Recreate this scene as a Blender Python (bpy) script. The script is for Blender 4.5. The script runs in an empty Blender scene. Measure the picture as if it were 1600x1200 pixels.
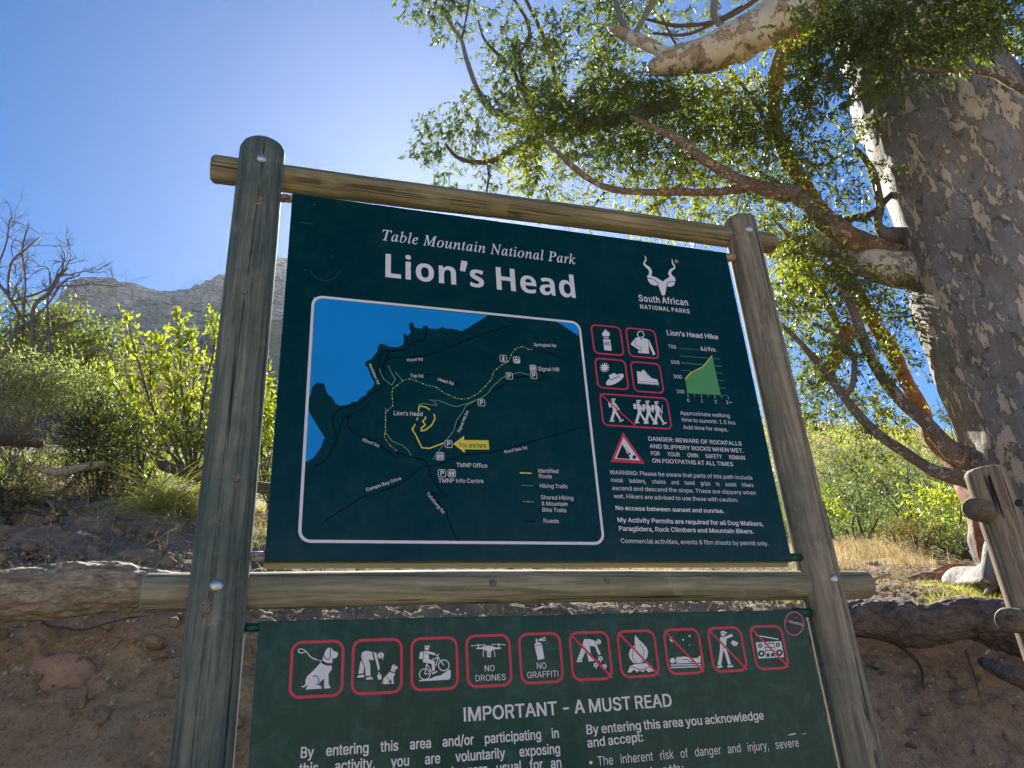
# Trailhead information sign below a hazy mountain, eucalyptus tree on the right.
import bpy, math, random
import numpy as np
from mathutils import Vector, Matrix
from mathutils.geometry import tessellate_polygon

# ------------------------------------------------------------------ camera, sky, sun, exposure
S = bpy.context.scene
COL = S.collection
CAMP = np.array([0.015, -1.5196, 1.5])
RM = np.array([[0.9546696686609991, 0.06869578427056254, 0.28963203027660883],
               [-0.29147202904009456, 0.41321384434090147, 0.8627272889692684],
               [-0.060414236947497764, -0.9080392106448189, 0.4145056234909075]])  # columns: right, down, forward
FPX = 1167.87
cam = bpy.data.cameras.new('camera'); camo = bpy.data.objects.new('camera', cam); COL.objects.link(camo)
cam.sensor_width = 36.0; cam.lens = FPX / 1600 * 36.0; cam.clip_start = 0.05; cam.clip_end = 8000
camo.matrix_world = Matrix(((RM[0][0], -RM[0][1], -RM[0][2], CAMP[0]), (RM[1][0], -RM[1][1], -RM[1][2], CAMP[1]),
                            (RM[2][0], -RM[2][1], -RM[2][2], CAMP[2]), (0, 0, 0, 1)))
S.camera = camo
SUN_AZ, SUN_EL = math.radians(13.6), math.radians(38.2)      # azimuth from +Y towards +X
W = bpy.data.worlds.new('World'); S.world = W; W.use_nodes = True
wn = W.node_tree.nodes; bg = wn['Background']
sky = wn.new("ShaderNodeTexSky"); sky.sky_type = "NISHITA"; sky.sun_disc = False
sky.sun_elevation = SUN_EL; sky.sun_rotation = SUN_AZ; sky.altitude = 100; sky.air_density = .82; sky.dust_density = 0.15; sky.ozone_density = 5.0
hs = wn.new("ShaderNodeHueSaturation"); hs.inputs["Saturation"].default_value = 1.34; W.node_tree.links.new(sky.outputs[0], hs.inputs["Color"]); W.node_tree.links.new(hs.outputs[0], bg.inputs[0]); bg.inputs[1].default_value = .052
sl = bpy.data.lights.new('sun', 'SUN'); sl.energy = 5.0; sl.angle = math.radians(0.5); sl.color = (1, .95, .86)
so = bpy.data.objects.new('sun', sl); COL.objects.link(so)
so.location = (10, 30, 30)
sd = Vector((math.sin(SUN_AZ) * math.cos(SUN_EL), math.cos(SUN_AZ) * math.cos(SUN_EL), math.sin(SUN_EL)))
so.rotation_euler = sd.to_track_quat('Z', 'Y').to_euler()
S.view_settings.view_transform = 'Standard'; S.view_settings.look = 'None'; S.view_settings.gamma = 1
S.view_settings.use_curve_mapping = False
S.view_settings.exposure = 1.62
S.cycles.max_bounces = 8; S.cycles.transparent_max_bounces = 8; S.cycles.volume_bounces = 0
S.cycles.diffuse_bounces = 4; S.cycles.transmission_bounces = 4

# ------------------------------------------------------------------ helpers
rs = np.random.RandomState(7)
random.seed(7)
def ray(px, py): return RM @ np.array([px - 800.0, py - 600.0, FPX])
def aty(px, py, y):                       # point on the plane y that the photo shows at px, py
    r = ray(px, py); return CAMP + r * (y - CAMP[1]) / r[1]
def atd(px, py, d):                       # point at horizontal distance d
    r = ray(px, py); return CAMP + r * d / math.hypot(r[0], r[1])
def psize(p): return float((np.asarray(p) - CAMP) @ RM[:, 2]) / FPX     # metres per pixel at p
def fade(t): return t * t * (3 - 2 * t)
_tab = np.random.RandomState(3).rand(4096)
def vnoise(p):                            # value noise, p (N,3)
    i = np.floor(p).astype(np.int64); f = fade(p - i)
    def h(a, b, c): return _tab[(a * 73 + b * 179 + c * 283 + (a * b) % 97 * 31 + (b ^ c) * 13) & 4095]
    x, y, z = i[:, 0], i[:, 1], i[:, 2]; u, v, w = f[:, 0], f[:, 1], f[:, 2]
    def L(a, b, t): return a + (b - a) * t
    return L(L(L(h(x, y, z), h(x + 1, y, z), u), L(h(x, y + 1, z), h(x + 1, y + 1, z), u), v),
             L(L(h(x, y, z + 1), h(x + 1, y, z + 1), u), L(h(x, y + 1, z + 1), h(x + 1, y + 1, z + 1), u), v), w) * 2 - 1
def fbm(p, o=4, g=.5):
    r = 0; a = 1; s = 0
    for k in range(o):
        r = r + a * vnoise(p * (2.03 ** k) + 17.3 * k); s += a; a *= g
    return r / s
def mesh_np(name, V, F, smooth=False):
    me = bpy.data.meshes.new(name); V = np.asarray(V, np.float32); F = np.asarray(F, np.int32)
    me.vertices.add(len(V)); me.vertices.foreach_set('co', V.ravel())
    k = F.shape[1]; me.loops.add(F.size); me.loops.foreach_set('vertex_index', F.ravel())
    me.polygons.add(len(F)); me.polygons.foreach_set('loop_start', np.arange(0, F.size, k, dtype=np.int32))
    try: me.polygons.foreach_set('loop_total', np.full(len(F), k, np.int32))
    except Exception: pass
    me.update(calc_edges=True)
    if smooth: me.polygons.foreach_set('use_smooth', np.ones(len(F), bool))
    me.validate()
    return me
class Geo:                                # collects vertices and quads / triangles
    def __init__(s): s.V = []; s.F = []; s.n = 0
    def add(s, V, F):
        V = np.asarray(V, float); s.V.append(V)
        for f in F: s.F.append(tuple(int(i) + s.n for i in f))
        s.n += len(V); return s
    def mesh(s, name, smooth=True):
        me = bpy.data.meshes.new(name); me.from_pydata(np.concatenate(s.V).tolist(), [], s.F)
        if smooth: me.polygons.foreach_set('use_smooth', np.ones(len(me.polygons), bool))
        me.update(); return me
def tag(o, label=None, cat=None, group=None, kind=None):
    for k, v in (('label', label), ('category', cat), ('group', group), ('kind', kind)):
        if v: o[k] = v
    return o
def put(name, me, mat=None, parent=None, kind=None, label=None):
    o = bpy.data.objects.new(name, me); COL.objects.link(o)
    if mat is not None and me is not None:
        for m in (mat if isinstance(mat, (list, tuple)) else [mat]): me.materials.append(m)
    if parent:
        o.parent = parent; o.matrix_parent_inverse = Matrix.Translation(-parent.location)
    if kind: o['kind'] = kind
    if label: o['label'] = label
    return o
def thing(name, loc, label, cat, group=None):
    o = bpy.data.objects.new(name, None); COL.objects.link(o); o.location = tuple(loc); o.empty_display_size = .1
    return tag(o, label, cat, group)
def smooth_path(P, n):                    # Catmull-Rom through the rows of P
    P = np.asarray(P, float); m = len(P); Q = np.vstack([2 * P[0] - P[1], P, 2 * P[-1] - P[-2]]); out = []
    for i in range(m - 1):
        a, b, c, d = Q[i:i + 4]
        for t in np.arange(n) / n:
            out.append(.5 * (2 * b + (c - a) * t + (2 * a - 5 * b + 4 * c - d) * t * t + (3 * b - 3 * c + d - a) * t ** 3))
    out.append(P[-1]); return np.array(out)
def tube(path, n=10, rough=0.0, freq=8.0, caps=True, seed=0, sy=1.0):
    # path rows: x, y, z, radius
    P = path[:, :3]; Rr = path[:, 3]; T = np.gradient(P, axis=0); T /= np.linalg.norm(T, axis=1)[:, None] + 1e-12
    u = np.cross(T[0], [0, 0, 1.0]); 
    if np.linalg.norm(u) < .2: u = np.cross(T[0], [0, 1.0, 0])
    u /= np.linalg.norm(u); V = []; a = np.arange(n) * 2 * math.pi / n
    for i in range(len(P)):
        u = u - T[i] * (u @ T[i]); u /= np.linalg.norm(u); v = np.cross(T[i], u)
        V.append(P[i] + Rr[i] * (np.cos(a)[:, None] * u + np.sin(a)[:, None] * v * sy))
    V = np.array(V)
    if rough:
        C = P[:, None, :]; dv = V - C; q = V.reshape(-1, 3) * freq + seed * 7.7
        nz = fbm(q, 4).reshape(V.shape[0], n, 1); V = C + dv * (1 + rough * nz)
    F = []; m = len(P)
    for i in range(m - 1):
        for j in range(n): F.append((i * n + j, i * n + (j + 1) % n, (i + 1) * n + (j + 1) % n, (i + 1) * n + j))
    V = V.reshape(-1, 3)
    if caps:
        V = np.vstack([V, P[0], P[-1]]); a0 = m * n
        for j in range(n): F.append((a0, (j + 1) % n, j)); F.append((a0 + 1, (m - 1) * n + j, (m - 1) * n + (j + 1) % n))
    return V, F
def px_path(rows, sub=4):                 # rows: px, py, distance, width in px -> x, y, z, radius
    out = []
    for (x, y, d, w) in rows:
        p = atd(x, y, d); out.append([*p, w * .5 * psize(p)])
    return smooth_path(out, sub)
def unit(a): return a / (np.linalg.norm(a, axis=-1, keepdims=True) + 1e-9)
def leaves(P, D, L, Wd, fold=.25, hexa=False):        # one folded blade per row
    N = len(P); D = unit(D); U = unit(np.cross(D, rs.normal(size=(N, 3)))); Nn = np.cross(D, U)
    L = np.broadcast_to(L, (N,))[:, None]; Wd = np.broadcast_to(Wd, (N,))[:, None]
    if not hexa:
        m = P + D * L * .42 - Nn * Wd * fold
        V = np.stack([P, m + U * Wd * .5, P + D * L, m - U * Wd * .5], 1).reshape(-1, 3)
        F = np.arange(N * 4).reshape(N, 4)
    else:
        q1 = P + D * L * .28 - Nn * Wd * fold; q2 = P + D * L * .68 - Nn * Wd * fold * 1.2; tip = P + D * L - Nn * Wd * .35
        V = np.stack([P, q1 + U * Wd * .45, q2 + U * Wd * .4, tip, q2 - U * Wd * .4, q1 - U * Wd * .45], 1).reshape(-1, 3)
        b = np.arange(N)[:, None] * 6
        F = np.concatenate([b + [0, 1, 2, 3], b + [0, 3, 4, 5]], 0)
    return V, F
def blades(P, H, lean, w, n=3):           # grass: bending ribbons
    N = len(P); a = rs.rand(N) * 2 * math.pi; side = np.stack([np.cos(a), np.sin(a), 0 * a], 1)
    V = []
    for k in range(n + 1):
        t = k / n; c = P + lean * (t ** 1.7)[None] * 1.0 if np.isscalar(t) is False else P + lean * t ** 1.7
        c = c + np.array([0, 0, 1.0]) * (H * (t - .25 * t * t))[:, None]
        ww = (w * (1 - t * .92))[:, None] * .5
        V += [c - side * ww, c + side * ww]
    V = np.stack(V, 1).reshape(-1, 3); b = np.arange(N)[:, None] * (2 * n + 2)
    F = np.concatenate([b + [2 * k, 2 * k + 1, 2 * k + 3, 2 * k + 2] for k in range(n)], 0)
    return V, F

# ------------------------------------------------------------------ materials
class NT:
    def __init__(s, name):
        s.m = bpy.data.materials.new(name); s.m.use_nodes = True; s.t = s.m.node_tree; s.b = s.t.nodes['Principled BSDF']; s.out = s.t.nodes['Material Output']
        s.tc = None
    def n(s, typ, **kw):
        x = s.t.nodes.new('ShaderNode' + typ)
        for k, v in kw.items():
            if k.startswith('i_'): x.inputs[int(k[2:]) if k[2:].isdigit() else k[2:]].default_value = v
            else: setattr(x, k, v)
        return x
    def l(s, a, b): s.t.links.new(a, b)
    def co(s, sx=1, sy=1, sz=1, kind='Object'):
        if s.tc is None: s.tc = s.n('TexCoord')
        mp = s.n('Mapping'); mp.inputs['Scale'].default_value = (sx, sy, sz); s.l(s.tc.outputs[kind], mp.inputs[0]); return mp.outputs[0]
    def noise(s, vec, scale, det=4, rough=.55, dist=0):
        x = s.n('TexNoise'); x.inputs['Scale'].default_value = scale; x.inputs['Detail'].default_value = det; x.inputs['Roughness'].default_value = rough
        x.inputs['Distortion'].default_value = dist; s.l(vec, x.inputs['Vector']); return x.outputs['Fac']
    def ramp(s, fac, stops, interp='LINEAR'):
        x = s.n('ValToRGB'); r = x.color_ramp; r.interpolation = interp
        while len(r.elements) < len(stops): r.elements.new(.5)
        for e, (p, c) in zip(r.elements, stops):
            e.position = p; e.color = (c, c, c, 1) if not hasattr(c, '__len__') else (*c, 1)
        s.l(fac, x.inputs[0]); return x.outputs[0]
    def mix(s, fac, a, b, mode='MIX'):
        x = s.n('Mix', data_type='RGBA', blend_type=mode)
        for v, i in ((fac, 0), (a, 6), (b, 7)):
            if hasattr(v, 'is_output'): s.l(v, x.inputs[i])
            else: x.inputs[i].default_value = v if i == 0 else (*v, 1)
        return x.outputs[2]
    def math(s, op, a, b=0.0, clamp=False):
        x = s.n('Math', operation=op, use_clamp=clamp)
        for v, i in ((a, 0), (b, 1)):
            if hasattr(v, 'is_output'): s.l(v, x.inputs[i])
            else: x.inputs[i].default_value = v
        return x.outputs[0]
    def base(s, c):
        if hasattr(c, 'is_output'): s.l(c, s.b.inputs['Base Color'])
        else: s.b.inputs['Base Color'].default_value = (*c, 1)
    def rough(s, c):
        if hasattr(c, 'is_output'): s.l(c, s.b.inputs['Roughness'])
        else: s.b.inputs['Roughness'].default_value = c
    def bump(s, h, strength=.5, dist=.01, prev=None):
        x = s.n('Bump'); x.inputs['Strength'].default_value = strength; x.inputs['Distance'].default_value = dist; s.l(h, x.inputs['Height'])
        if prev is not None: s.l(prev, x.inputs['Normal'])
        s.l(x.outputs[0], s.b.inputs['Normal']); return x.outputs[0]

def flat(name, c, rough=.35, wear=.12, spec=.4):
    k = NT(name); v = k.co(); f = k.noise(v, 9, 5); k.base(k.mix(k.ramp(f, [(.35, 0), (.7, wear)]), c, tuple(x * .55 for x in c)))
    k.rough(rough); k.b.inputs['Specular IOR Level'].default_value = spec; return k.m

def wood(name, axis, cols, crack=1.0, seed=0.0):
    k = NT(name); st = [1, 1, 1]; st[axis] = .06; v = k.co(*st); v0 = k.co(1, 1, 1)
    sh = k.n('VectorMath', operation='ADD'); sh.inputs[1].default_value = (seed, seed * 1.7, seed * .6); k.l(v, sh.inputs[0]); v = sh.outputs[0]
    g = k.noise(v, 62, 6, .62, .5); g2 = k.noise(v, 190, 3, .6)
    blot = k.noise(v0, 5.5, 4, .6, .4); c = k.mix(k.ramp(g, [(.36, 0), (.64, 1)]), cols[0], cols[1])
    c = k.mix(k.ramp(blot, [(.42, 0), (.66, .75)]), c, cols[2])
    pale = k.noise(v0, 13, 5, .65, .8); c = k.mix(k.ramp(pale, [(.56, 0), (.74, .35)]), c, cols[3])
    # long drying cracks
    st2 = [1, 1, 1]; st2[axis] = .008; v2 = k.co(*st2); sh2 = k.n('VectorMath', operation='ADD'); sh2.inputs[1].default_value = (seed * 3, seed, seed); k.l(v2, sh2.inputs[0])
    wob = k.noise(k.co(1, 1, 1), 7, 2); cr = k.noise(sh2.outputs[0], 24, 3, .5, .35); d = k.math('ABSOLUTE', k.math('SUBTRACT', cr, .5))
    gate = k.ramp(wob, [(.40, 0), (.48, 1)]); line = k.ramp(d, [(0, 1), (.0045, .7), (.010, 0)]); line = k.math('MULTIPLY', line, gate)
    c = k.mix(k.math('MULTIPLY', line, .85 * crack), c, (.012, .011, .009))
    fine = k.ramp(g2, [(.3, .55), (.5, 0)]); c = k.mix(k.math('MULTIPLY', fine, .65), c, tuple(x * .3 for x in cols[0]))
    spk = k.noise(v0, 160, 2, .5); c = k.mix(k.ramp(spk, [(.68, 0), (.76, .35)]), c, cols[3])
    k.base(c); k.rough(k.ramp(g, [(.2, .68), (.8, .9)])); k.b.inputs['Specular IOR Level'].default_value = .2
    b = k.bump(g, .35, .004); b = k.bump(g2, .25, .002, b); h = k.math('SUBTRACT', 1.0, line); k.bump(h, .9 * crack, .006, b)
    return k.m

def leafmat(name, c1, c2, trans=.45, rough=.42, tint=(1.15, 1.25, .45)):
    k = NT(name); g = k.n('NewGeometry'); r = g.outputs['Random Per Island']
    f = k.noise(k.co(), 1.6, 3); f = k.ramp(f, [(.35, 0), (.65, 1)]); fac = k.math('ADD', k.math('MULTIPLY', r, .65), k.math('MULTIPLY', f, .35), True)
    c = k.mix(fac, c1, c2); k.base(c); k.rough(rough); k.b.inputs['Specular IOR Level'].default_value = .3
    tr = k.n('BsdfTranslucent'); ct = k.mix(1.0, c, tint, 'MULTIPLY'); 
    br = k.n('Mix', data_type='RGBA', blend_type='ADD'); br.inputs[0].default_value = 1.0; k.l(ct, br.inputs[6]); k.l(ct, br.inputs[7]); k.l(br.outputs[2], tr.inputs[0])
    mx = k.n('MixShader'); mx.inputs[0].default_value = trans; k.l(k.b.outputs[0], mx.inputs[1]); k.l(tr.outputs[0], mx.inputs[2]); k.l(mx.outputs[0], k.out.inputs[0])
    return k.m

def barkmat(name, dark, mid, scale=18, sx=1.0):
    k = NT(name); v = k.co(sx, 1, 1); f = k.noise(v, scale, 6, .65, .8); f2 = k.noise(v, scale * 5, 4, .6)
    c = k.mix(k.ramp(f, [(.35, 0), (.65, 1)]), dark, mid); c = k.mix(k.ramp(f2, [(.4, .5), (.6, 0)]), c, tuple(x * .5 for x in dark)); k.base(c); k.rough(.85)
    b = k.bump(f, .8, .015); k.bump(f2, .7, .006, b); return k.m

# ------------------------------------------------------------------ letter outlines (i: plain sans, b: bold sans, s: italic serif)
# each letter: font number, character code, advance, contour groups (sizes, then steps in thousandths)
GLYPH_NUMBERS = [
 0, 38, 448, 1, 1, 73, 197, -7, -47, 5, -40, 14, -32, 22, -24, 28, -15, 34, -5, 37, 3, 30, 10, 26, 38, 46, 55, 44, 76, 56, 21, 17, 18, 23, 7, 30, -4, 22, -13, 18, -19, 12, -25, 4, -33, -8, -23, -22, -8, -32, 8, -36, 24, -36, 35, -43, 234, -284, -74, 0, -193, 231, -50, 62, -34, 51, -9, 26, -3, 28, 4, 32, 12, 28, 18, 23, 25, 18, 31, 11, 35, 3, 35, -3, 31, -11, 24, -17, 18, -23, 12, -26, 4, -29, -9, -42, -24, -37, -35, -32, -102, -76, -44, -43, -10, -20, -3, -23, 3, -23, 9, -21, 15, -17, 19, -13, 23, -8, 27, -3, 30, 4, 28, 9, 50, 36, 20, 26, 15, 30, 10, 35, 3, 38, 59, 0, -3, -44, -8, -36, -26, -52, -26, -30, -12, -15, -28, -24, -34, -16, -37, -10,
 0, 44, 188, 1, 1, 4, 38, -119, 30, 190, 69, 0, -53, -190,
 0, 45, 453, 1, 1, 4, 337, 244, 0, -56, -223, 0, 0, 56,
 0, 46, 188, 1, 1, 16, 95, -4, -17, 3, -15, 10, -10, 15, -3, 17, 3, 18, 10, 14, 15, 10, 17, 4, 18, -4, 15, -10, 10, -14, 3, -18, -3, -17, -10, -15, -15, -10,
 0, 47, 249, 1, 1, 4, 235, 533, -164, -609, -57, 0, 164, 609,
 0, 48, 453, 1, 2, 24, 227, -7, -53, 8, -44, 23, -35, 38, -26, 51, -16, 65, -5, 76, 5, 76, 16, 65, 26, 52, 35, 37, 44, 24, 53, 8, 52, -8, 44, -24, 35, -37, 26, -52, 16, -65, 5, -76, -5, -76, -16, -65, -25, -51, -36, -38, -44, -23, 24, 227, 50, 34, 6, 29, 18, 23, 29, 17, 41, 10, 50, 4, 60, -4, 60, -10, 51, -17, 40, -23, 30, -29, 18, -34, 7, -35, -7, -29, -18, -23, -30, -17, -40, -10, -51, -4, -60, 4, -60, 10, -50, 17, -41, 23, -29, 29, -18,
 0, 49, 453, 2, 1, 4, 76, 0, 0, 55, 315, 0, 0, -55, 1, 8, 276, 509, 0, -509, -64, 0, 0, 448, -3, 0, -123, -90, 0, 69, 112, 82,
 0, 50, 453, 1, 1, 37, 64, 0, 0, 47, 170, 182, 48, 53, 29, 45, 9, 44, -3, 26, -9, 22, -15, 17, -20, 13, -49, 11, -28, -3, -24, -10, -19, -14, -14, -20, -9, -23, -3, -28, -61, 0, 5, 43, 15, 37, 25, 31, 32, 23, 39, 15, 43, 5, 43, -5, 38, -14, 31, -23, 24, -29, 15, -34, 5, -39, -10, -54, -35, -59, -69, -79, -114, -120, 0, -3, 236, 0, 0, -57,
 0, 51, 453, 1, 1, 45, 218, -7, -45, 4, -40, 13, -35, 20, -28, 27, -18, 34, -8, 41, 65, 0, 6, -25, 11, -20, 18, -16, 21, -12, 54, -9, 56, 11, 22, 13, 18, 19, 10, 23, 4, 29, -3, 27, -10, 24, -17, 21, -24, 17, -33, 10, -41, 4, -44, 0, 0, 51, 131, 149, 0, 4, -218, 0, 0, 57, 302, 0, 0, -48, -161, -183, 0, 11, 53, -1, 44, -12, 36, -23, 27, -31, 16, -36, 6, -41, -6, -42, -17, -37, -26, -30, -35, -24, -43, -14,
 0, 53, 453, 1, 1, 48, 221, -7, -43, 5, -38, 13, -32, 21, -25, 28, -17, 33, -6, 37, 62, 0, 5, -22, 11, -19, 35, -29, 48, -10, 29, 3, 26, 11, 22, 18, 16, 22, 10, 27, 4, 31, -4, 31, -10, 28, -17, 23, -22, 18, -27, 11, -30, 4, -51, -9, -39, -22, -61, 7, 29, 256, 270, 0, 0, -57, -215, 0, -17, -151, 2, 0, 42, 24, 51, 9, 34, -4, 31, -9, 27, -15, 24, -21, 19, -25, 15, -29, 9, -32, 3, -36, -6, -46, -16, -41, -26, -35, -34, -26, -41, -16,
 0, 54, 453, 1, 2, 28, 226, -7, -44, 6, -40, 16, -33, 25, -25, 34, -15, 41, -5, 47, 4, 37, 12, 40, 57, 101, 115, 169, 70, 0, -171, -248, -6, 0, 20, 27, 31, 19, 39, 7, 43, -5, 38, -14, 30, -24, 24, -31, 14, -39, 5, -44, -5, -45, -16, -39, -25, -34, -33, -25, -39, -16, 24, 226, 48, 28, 4, 25, 11, 20, 16, 15, 22, 10, 27, 3, 29, -3, 30, -10, 26, -15, 22, -20, 16, -25, 11, -28, 3, -28, -3, -24, -10, -21, -17, -15, -21, -10, -26, -3, -30, 3, -30, 10, -26, 15, -23, 21, -16, 24, -11,
 0, 55, 453, 1, 1, 8, 97, 0, 226, 448, 0, 4, -261, 0, 0, 57, 329, 0, 0, -60, -226, -449,
 0, 57, 453, 1, 2, 28, 226, 516, 45, -6, 39, -16, 33, -26, 25, -34, 16, -41, 5, -46, -4, -38, -12, -39, -58, -102, -115, -168, -70, 0, 171, 248, 6, 0, -20, -27, -30, -19, -39, -7, -43, 4, -38, 15, -31, 23, -23, 32, -15, 38, -4, 45, 5, 45, 16, 39, 25, 33, 33, 25, 39, 16, 24, 226, 460, -27, -3, -25, -11, -20, -17, -16, -22, -9, -26, -4, -29, 4, -30, 9, -27, 16, -21, 20, -17, 25, -10, 27, -4, 28, 4, 25, 10, 20, 16, 15, 22, 10, 26, 3, 29, -3, 31, -10, 26, -15, 22, -20, 17, -25, 11,
 0, 58, 188, 2, 1, 16, 95, -4, -17, 3, -15, 10, -10, 15, -3, 17, 3, 18, 10, 14, 15, 10, 17, 4, 18, -4, 15, -10, 10, -14, 3, -18, -3, -17, -10, -15, -15, -10, 1, 16, 95, 271, -17, 3, -15, 10, -10, 15, -3, 17, 3, 18, 10, 15, 15, 10, 17, 3, 18, -3, 15, -10, 10, -15, 3, -18, -3, -17, -10, -15, -15, -10,
 0, 65, 480, 2, 1, 12, 16, 0, 185, 509, 75, 0, 187, -509, -68, 0, -108, 302, -23, 70, -32, 106, 13, 0, -32, -107, -22, -69, -106, -302, 1, 4, 110, 142, 0, 57, 260, 0, 0, -57,
 0, 66, 456, 1, 3, 26, 60, 0, 0, 509, 181, 0, 48, -5, 40, -13, 30, -22, 22, -27, 13, -32, 4, -36, -3, -30, -8, -24, -31, -34, -41, -19, 0, -5, 24, -5, 24, -12, 22, -18, 17, -24, 12, -30, 4, -37, -5, -36, -13, -33, -23, -28, -33, -21, -43, -14, -54, -4, 13, 125, 57, 120, 0, 51, 6, 34, 17, 19, 25, 6, 32, -3, 24, -10, 23, -15, 19, -21, 15, -27, 10, -31, 3, -123, 0, 12, 125, 285, 113, 0, 50, 11, 20, 13, 15, 17, 10, 22, 3, 24, -6, 31, -17, 26, -30, 17, -43, 6, -115, 0,
 0, 67, 510, 1, 1, 49, 267, -7, -62, 8, -55, 24, -46, 38, -34, 52, -22, 64, -8, 75, 8, 75, 22, 64, 34, 52, 46, 39, 55, 24, 62, 8, 73, -12, 33, -14, 29, -19, 25, -24, 21, -29, 15, -33, 10, -37, -65, 0, -19, 47, -32, 33, -42, 21, -48, 7, -44, -6, -39, -18, -34, -29, -25, -39, -16, -50, -6, -60, 6, -60, 16, -49, 26, -40, 33, -29, 39, -17, 44, -6, 48, 7, 42, 21, 32, 33, 19, 46, 65, 0, -10, -36, -15, -33, -20, -29, -26, -24, -29, -19, -32, -14, -36, -9,
 0, 68, 502, 2, 1, 30, 219, 0, -123, 0, 0, 57, 119, 0, 57, 6, 46, 18, 36, 29, 25, 39, 15, 49, 5, 57, -5, 57, -15, 49, -25, 38, -34, 29, -45, 18, -54, 6, -128, 0, 0, 57, 132, 0, 69, -8, 59, -23, 46, -37, 34, -50, 22, -62, 7, -74, -7, -74, -22, -62, -35, -51, -47, -37, -60, -23, 1, 4, 125, 509, 0, -509, -65, 0, 0, 509,
 0, 69, 419, 1, 1, 12, 60, 0, 0, 509, 312, 0, 0, -57, -247, 0, 0, -166, 230, 0, 0, -57, -230, 0, 0, -172, 250, 0, 0, -57,
 0, 70, 410, 1, 1, 10, 60, 0, 0, 509, 309, 0, 0, -57, -244, 0, 0, -174, 221, 0, 0, -57, -221, 0, 0, -221,
 0, 71, 520, 1, 1, 54, 269, -7, -64, 8, -56, 24, -45, 39, -35, 52, -22, 63, -7, 75, 7, 75, 22, 64, 34, 52, 46, 39, 54, 24, 62, 8, 39, -3, 36, -9, 34, -15, 29, -20, 26, -24, 20, -29, 16, -32, 9, -35, -66, 0, -21, 44, -31, 34, -41, 21, -50, 8, -43, -6, -39, -18, -33, -28, -25, -40, -16, -50, -6, -60, 6, -60, 16, -49, 26, -40, 33, -29, 40, -17, 45, -6, 40, 4, 36, 14, 29, 22, 22, 30, 14, 37, 5, 42, 19, -3, -151, 0, 0, 57, 195, 0, 0, -56, -7, -59, -20, -50, -32, -41, -42, -31, -51, -19,
 0, 72, 517, 1, 1, 12, 60, 0, 0, 509, 65, 0, 0, -220, 267, 0, 0, 220, 65, 0, 0, -509, -65, 0, 0, 232, -267, 0, 0, -232,
 0, 73, 301, 1, 1, 12, 31, 0, 0, 57, 87, 0, 0, 395, -87, 0, 0, 57, 238, 0, 0, -57, -86, 0, 0, -395, 86, 0, 0, -57,
 0, 75, 467, 3, 1, 9, 104, 145, 0, 71, 35, 45, 35, 42, 38, 41, 152, 165, 84, 0, -217, -233, -3, 0, 1, 7, 60, 0, 0, 509, 65, 0, 0, -175, -1, -109, 1, -32, 0, -193, 1, 4, 372, 0, -184, 259, 40, 50, 221, -309,
 0, 76, 393, 1, 1, 6, 60, 0, 0, 509, 65, 0, 0, -452, 236, 0, 0, -57,
 0, 77, 628, 1, 1, 40, 60, 0, 0, 509, 92, 0, 125, -322, 10, -28, 12, -36, 12, -39, 11, -35, -15, 0, 11, 34, 12, 38, 12, 37, 10, 29, 124, 322, 92, 0, 0, -509, -64, 0, 0, 291, 0, 36, 1, 42, 1, 44, 1, 44, 6, 0, -15, -48, -16, -46, -15, -41, -11, -31, -114, -291, -56, 0, -116, 291, -11, 30, -14, 40, -16, 47, -17, 49, 7, 0, 1, -41, 1, -44, 1, -44, 0, -37, 0, -291,
 0, 78, 523, 1, 1, 24, 60, 0, 0, 509, 76, 0, 207, -326, 20, -32, 25, -44, 26, -52, -9, -1, -4, 54, -2, 49, 0, 38, 0, 314, 64, 0, 0, -509, -76, 0, -185, 290, -25, 41, -29, 50, -40, 71, 11, 2, 3, -70, 2, -56, 1, -37, 0, -291,
 0, 79, 533, 1, 2, 24, 267, -7, -62, 8, -55, 24, -45, 38, -35, 52, -22, 64, -8, 75, 8, 75, 22, 64, 35, 52, 45, 39, 55, 24, 62, 8, 62, -8, 55, -24, 45, -39, 35, -52, 22, -64, 7, -75, -7, -75, -22, -64, -35, -52, -45, -38, -55, -24, 24, 267, 53, 43, 6, 39, 17, 34, 29, 25, 39, 17, 50, 5, 60, -5, 60, -17, 51, -25, 39, -34, 29, -39, 17, -43, 6, -44, -6, -39, -17, -33, -29, -26, -40, -16, -50, -6, -60, 6, -60, 16, -50, 26, -39, 33, -29, 39, -17,
 0, 80, 445, 1, 1, 32, 60, 0, 0, 509, 175, 0, 54, -6, 43, -16, 34, -25, 24, -32, 14, -39, 5, -43, -5, -44, -14, -39, -24, -32, -34, -26, -43, -16, -54, -5, -126, 0, 0, 56, 124, 0, 36, 4, 28, 10, 21, 16, 15, 22, 9, 25, 2, 29, -2, 28, -9, 26, -15, 21, -21, 16, -29, 10, -36, 3, -107, 0, 0, -452,
 0, 82, 449, 2, 1, 32, 60, 0, 0, 509, 176, 0, 54, -5, 43, -15, 34, -24, 23, -32, 15, -38, 4, -43, -4, -43, -15, -38, -23, -31, -34, -23, -44, -14, -53, -5, -140, 0, 0, 57, 138, 0, 35, 3, 29, 9, 21, 14, 15, 19, 8, 24, 3, 28, -3, 28, -8, 25, -15, 20, -21, 15, -29, 9, -36, 3, -108, 0, 0, -452, 1, 4, 353, 0, -123, 229, 73, 0, 125, -229,
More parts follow.
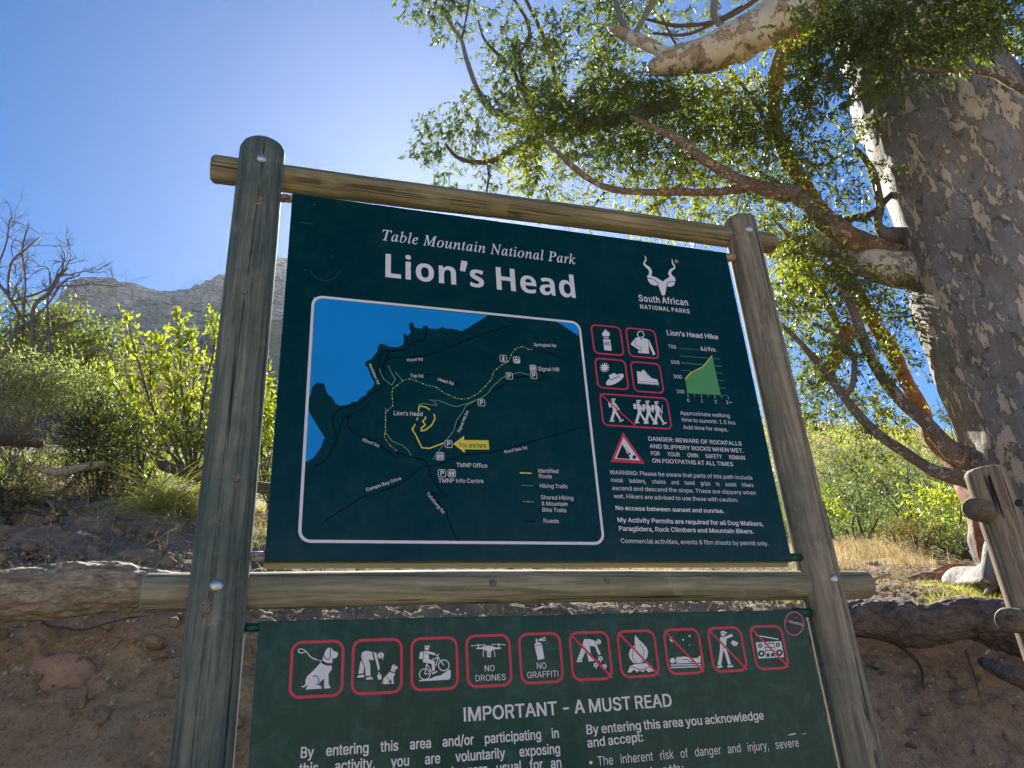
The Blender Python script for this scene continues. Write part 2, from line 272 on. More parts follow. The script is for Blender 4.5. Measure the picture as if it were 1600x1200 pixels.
 0, 83, 447, 1, 1, 66, 224, -9, -52, 5, -44, 13, -37, 22, -27, 29, -18, 36, -8, 41, 66, 0, 6, -27, 13, -22, 19, -17, 24, -12, 58, -10, 33, 3, 29, 8, 25, 14, 18, 18, 12, 22, 5, 25, -4, 22, -10, 18, -36, 26, -51, 17, -61, 17, -56, 21, -42, 29, -26, 37, -8, 46, 6, 41, 17, 35, 27, 28, 36, 22, 42, 13, 47, 5, 48, -5, 41, -13, 35, -22, 26, -27, 17, -34, 7, -37, -64, 0, -11, 34, -24, 25, -35, 16, -42, 6, -31, -3, -27, -8, -22, -13, -16, -17, -11, -20, -3, -22, 4, -24, 12, -18, 38, -26, 43, -15, 52, -14, 48, -15, 47, -26, 36, -40, 10, -27, 3, -32, -5, -40, -17, -35, -26, -30, -37, -23, -45, -15,
 0, 84, 449, 1, 1, 8, 32, 452, 0, 57, 385, 0, 0, -57, -160, 0, 0, -452, -64, 0, 0, 452,
 0, 85, 517, 1, 1, 30, 259, -8, -56, 6, -49, 17, -40, 28, -29, 37, -19, 44, -6, 49, 0, 336, 64, 0, 0, -331, 4, -34, 13, -31, 19, -26, 27, -19, 33, -12, 39, -4, 39, 4, 33, 12, 26, 19, 20, 26, 12, 31, 4, 34, 0, 331, 64, 0, 0, -336, -6, -49, -18, -44, -30, -37, -40, -28, -48, -17,
 0, 87, 686, 1, 1, 32, 155, 0, -139, 509, 66, 0, 81, -313, 12, -51, 12, -51, 10, -54, -8, 0, 11, 54, 11, 51, 13, 51, 82, 313, 74, 0, 82, -313, 12, -51, 12, -51, 11, -54, -9, 0, 11, 54, 11, 51, 13, 51, 80, 313, 67, 0, -140, -509, -75, 0, -87, 323, -17, 68, -15, 84, 14, 0, -15, -80, -17, -72, -88, -323,
 0, 89, 472, 1, 1, 14, 203, 0, 0, 208, -187, 301, 75, 0, 101, -165, 30, -52, 28, -62, -26, 0, 27, 63, 29, 51, 101, 165, 74, 0, -187, -301, 0, -208,
 0, 97, 389, 1, 2, 42, 160, -9, -34, 4, -32, 10, -26, 17, -20, 23, -13, 28, -5, 35, 4, 30, 9, 23, 15, 18, 20, 14, 47, 18, 53, 9, 56, 7, 31, 8, 8, 8, 3, 12, 0, 2, -9, 40, -27, 25, -44, 9, -47, -9, -31, -21, -18, -27, -59, 17, 16, 31, 22, 24, 25, 18, 29, 11, 61, 9, 45, -5, 47, -19, 20, -17, 16, -23, 11, -30, 4, -39, 0, -251, -60, 0, 0, 52, -5, 0, -20, -27, -37, -24, 18, 170, 45, 32, 4, 26, 10, 20, 15, 15, 19, 9, 22, 4, 23, 0, 52, -17, -8, -28, -6, -31, -5, -25, -3, -41, -9, -31, -20, -8, -15, -3, -19, 10, -33, 28, -20,
 0, 98, 424, 1, 2, 27, 229, -8, -31, 3, -26, 9, -34, 27, -20, 28, -6, 0, 0, -59, -59, 0, 0, 509, 61, 0, 0, -190, 4, 0, 19, 27, 34, 27, 26, 8, 32, 3, 45, -6, 39, -17, 32, -29, 25, -39, 15, -48, 5, -56, -5, -56, -15, -49, -24, -39, -33, -29, -39, -18, 24, 220, 47, 33, 4, 26, 15, 22, 22, 15, 29, 9, 34, 3, 38, -3, 38, -9, 34, -15, 29, -21, 21, -27, 14, -33, 5, -32, -5, -27, -13, -21, -21, -15, -28, -9, -34, -3, -40, 3, -39, 9, -35, 15, -29, 22, -21, 26, -14,
 0, 99, 396, 1, 1, 42, 207, -8, -48, 6, -42, 18, -35, 30, -26, 39, -16, 48, -6, 54, 6, 56, 16, 48, 26, 39, 35, 30, 42, 18, 48, 6, 53, -7, 45, -21, 35, -34, 22, -45, -59, -15, -13, 27, -20, 22, -28, 14, -35, 5, -34, -5, -28, -15, -21, -23, -16, -29, -9, -34, -3, -37, 3, -36, 9, -34, 16, -28, 21, -23, 28, -15, 34, -5, 36, 6, 28, 14, 21, 23, 12, 28, 59, -15, -22, -46, -35, -35, -45, -22,
 0, 100, 424, 1, 2, 27, 195, -8, -44, 6, -40, 18, -32, 29, -24, 39, -16, 49, -5, 56, 5, 56, 16, 48, 24, 39, 33, 29, 39, 17, 45, 6, 32, -3, 25, -8, 34, -27, 19, -27, 5, 0, 0, 190, 61, 0, 0, -509, -59, 0, 0, 59, -6, 0, -20, -28, -35, -27, -25, -9, 24, 205, 47, 31, 4, 27, 14, 21, 21, 15, 29, 10, 35, 3, 39, -3, 40, -9, 34, -16, 28, -21, 21, -26, 13, -32, 5, -33, -5, -27, -14, -21, -21, -16, -29, -9, -34, -3, -38, 3, -38, 10, -34, 15, -29, 21, -22, 27, -15,
 0, 101, 404, 1, 1, 53, 212, -8, -51, 6, -44, 18, -35, 30, -26, 39, -16, 47, -6, 55, 5, 55, 16, 48, 26, 39, 34, 30, 42, 19, 48, 6, 61, -10, 28, -13, 25, -20, 22, -26, 16, -33, 11, -40, 3, -48, 0, -25, -296, 0, 0, 52, 263, 0, -28, -19, -3, 35, -9, 32, -15, 25, -20, 20, -26, 12, -32, 4, -32, -4, -27, -13, -21, -19, -16, -24, -10, -29, -3, -30, 0, -33, 4, -39, 10, -33, 18, -26, 23, -19, 28, -11, 33, -4, 42, 7, 31, 20, 21, 32, 59, -14, -12, -28, -18, -24, -24, -20, -28, -15, -34, -9,
 0, 102, 254, 2, 1, 4, 228, 379, 0, -52, -222, 0, 0, 52, 1, 17, 81, 0, 0, 432, 3, 29, 12, 25, 17, 19, 22, 14, 52, 11, 35, -3, 21, -6, -16, -53, -12, 4, -20, 2, -24, -4, -17, -10, -9, -17, -3, -24, 0, -419,
 0, 103, 425, 1, 2, 44, 207, -151, -39, 3, -34, 8, -52, 30, -31, 41, 50, 28, 21, -25, 32, -22, 53, -9, 42, 5, 33, 17, 22, 28, 7, 41, 0, 74, -5, 0, -19, -27, -35, -25, -25, -8, -32, -3, -43, 5, -39, 17, -33, 26, -25, 37, -16, 46, -5, 55, 5, 55, 16, 47, 25, 39, 32, 29, 40, 17, 44, 6, 32, -2, 25, -9, 35, -27, 20, -27, 5, 0, 0, 60, 59, 0, 0, -388, -5, -45, -17, -36, -26, -27, -33, -19, -40, -11, 24, 205, 59, 32, 4, 27, 12, 21, 20, 15, 26, 9, 33, 3, 39, -3, 38, -9, 33, -15, 27, -21, 21, -27, 13, -32, 5, -33, -5, -27, -13, -21, -22, -15, -28, -10, -33, -3, -36, 3, -38, 10, -32, 15, -27, 21, -20, 27, -13,
 0, 104, 410, 1, 1, 29, 114, 227, 0, -227, -61, 0, 0, 509, 61, 0, 0, -222, -12, 0, 22, 45, 28, 30, 35, 17, 40, 5, 37, -4, 31, -11, 26, -20, 20, -28, 12, -36, 4, -45, 0, -240, -61, 0, 0, 235, -6, 40, -17, 29, -27, 19, -36, 6, -26, -3, -23, -9, -20, -14, -15, -20, -9, -26,
 0, 105, 167, 2, 1, 4, 53, 0, 0, 379, 61, 0, 0, -379, 1, 16, 84, 443, -17, 3, -13, 9, -10, 13, -3, 15, 3, 16, 10, 13, 13, 9, 17, 3, 16, -3, 14, -9, 9, -13, 3, -16, -3, -15, -9, -13, -14, -9,
 0, 106, 167, 2, 1, 16, 53, 379, 61, 0, 0, -409, -3, -33, -9, -27, -16, -23, -21, -16, -28, -10, -33, -4, -14, 0, 0, 56, 12, 0, 23, 4, 15, 11, 10, 18, 3, 25, 1, 16, 83, 443, -16, 3, -14, 9, -9, 13, -3, 15, 3, 16, 9, 13, 14, 9, 16, 3, 17, -3, 14, -9, 9, -13, 3, -16, -3, -15, -9, -13, -14, -9,
 0, 107, 381, 3, 1, 7, 110, 137, 0, 75, 11, 0, 163, 167, 76, 0, -176, -180, -7, 0, 1, 4, 53, 0, 0, 509, 61, 0, 0, -509, 1, 4, 294, 0, -146, 186, 43, 43, 181, -229,
 0, 108, 189, 1, 1, 15, 139, -2, -38, 5, -27, 17, -16, 27, -5, 37, 0, 425, 61, 0, 0, -410, 6, -37, 10, -8, 16, -2, 14, 1, 10, 1, 11, -51, -19, -4,
 0, 109, 610, 1, 1, 48, 53, 0, 0, 379, 59, 0, 0, -84, -4, 0, 10, 28, 14, 23, 40, 30, 47, 10, 38, -6, 30, -19, 22, -30, 12, -36, -9, 0, 10, 26, 15, 22, 44, 32, 56, 11, 31, -3, 29, -11, 25, -18, 19, -26, 12, -32, 4, -41, 0, -255, -61, 0, 0, 254, -6, 35, -17, 24, -26, 13, -28, 4, -24, -2, -21, -8, -29, -30, -10, -43, 0, -247, -61, 0, 0, 260, -5, 28, -16, 23, -24, 15, -30, 4, -41, -10, -18, -13, -14, -18, -9, -23, -3, -28, 0, -238,
 0, 110, 410, 1, 1, 29, 114, 227, 0, -227, -61, 0, 0, 379, 59, 0, 0, -92, -10, 0, 22, 45, 28, 30, 35, 17, 40, 5, 37, -4, 31, -11, 26, -20, 20, -28, 12, -36, 4, -45, 0, -240, -61, 0, 0, 235, -6, 40, -17, 29, -27, 19, -36, 6, -26, -3, -23, -9, -20, -14, -15, -20, -9, -26,
 0, 111, 415, 1, 2, 24, 207, -8, -48, 6, -42, 18, -35, 30, -26, 39, -16, 48, -6, 54, 6, 56, 16, 48, 26, 39, 35, 30, 42, 18, 48, 6, 49, -6, 43, -18, 34, -30, 26, -39, 17, -48, 5, -56, -5, -54, -17, -48, -26, -39, -34, -30, -43, -18, 24, 207, 46, 35, 5, 28, 15, 22, 23, 15, 28, 9, 34, 3, 36, -3, 37, -9, 34, -15, 29, -22, 23, -28, 15, -35, 5, -34, -5, -28, -15, -21, -23, -16, -29, -9, -34, -3, -37, 3, -36, 9, -34, 16, -28, 21, -23, 28, -15,
 0, 112, 424, 1, 2, 27, 53, -143, 0, 522, 59, 0, 0, -60, 6, 0, 19, 27, 34, 27, 26, 8, 32, 3, 45, -6, 39, -17, 32, -29, 25, -39, 15, -48, 5, -56, -5, -56, -15, -49, -24, -39, -33, -29, -39, -18, -45, -6, -31, 3, -25, 9, -35, 27, -20, 28, -4, 0, 0, -202, 24, 220, 47, 33, 4, 26, 15, 22, 22, 15, 29, 9, 34, 3, 38, -3, 38, -9, 34, -15, 29, -21, 21, -27, 14, -33, 5, -32, -5, -27, -13, -21, -21, -15, -28, -9, -34, -3, -40, 3, -39, 9, -35, 15, -29, 22, -21, 26, -14,
 0, 113, 424, 1, 2, 27, 372, -143, -61, 0, 0, 202, -5, 0, -19, -28, -35, -27, -25, -9, -32, -3, -44, 6, -40, 18, -32, 29, -24, 39, -16, 49, -5, 56, 5, 56, 16, 48, 24, 39, 33, 29, 39, 17, 45, 6, 32, -3, 25, -8, 34, -27, 20, -27, 6, 0, 0, 60, 59, 0, 24, 205, 47, 31, 4, 27, 14, 21, 21, 15, 29, 10, 35, 3, 39, -3, 40, -9, 34, -16, 28, -21, 21, -26, 13, -32, 5, -33, -5, -27, -14, -21, -21, -16, -29, -9, -34, -3, -38, 3, -38, 10, -34, 15, -29, 21, -22, 27, -15,
 0, 114, 259, 1, 1, 21, 53, 0, 0, 379, 59, 0, 0, -58, 3, 0, 15, 26, 22, 20, 29, 13, 32, 5, 16, -1, 14, 0, 0, -62, -13, 2, -23, 2, -25, -3, -23, -8, -19, -14, -14, -17, -9, -22, -3, -25, 0, -237,
 0, 115, 365, 1, 1, 58, 182, -8, -37, 3, -33, 8, -28, 15, -22, 20, -17, 25, -9, 31, 58, 13, 11, -28, 19, -19, 26, -11, 31, -4, 36, 5, 27, 12, 18, 19, 6, 22, -3, 18, -11, 15, -17, 11, -25, 8, -63, 15, -45, 16, -32, 22, -19, 29, -6, 37, 4, 31, 14, 27, 22, 22, 28, 16, 34, 11, 38, 3, 36, -3, 31, -9, 25, -14, 20, -19, 25, -49, -56, -13, -10, 21, -15, 18, -24, 12, -32, 5, -31, -4, -25, -12, -17, -18, -5, -22, 3, -19, 12, -15, 48, -20, 57, -14, 46, -15, 31, -23, 19, -29, 6, -35, -5, -32, -14, -28, -22, -23, -30, -18, -37, -11,
 0, 116, 227, 2, 1, 4, 204, 379, 0, -52, -198, 0, 0, 52, 1, 16, 65, 471, 61, 0, 0, -373, 2, -22, 8, -15, 14, -8, 20, -3, 15, 1, 17, 3, 11, -52, -21, -5, -24, -1, -43, 6, -33, 19, -20, 31, -7, 41,
 0, 117, 410, 1, 1, 29, 182, -5, -36, 4, -31, 12, -26, 20, -20, 28, -12, 36, -4, 44, 0, 240, 61, 0, 0, -235, 5, -39, 18, -30, 27, -19, 36, -6, 26, 3, 23, 9, 19, 15, 15, 20, 10, 25, 3, 31, 0, 226, 61, 0, 0, -379, -59, 0, 0, 92, 9, 0, -21, -45, -29, -30, -35, -17,
 0, 118, 389, 1, 1, 12, 163, 0, -146, 379, 67, 0, 81, -224, 22, -68, 19, -66, -22, 0, 19, 66, 21, 68, 81, 224, 66, 0, -145, -379,
 0, 119, 567, 1, 1, 30, 138, 0, -115, 379, 64, 0, 46, -165, 21, -77, 21, -96, -10, 0, 21, 94, 20, 79, 46, 165, 64, 0, 46, -165, 20, -78, 20, -95, -11, 0, 22, 94, 21, 79, 46, 165, 65, 0, -116, -379, -61, 0, -49, 172, -14, 53, -14, 55, -14, 58, 14, 0, -14, -58, -14, -55, -15, -53, -49, -172,
 0, 120, 379, 1, 1, 24, 21, 0, 150, 218, 0, -47, -142, 208, 71, 0, 47, -73, 32, -53, 28, -47, -32, 0, 27, 47, 31, 53, 49, 73, 70, 0, -143, -210, 0, 45, 149, -214, -71, 0, -56, 85, -31, 51, -27, 46, 32, 0, -27, -46, -30, -51, -57, -85,
 0, 121, 389, 1, 1, 22, 47, -139, 14, 53, 10, -1, 33, -2, 26, 15, 21, 38, 12, 35, -146, 380, 67, 0, 81, -224, 22, -68, 19, -66, -22, 0, 18, 66, 22, 68, 81, 224, 66, 0, -167, -437, -27, -49, -38, -29, -48, -9, -26, 2,
 0, 174, 463, 3, 2, 32, 231, 118, -39, 4, -38, 12, -33, 18, -30, 25, -24, 29, -19, 34, -11, 37, -4, 40, 4, 40, 11, 37, 19, 34, 24, 29, 30, 25, 33, 18, 38, 12, 39, 4, 40, -4, 38, -12, 34, -18, 29, -25, 24, -29, 19, -34, 11, -37, 4, -40, -4, -40, -11, -37, -19, -34, -24, -29, -29, -25, -34, -18, -38, -12, 24, 231, 166, 40, 5, 36, 16, 31, 23, 24, 31, 15, 36, 5, 40, -5, 40, -15, 36, -24, 30, -31, 24, -36, 15, -40, 5, -39, -5, -36, -15, -31, -24, -24, -30, -15, -36, -5, -40, 5, -40, 15, -36, 24, -31, 31, -23, 36, -16, 1, 4, 273, 226, -45, 86, 45, 0, 46, -86, 1, 19, 161, 226, 0, 183, 92, 0, 26, -7, 23, -19, 9, -33, -9, -34, -24, -21, -28, -8, -65, 0, 0, 32, 54, 0, 18, 8, 10, 23, -3, 14, -7, 8, -18, 6, -36, 0, 0, -152,
 0, 8217, 177, 1, 1, 4, 52, 318, 30, 191, 69, 0, -53, -191,
 1, 76, 379, 1, 1, 6, 60, 0, 0, 480, 102, 0, 0, -396, 195, 0, 0, -84,
 1, 105, 205, 2, 1, 13, 103, 412, -21, 3, -18, 8, -12, 15, -4, 23, 4, 24, 12, 15, 39, 10, 38, -10, 12, -15, 4, -24, -4, -23, -12, -15, 1, 4, 52, 0, 0, 367, 100, 0, 0, -367,
 1, 111, 416, 1, 2, 20, 207, -7, -48, 6, -43, 16, -36, 28, -27, 37, -17, 48, -6, 56, 12, 81, 36, 59, 56, 37, 75, 12, 49, -5, 42, -17, 36, -27, 27, -37, 17, -47, 5, -56, -12, -81, -36, -60, -56, -37, 16, 208, 74, 34, 7, 24, 21, 13, 34, 4, 48, -4, 48, -13, 34, -24, 20, -34, 7, -35, -7, -23, -20, -13, -34, -5, -48, 5, -48, 13, -34, 24, -21,
 1, 110, 441, 1, 1, 25, 52, 0, 0, 367, 77, 0, 13, -47, 6, 0, 20, 24, 28, 17, 31, 9, 34, 3, 53, -8, 41, -23, 27, -42, 9, -61, 0, -239, -100, 0, 0, 214, -4, 35, -10, 25, -19, 15, -26, 4, -39, -7, -24, -24, -12, -38, -5, -51, 0, -173,
 1, 115, 334, 1, 1, 40, 152, -7, -66, 5, -55, 17, 0, 82, 64, -22, 60, -9, 25, 3, 17, 6, 9, 10, 4, 13, -6, 17, -21, 17, -53, 24, -56, 29, -19, 16, -14, 19, -8, 23, -3, 28, 10, 45, 30, 32, 46, 19, 59, 6, 65, -6, 64, -22, -30, -72, -51, 19, -49, 8, -33, -7, -11, -18, 5, -15, 22, -16, 49, -21, 55, -27, 20, -15, 15, -19, 9, -23, 3, -30, -10, -49, -29, -37, -49, -22,
 1, 72, 514, 1, 1, 12, 60, 0, 0, 480, 102, 0, 0, -189, 190, 0, 0, 189, 101, 0, 0, -480, -101, 0, 0, 207, -190, 0, 0, -207,
 1, 101, 397, 1, 2, 27, 218, -7, -52, 5, -45, 16, -38, 26, -29, 36, -18, 47, -6, 58, 6, 59, 16, 48, 26, 37, 35, 27, 42, 16, 48, 5, 68, -10, 53, -33, 33, -52, 11, -71, 0, -49, -236, 0, 7, -37, 18, -29, 28, -18, 38, -6, 64, 7, 60, 22, 0, -78, -57, -19, 9, 134, 225, 140, 0, -5, 31, -12, 24, -22, 17, -31, 5, -26, -4, -22, -15, -15, -24,
 1, 97, 406, 1, 2, 31, 142, -7, -45, 7, -37, 22, -24, 36, -8, 51, 10, 51, 31, 36, 51, 21, 72, 9, 64, 2, 0, 16, -4, 25, -11, 18, -18, 10, -24, 3, -53, -8, -51, -19, -33, 68, 66, 24, 75, 9, 65, -8, 48, -24, 29, -40, 10, -58, 0, -244, -70, 0, -19, 50, -3, 0, -24, -26, -25, -17, -31, -10, 13, 179, 66, 30, 5, 25, 15, 16, 23, 6, 31, 0, 30, -39, -1, -41, -5, -26, -13, -14, -19, -5, -23, 3, -20, 10, -13,
 1, 100, 425, 1, 2, 25, 169, -7, -56, 12, -44, 36, -29, 60, -10, 82, 10, 82, 29, 60, 45, 36, 57, 12, 36, -3, 29, -12, 23, -17, 18, -21, 3, 0, -5, 31, -2, 42, 0, 117, 100, 0, 0, -510, -77, 0, -19, 48, -4, 0, -18, -21, -22, -18, -29, -12, 17, 203, 73, 36, 6, 23, 19, 13, 30, 4, 43, 0, 11, -4, 47, -12, 35, -23, 21, -38, 7, -29, -7, -23, -21, -14, -35, -4, -48, 4, -47, 14, -34, 23, -20,
 2, 84, 420, 1, 1, 36, 50, 0, 2, 13, 6, 0, 39, 6, 24, 22, 18, 48, 89, 328, 2, 12, -4, 9, -14, 3, -18, 0, -68, -9, -24, -12, -18, -16, -25, -52, -15, 1, 30, 112, 387, 0, -22, -115, -13, 0, 1, 11, 0, 10, -4, 33, -13, 21, -24, 12, -40, 4, -28, 0, -13, -4, -7, -14, -90, -330, -10, -50, 4, -15, 10, -9, 45, -6, 8, 0, -4, -13,
 2, 97, 342, 1, 2, 30, 50, -8, -24, 5, -18, 13, -11, 23, -4, 31, 7, 55, 18, 56, 31, 53, 41, 46, 46, 32, 47, 10, 34, -9, 15, -27, 9, 29, 51, 0, -61, -219, -9, -46, 2, -7, 9, -2, 19, 11, 30, 34, 9, -8, -51, -60, -45, -20, -20, 8, -7, 23, 23, 95, -37, -56, -35, -39, -34, -23, 16, 82, 33, 16, 4, 18, 11, 36, 39, 33, 54, 25, 60, 9, 56, -9, 31, -25, 11, -31, -8, -30, -25, -28, -40, -22, -51, -16, -53, -5, -49, 7, -30,
 2, 98, 340, 1, 2, 32, 82, -8, -36, 3, -28, 11, -17, 14, -6, 16, 3, 14, 90, 354, 4, 20, 1, 13, -7, 15, -25, 3, -11, 0, 4, 12, 40, 5, 29, 7, 33, 8, 6, -2, 1, -5, -60, -229, 52, 49, 59, 16, 37, -6, 29, -21, 19, -31, 7, -40, -5, -41, -14, -40, -21, -38, -28, -35, -34, -29, -38, -23, -41, -15, 18, 95, 9, 37, 8, 36, 23, 31, 35, 25, 44, 17, 48, 5, 44, -4, 30, -12, 23, -19, 15, -25, 4, -31, -7, -29, -22, -24, -37, -19, -50, -29, -101, -4, -28, 11, -21,
 2, 108, 172, 1, 1, 26, 32, -7, -25, 9, -9, 24, 4, 28, 11, 45, 85, 313, 3, 21, -2, 13, -7, 7, -34, 6, 2, 12, 44, 5, 30, 6, 29, 5, 8, -6, -3, -16, -106, -381, -6, -34, 3, -12, 9, -4, 22, 12, 32, 36, 11, -10, -28, -35, -28, -25, -25, -15,
 2, 101, 287, 1, 2, 31, 89, -7, -39, 7, -29, 21, -19, 33, -6, 45, 3, 32, 10, 34, 37, 66, 55, 52, 47, 25, 47, 8, 27, -3, 20, -10, 12, -16, 4, -21, -13, -40, -37, -37, -61, -28, -86, -19, -4, -24, -1, -20, 4, -32, 12, -22, 20, -14, 27, -4, 49, 13, 53, 42, 10, -10, -33, -35, -33, -24, -37, -14, 10, 64, 158, 60, 15, 44, 26, 27, 34, 9, 38, -6, 20, -18, 7, -21, -4, -22, -14, -42, -50,
 2, 77, 590, 1, 1, 43, -36, 0, 4, 13, 35, 5, 22, 18, 15, 37, 88, 312, 6, 34, -3, 14, -9, 10, -39, 8, 4, 14, 125, 0, 49, -357, 235, 357, 128, 0, -4, -14, -5, 0, -26, -3, -17, -9, -13, -18, -11, -29, -83, -312, -5, -20, -2, -15, 3, -14, 9, -10, 39, -8, -3, -13, -184, 0, 3, 11, 34, 7, 22, 21, 16, 44, 83, 309, -261, -392, -9, 0, -53, 393, -80, -290, -11, -55, 3, -17, 9, -10, 40, -8, -4, -13,
 2, 111, 350, 1, 2, 22, 105, -8, -44, 7, -35, 23, -23, 35, -7, 45, 4, 38, 14, 38, 21, 37, 26, 32, 32, 29, 35, 22, 37, 14, 36, 4, 47, -7, 35, -23, 23, -35, 8, -45, -4, -34, -11, -34, -39, -65, -57, -50, -48, -23, 18, 113, 11, 27, 6, 26, 15, 24, 23, 21, 30, 32, 70, 12, 71, -15, 55, -43, 18, -32, -8, -33, -23, -29, -37, -25, -48, -17, -51, -5, -49, 4, -31, 11, -22, 18, -14,
 2, 117, 364, 1, 1, 47, 46, -8, -18, 3, -13, 9, -8, 14, -3, 20, 4, 31, 11, 47, 31, 112, 4, 19, 2, 18, -3, 11, -6, 7, -34, 4, 2, 13, 44, 6, 31, 5, 29, 5, 9, -4, -1, -8, -2, -8, -54, -189, -9, -33, -3, -20, 5, -16, 15, -6, 21, 6, 24, 16, 53, 61, 50, 88, 34, 106, 53, 0, -59, -217, -9, -45, 4, -11, 10, -4, 24, 13, 31, 39, 9, -9, -50, -62, -52, -21, -25, 9, -8, 26, 10, 54, 21, 72, -49, -71, -44, -50, -41, -30,
 2, 110, 364, 1, 1, 43, 222, -9, -24, 10, -9, 27, 27, 112, 26, 114, -4, 15, -13, 6, -30, -12, -36, -31, -36, -43, -30, -47, -26, -60, -25, -82, -54, 0, 65, 221, 9, 42, -9, 17, -30, 5, -6, 0, 2, 12, 48, 6, 33, 7, 30, 6, 3, -2, 0, -6, -40, -131, 49, 61, 46, 43, 41, 25, 34, 9, 29, -9, 10, -28, -2, -26, -7, -30, -39, -134, -7, -24, -2, -15, 4, -12, 10, -3, 23, 14, 30, 43, 10, -8, -49, -69,
 2, 116, 187, 1, 1, 23, 33, -8, -24, 9, -8, 25, 1, 18, 5, 18, 59, 221, -47, 0, 3, 14, 60, 29, 54, 66, 15, 0, -25, -88, 57, 0, -6, -21, -57, 0, -54, -205, -6, -33, 3, -11, 9, -3, 21, 12, 31, 36, 10, -11, -52, -57,
 2, 105, 177, 2, 1, 8, 122, 394, -24, 10, -10, 24, 10, 24, 24, 11, 25, -11, 10, -24, -10, -25, 1, 26, 33, -8, -25, 9, -8, 28, 3, 24, 8, 33, 44, 155, 3, 13, 2, 10, -3, 11, -7, 7, -33, 5, 3, 12, 45, 6, 31, 5, 28, 6, 7, -8, -1, -5, -2, -7, -65, -217, -5, -27, 3, -15, 11, -5, 24, 13, 34, 39, 10, -10, -56, -62,
 2, 78, 500, 1, 1, 39, 338, -11, -184, 384, -79, -289, -5, -24, -2, -17, 3, -14, 9, -9, 42, -7, -4, -13, -152, 0, 4, 13, 27, 3, 20, 9, 14, 18, 11, 30, 88, 320, 2, 8, 0, 7, -3, 15, -9, 15, -15, 10, -19, 3, -5, 0, 4, 14, 97, 0, 171, -357, 74, 273, 6, 24, 2, 17, -4, 14, -9, 9, -42, 6, 3, 14, 153, 0, -4, -14, -34, -4, -23, -18, -15, -37, -109, -403,
 2, 80, 403, 1, 2, 33, -34, 0, 4, 13, 3, 0, 27, 3, 18, 9, 13, 17, 11, 31, 84, 312, 6, 34, -3, 15, -9, 9, -39, 8, 4, 14, 182, 0, 62, -7, 44, -19, 27, -33, 8, -45, -5, -38, -18, -34, -28, -28, -37, -21, -46, -13, -53, -5, -62, 0, -12, -8, -40, -150, -1, -9, -1, -9, 3, -16, 11, -10, 46, -7, -4, -13, 14, 193, 242, 60, 9, 44, 24, 27, 38, 8, 51, -5, 36, -16, 25, -28, 15, -39, 5, -29, -7, -16, -33, -38, -142, -2, -10, 6, -9,
 2, 114, 224, 1, 1, 25, -13, 0, 59, 209, 10, 50, -3, 13, -6, 7, -34, 5, 2, 13, 44, 7, 31, 6, 28, 6, 6, -2, 0, -6, -35, -129, 69, 103, 50, 34, 21, -9, 8, -24, -3, -17, -8, -13, -12, -10, -14, -3, -20, 8, -10, 20, -75, -111, -54, -157,
 2, 107, 339, 1, 1, 42, 218, -7, -17, 4, -14, 12, -26, 54, -41, 98, -42, -32, -37, -129, -54, 0, 116, 414, 3, 21, -8, 17, -27, 3, -9, 0, 4, 13, 43, 6, 31, 7, 18, 5, 11, 1, 6, -7, -3, -15, -88, -308, 111, 83, 26, 23, 9, 17, -8, 10, -25, 4, 6, 12, 134, 0, -3, -13, -2, 0, -40, -9, -46, -29, -82, -62, 50, -120, 15, -26, 19, -11, 24, 11, 29, 32, 10, -10, -25, -34, -25, -24, -23, -14,
]
GL = {}
_p = 0
def _take():
    global _p
    _p += 1; return GLYPH_NUMBERS[_p - 1]
while _p < len(GLYPH_NUMBERS):
    _k = 'ibs'[_take()] + chr(_take()); _adv = _take(); _gr = []
    for _ in range(_take()):
        _cs = []
        for _ in range(_take()):
            _x = _y = 0; _c = []
            for _ in range(_take()):
                _x += _take(); _y += _take(); _c.append((_x / 1000, _y / 1000))
            _cs.append(_c)
        _gr.append((_cs, tessellate_polygon([[Vector((a, b, 0)) for a, b in c] for c in _cs])))
    GL[_k] = (_adv / 1000, _gr)
# plain I, P and R drawn from strokes
def _group(cs): return (cs, tessellate_polygon([[Vector((a, b, 0)) for a, b in c] for c in cs]))
def _bowl(x0, x1, z0, z1, w):
    r = (z1 - z0) / 2; cx = x1 - r; a = [math.pi / 2 - i * math.pi / 10 for i in range(11)]
    out = [(x0, z0), (x0, z1)] + [(cx + r * math.cos(t), (z0 + z1) / 2 + r * math.sin(t)) for t in a]
    inn = [(x0 + w, z0 + w), (x0 + w, z1 - w)] + [(cx + (r - w) * math.cos(t), (z0 + z1) / 2 + (r - w) * math.sin(t)) for t in a]
    return _group([out, inn])
def _box(x0, x1, z0, z1): return _group([[(x0, z0), (x1, z0), (x1, z1), (x0, z1)]])
GL['iI'] = (.19, [_box(.065, .125, 0, .509)])
GL['iP'] = (.44, [_box(.055, .113, 0, .26), _bowl(.055, .41, .205, .509, .058)])
GL['iR'] = (.455, [_box(.055, .113, 0, .26), _bowl(.055, .405, .225, .509, .056), _group([[(.235, .24), (.345, 0), (.415, 0), (.300, .25)]])])
CAPH = {'i': .509, 'b': .48, 's': .465}

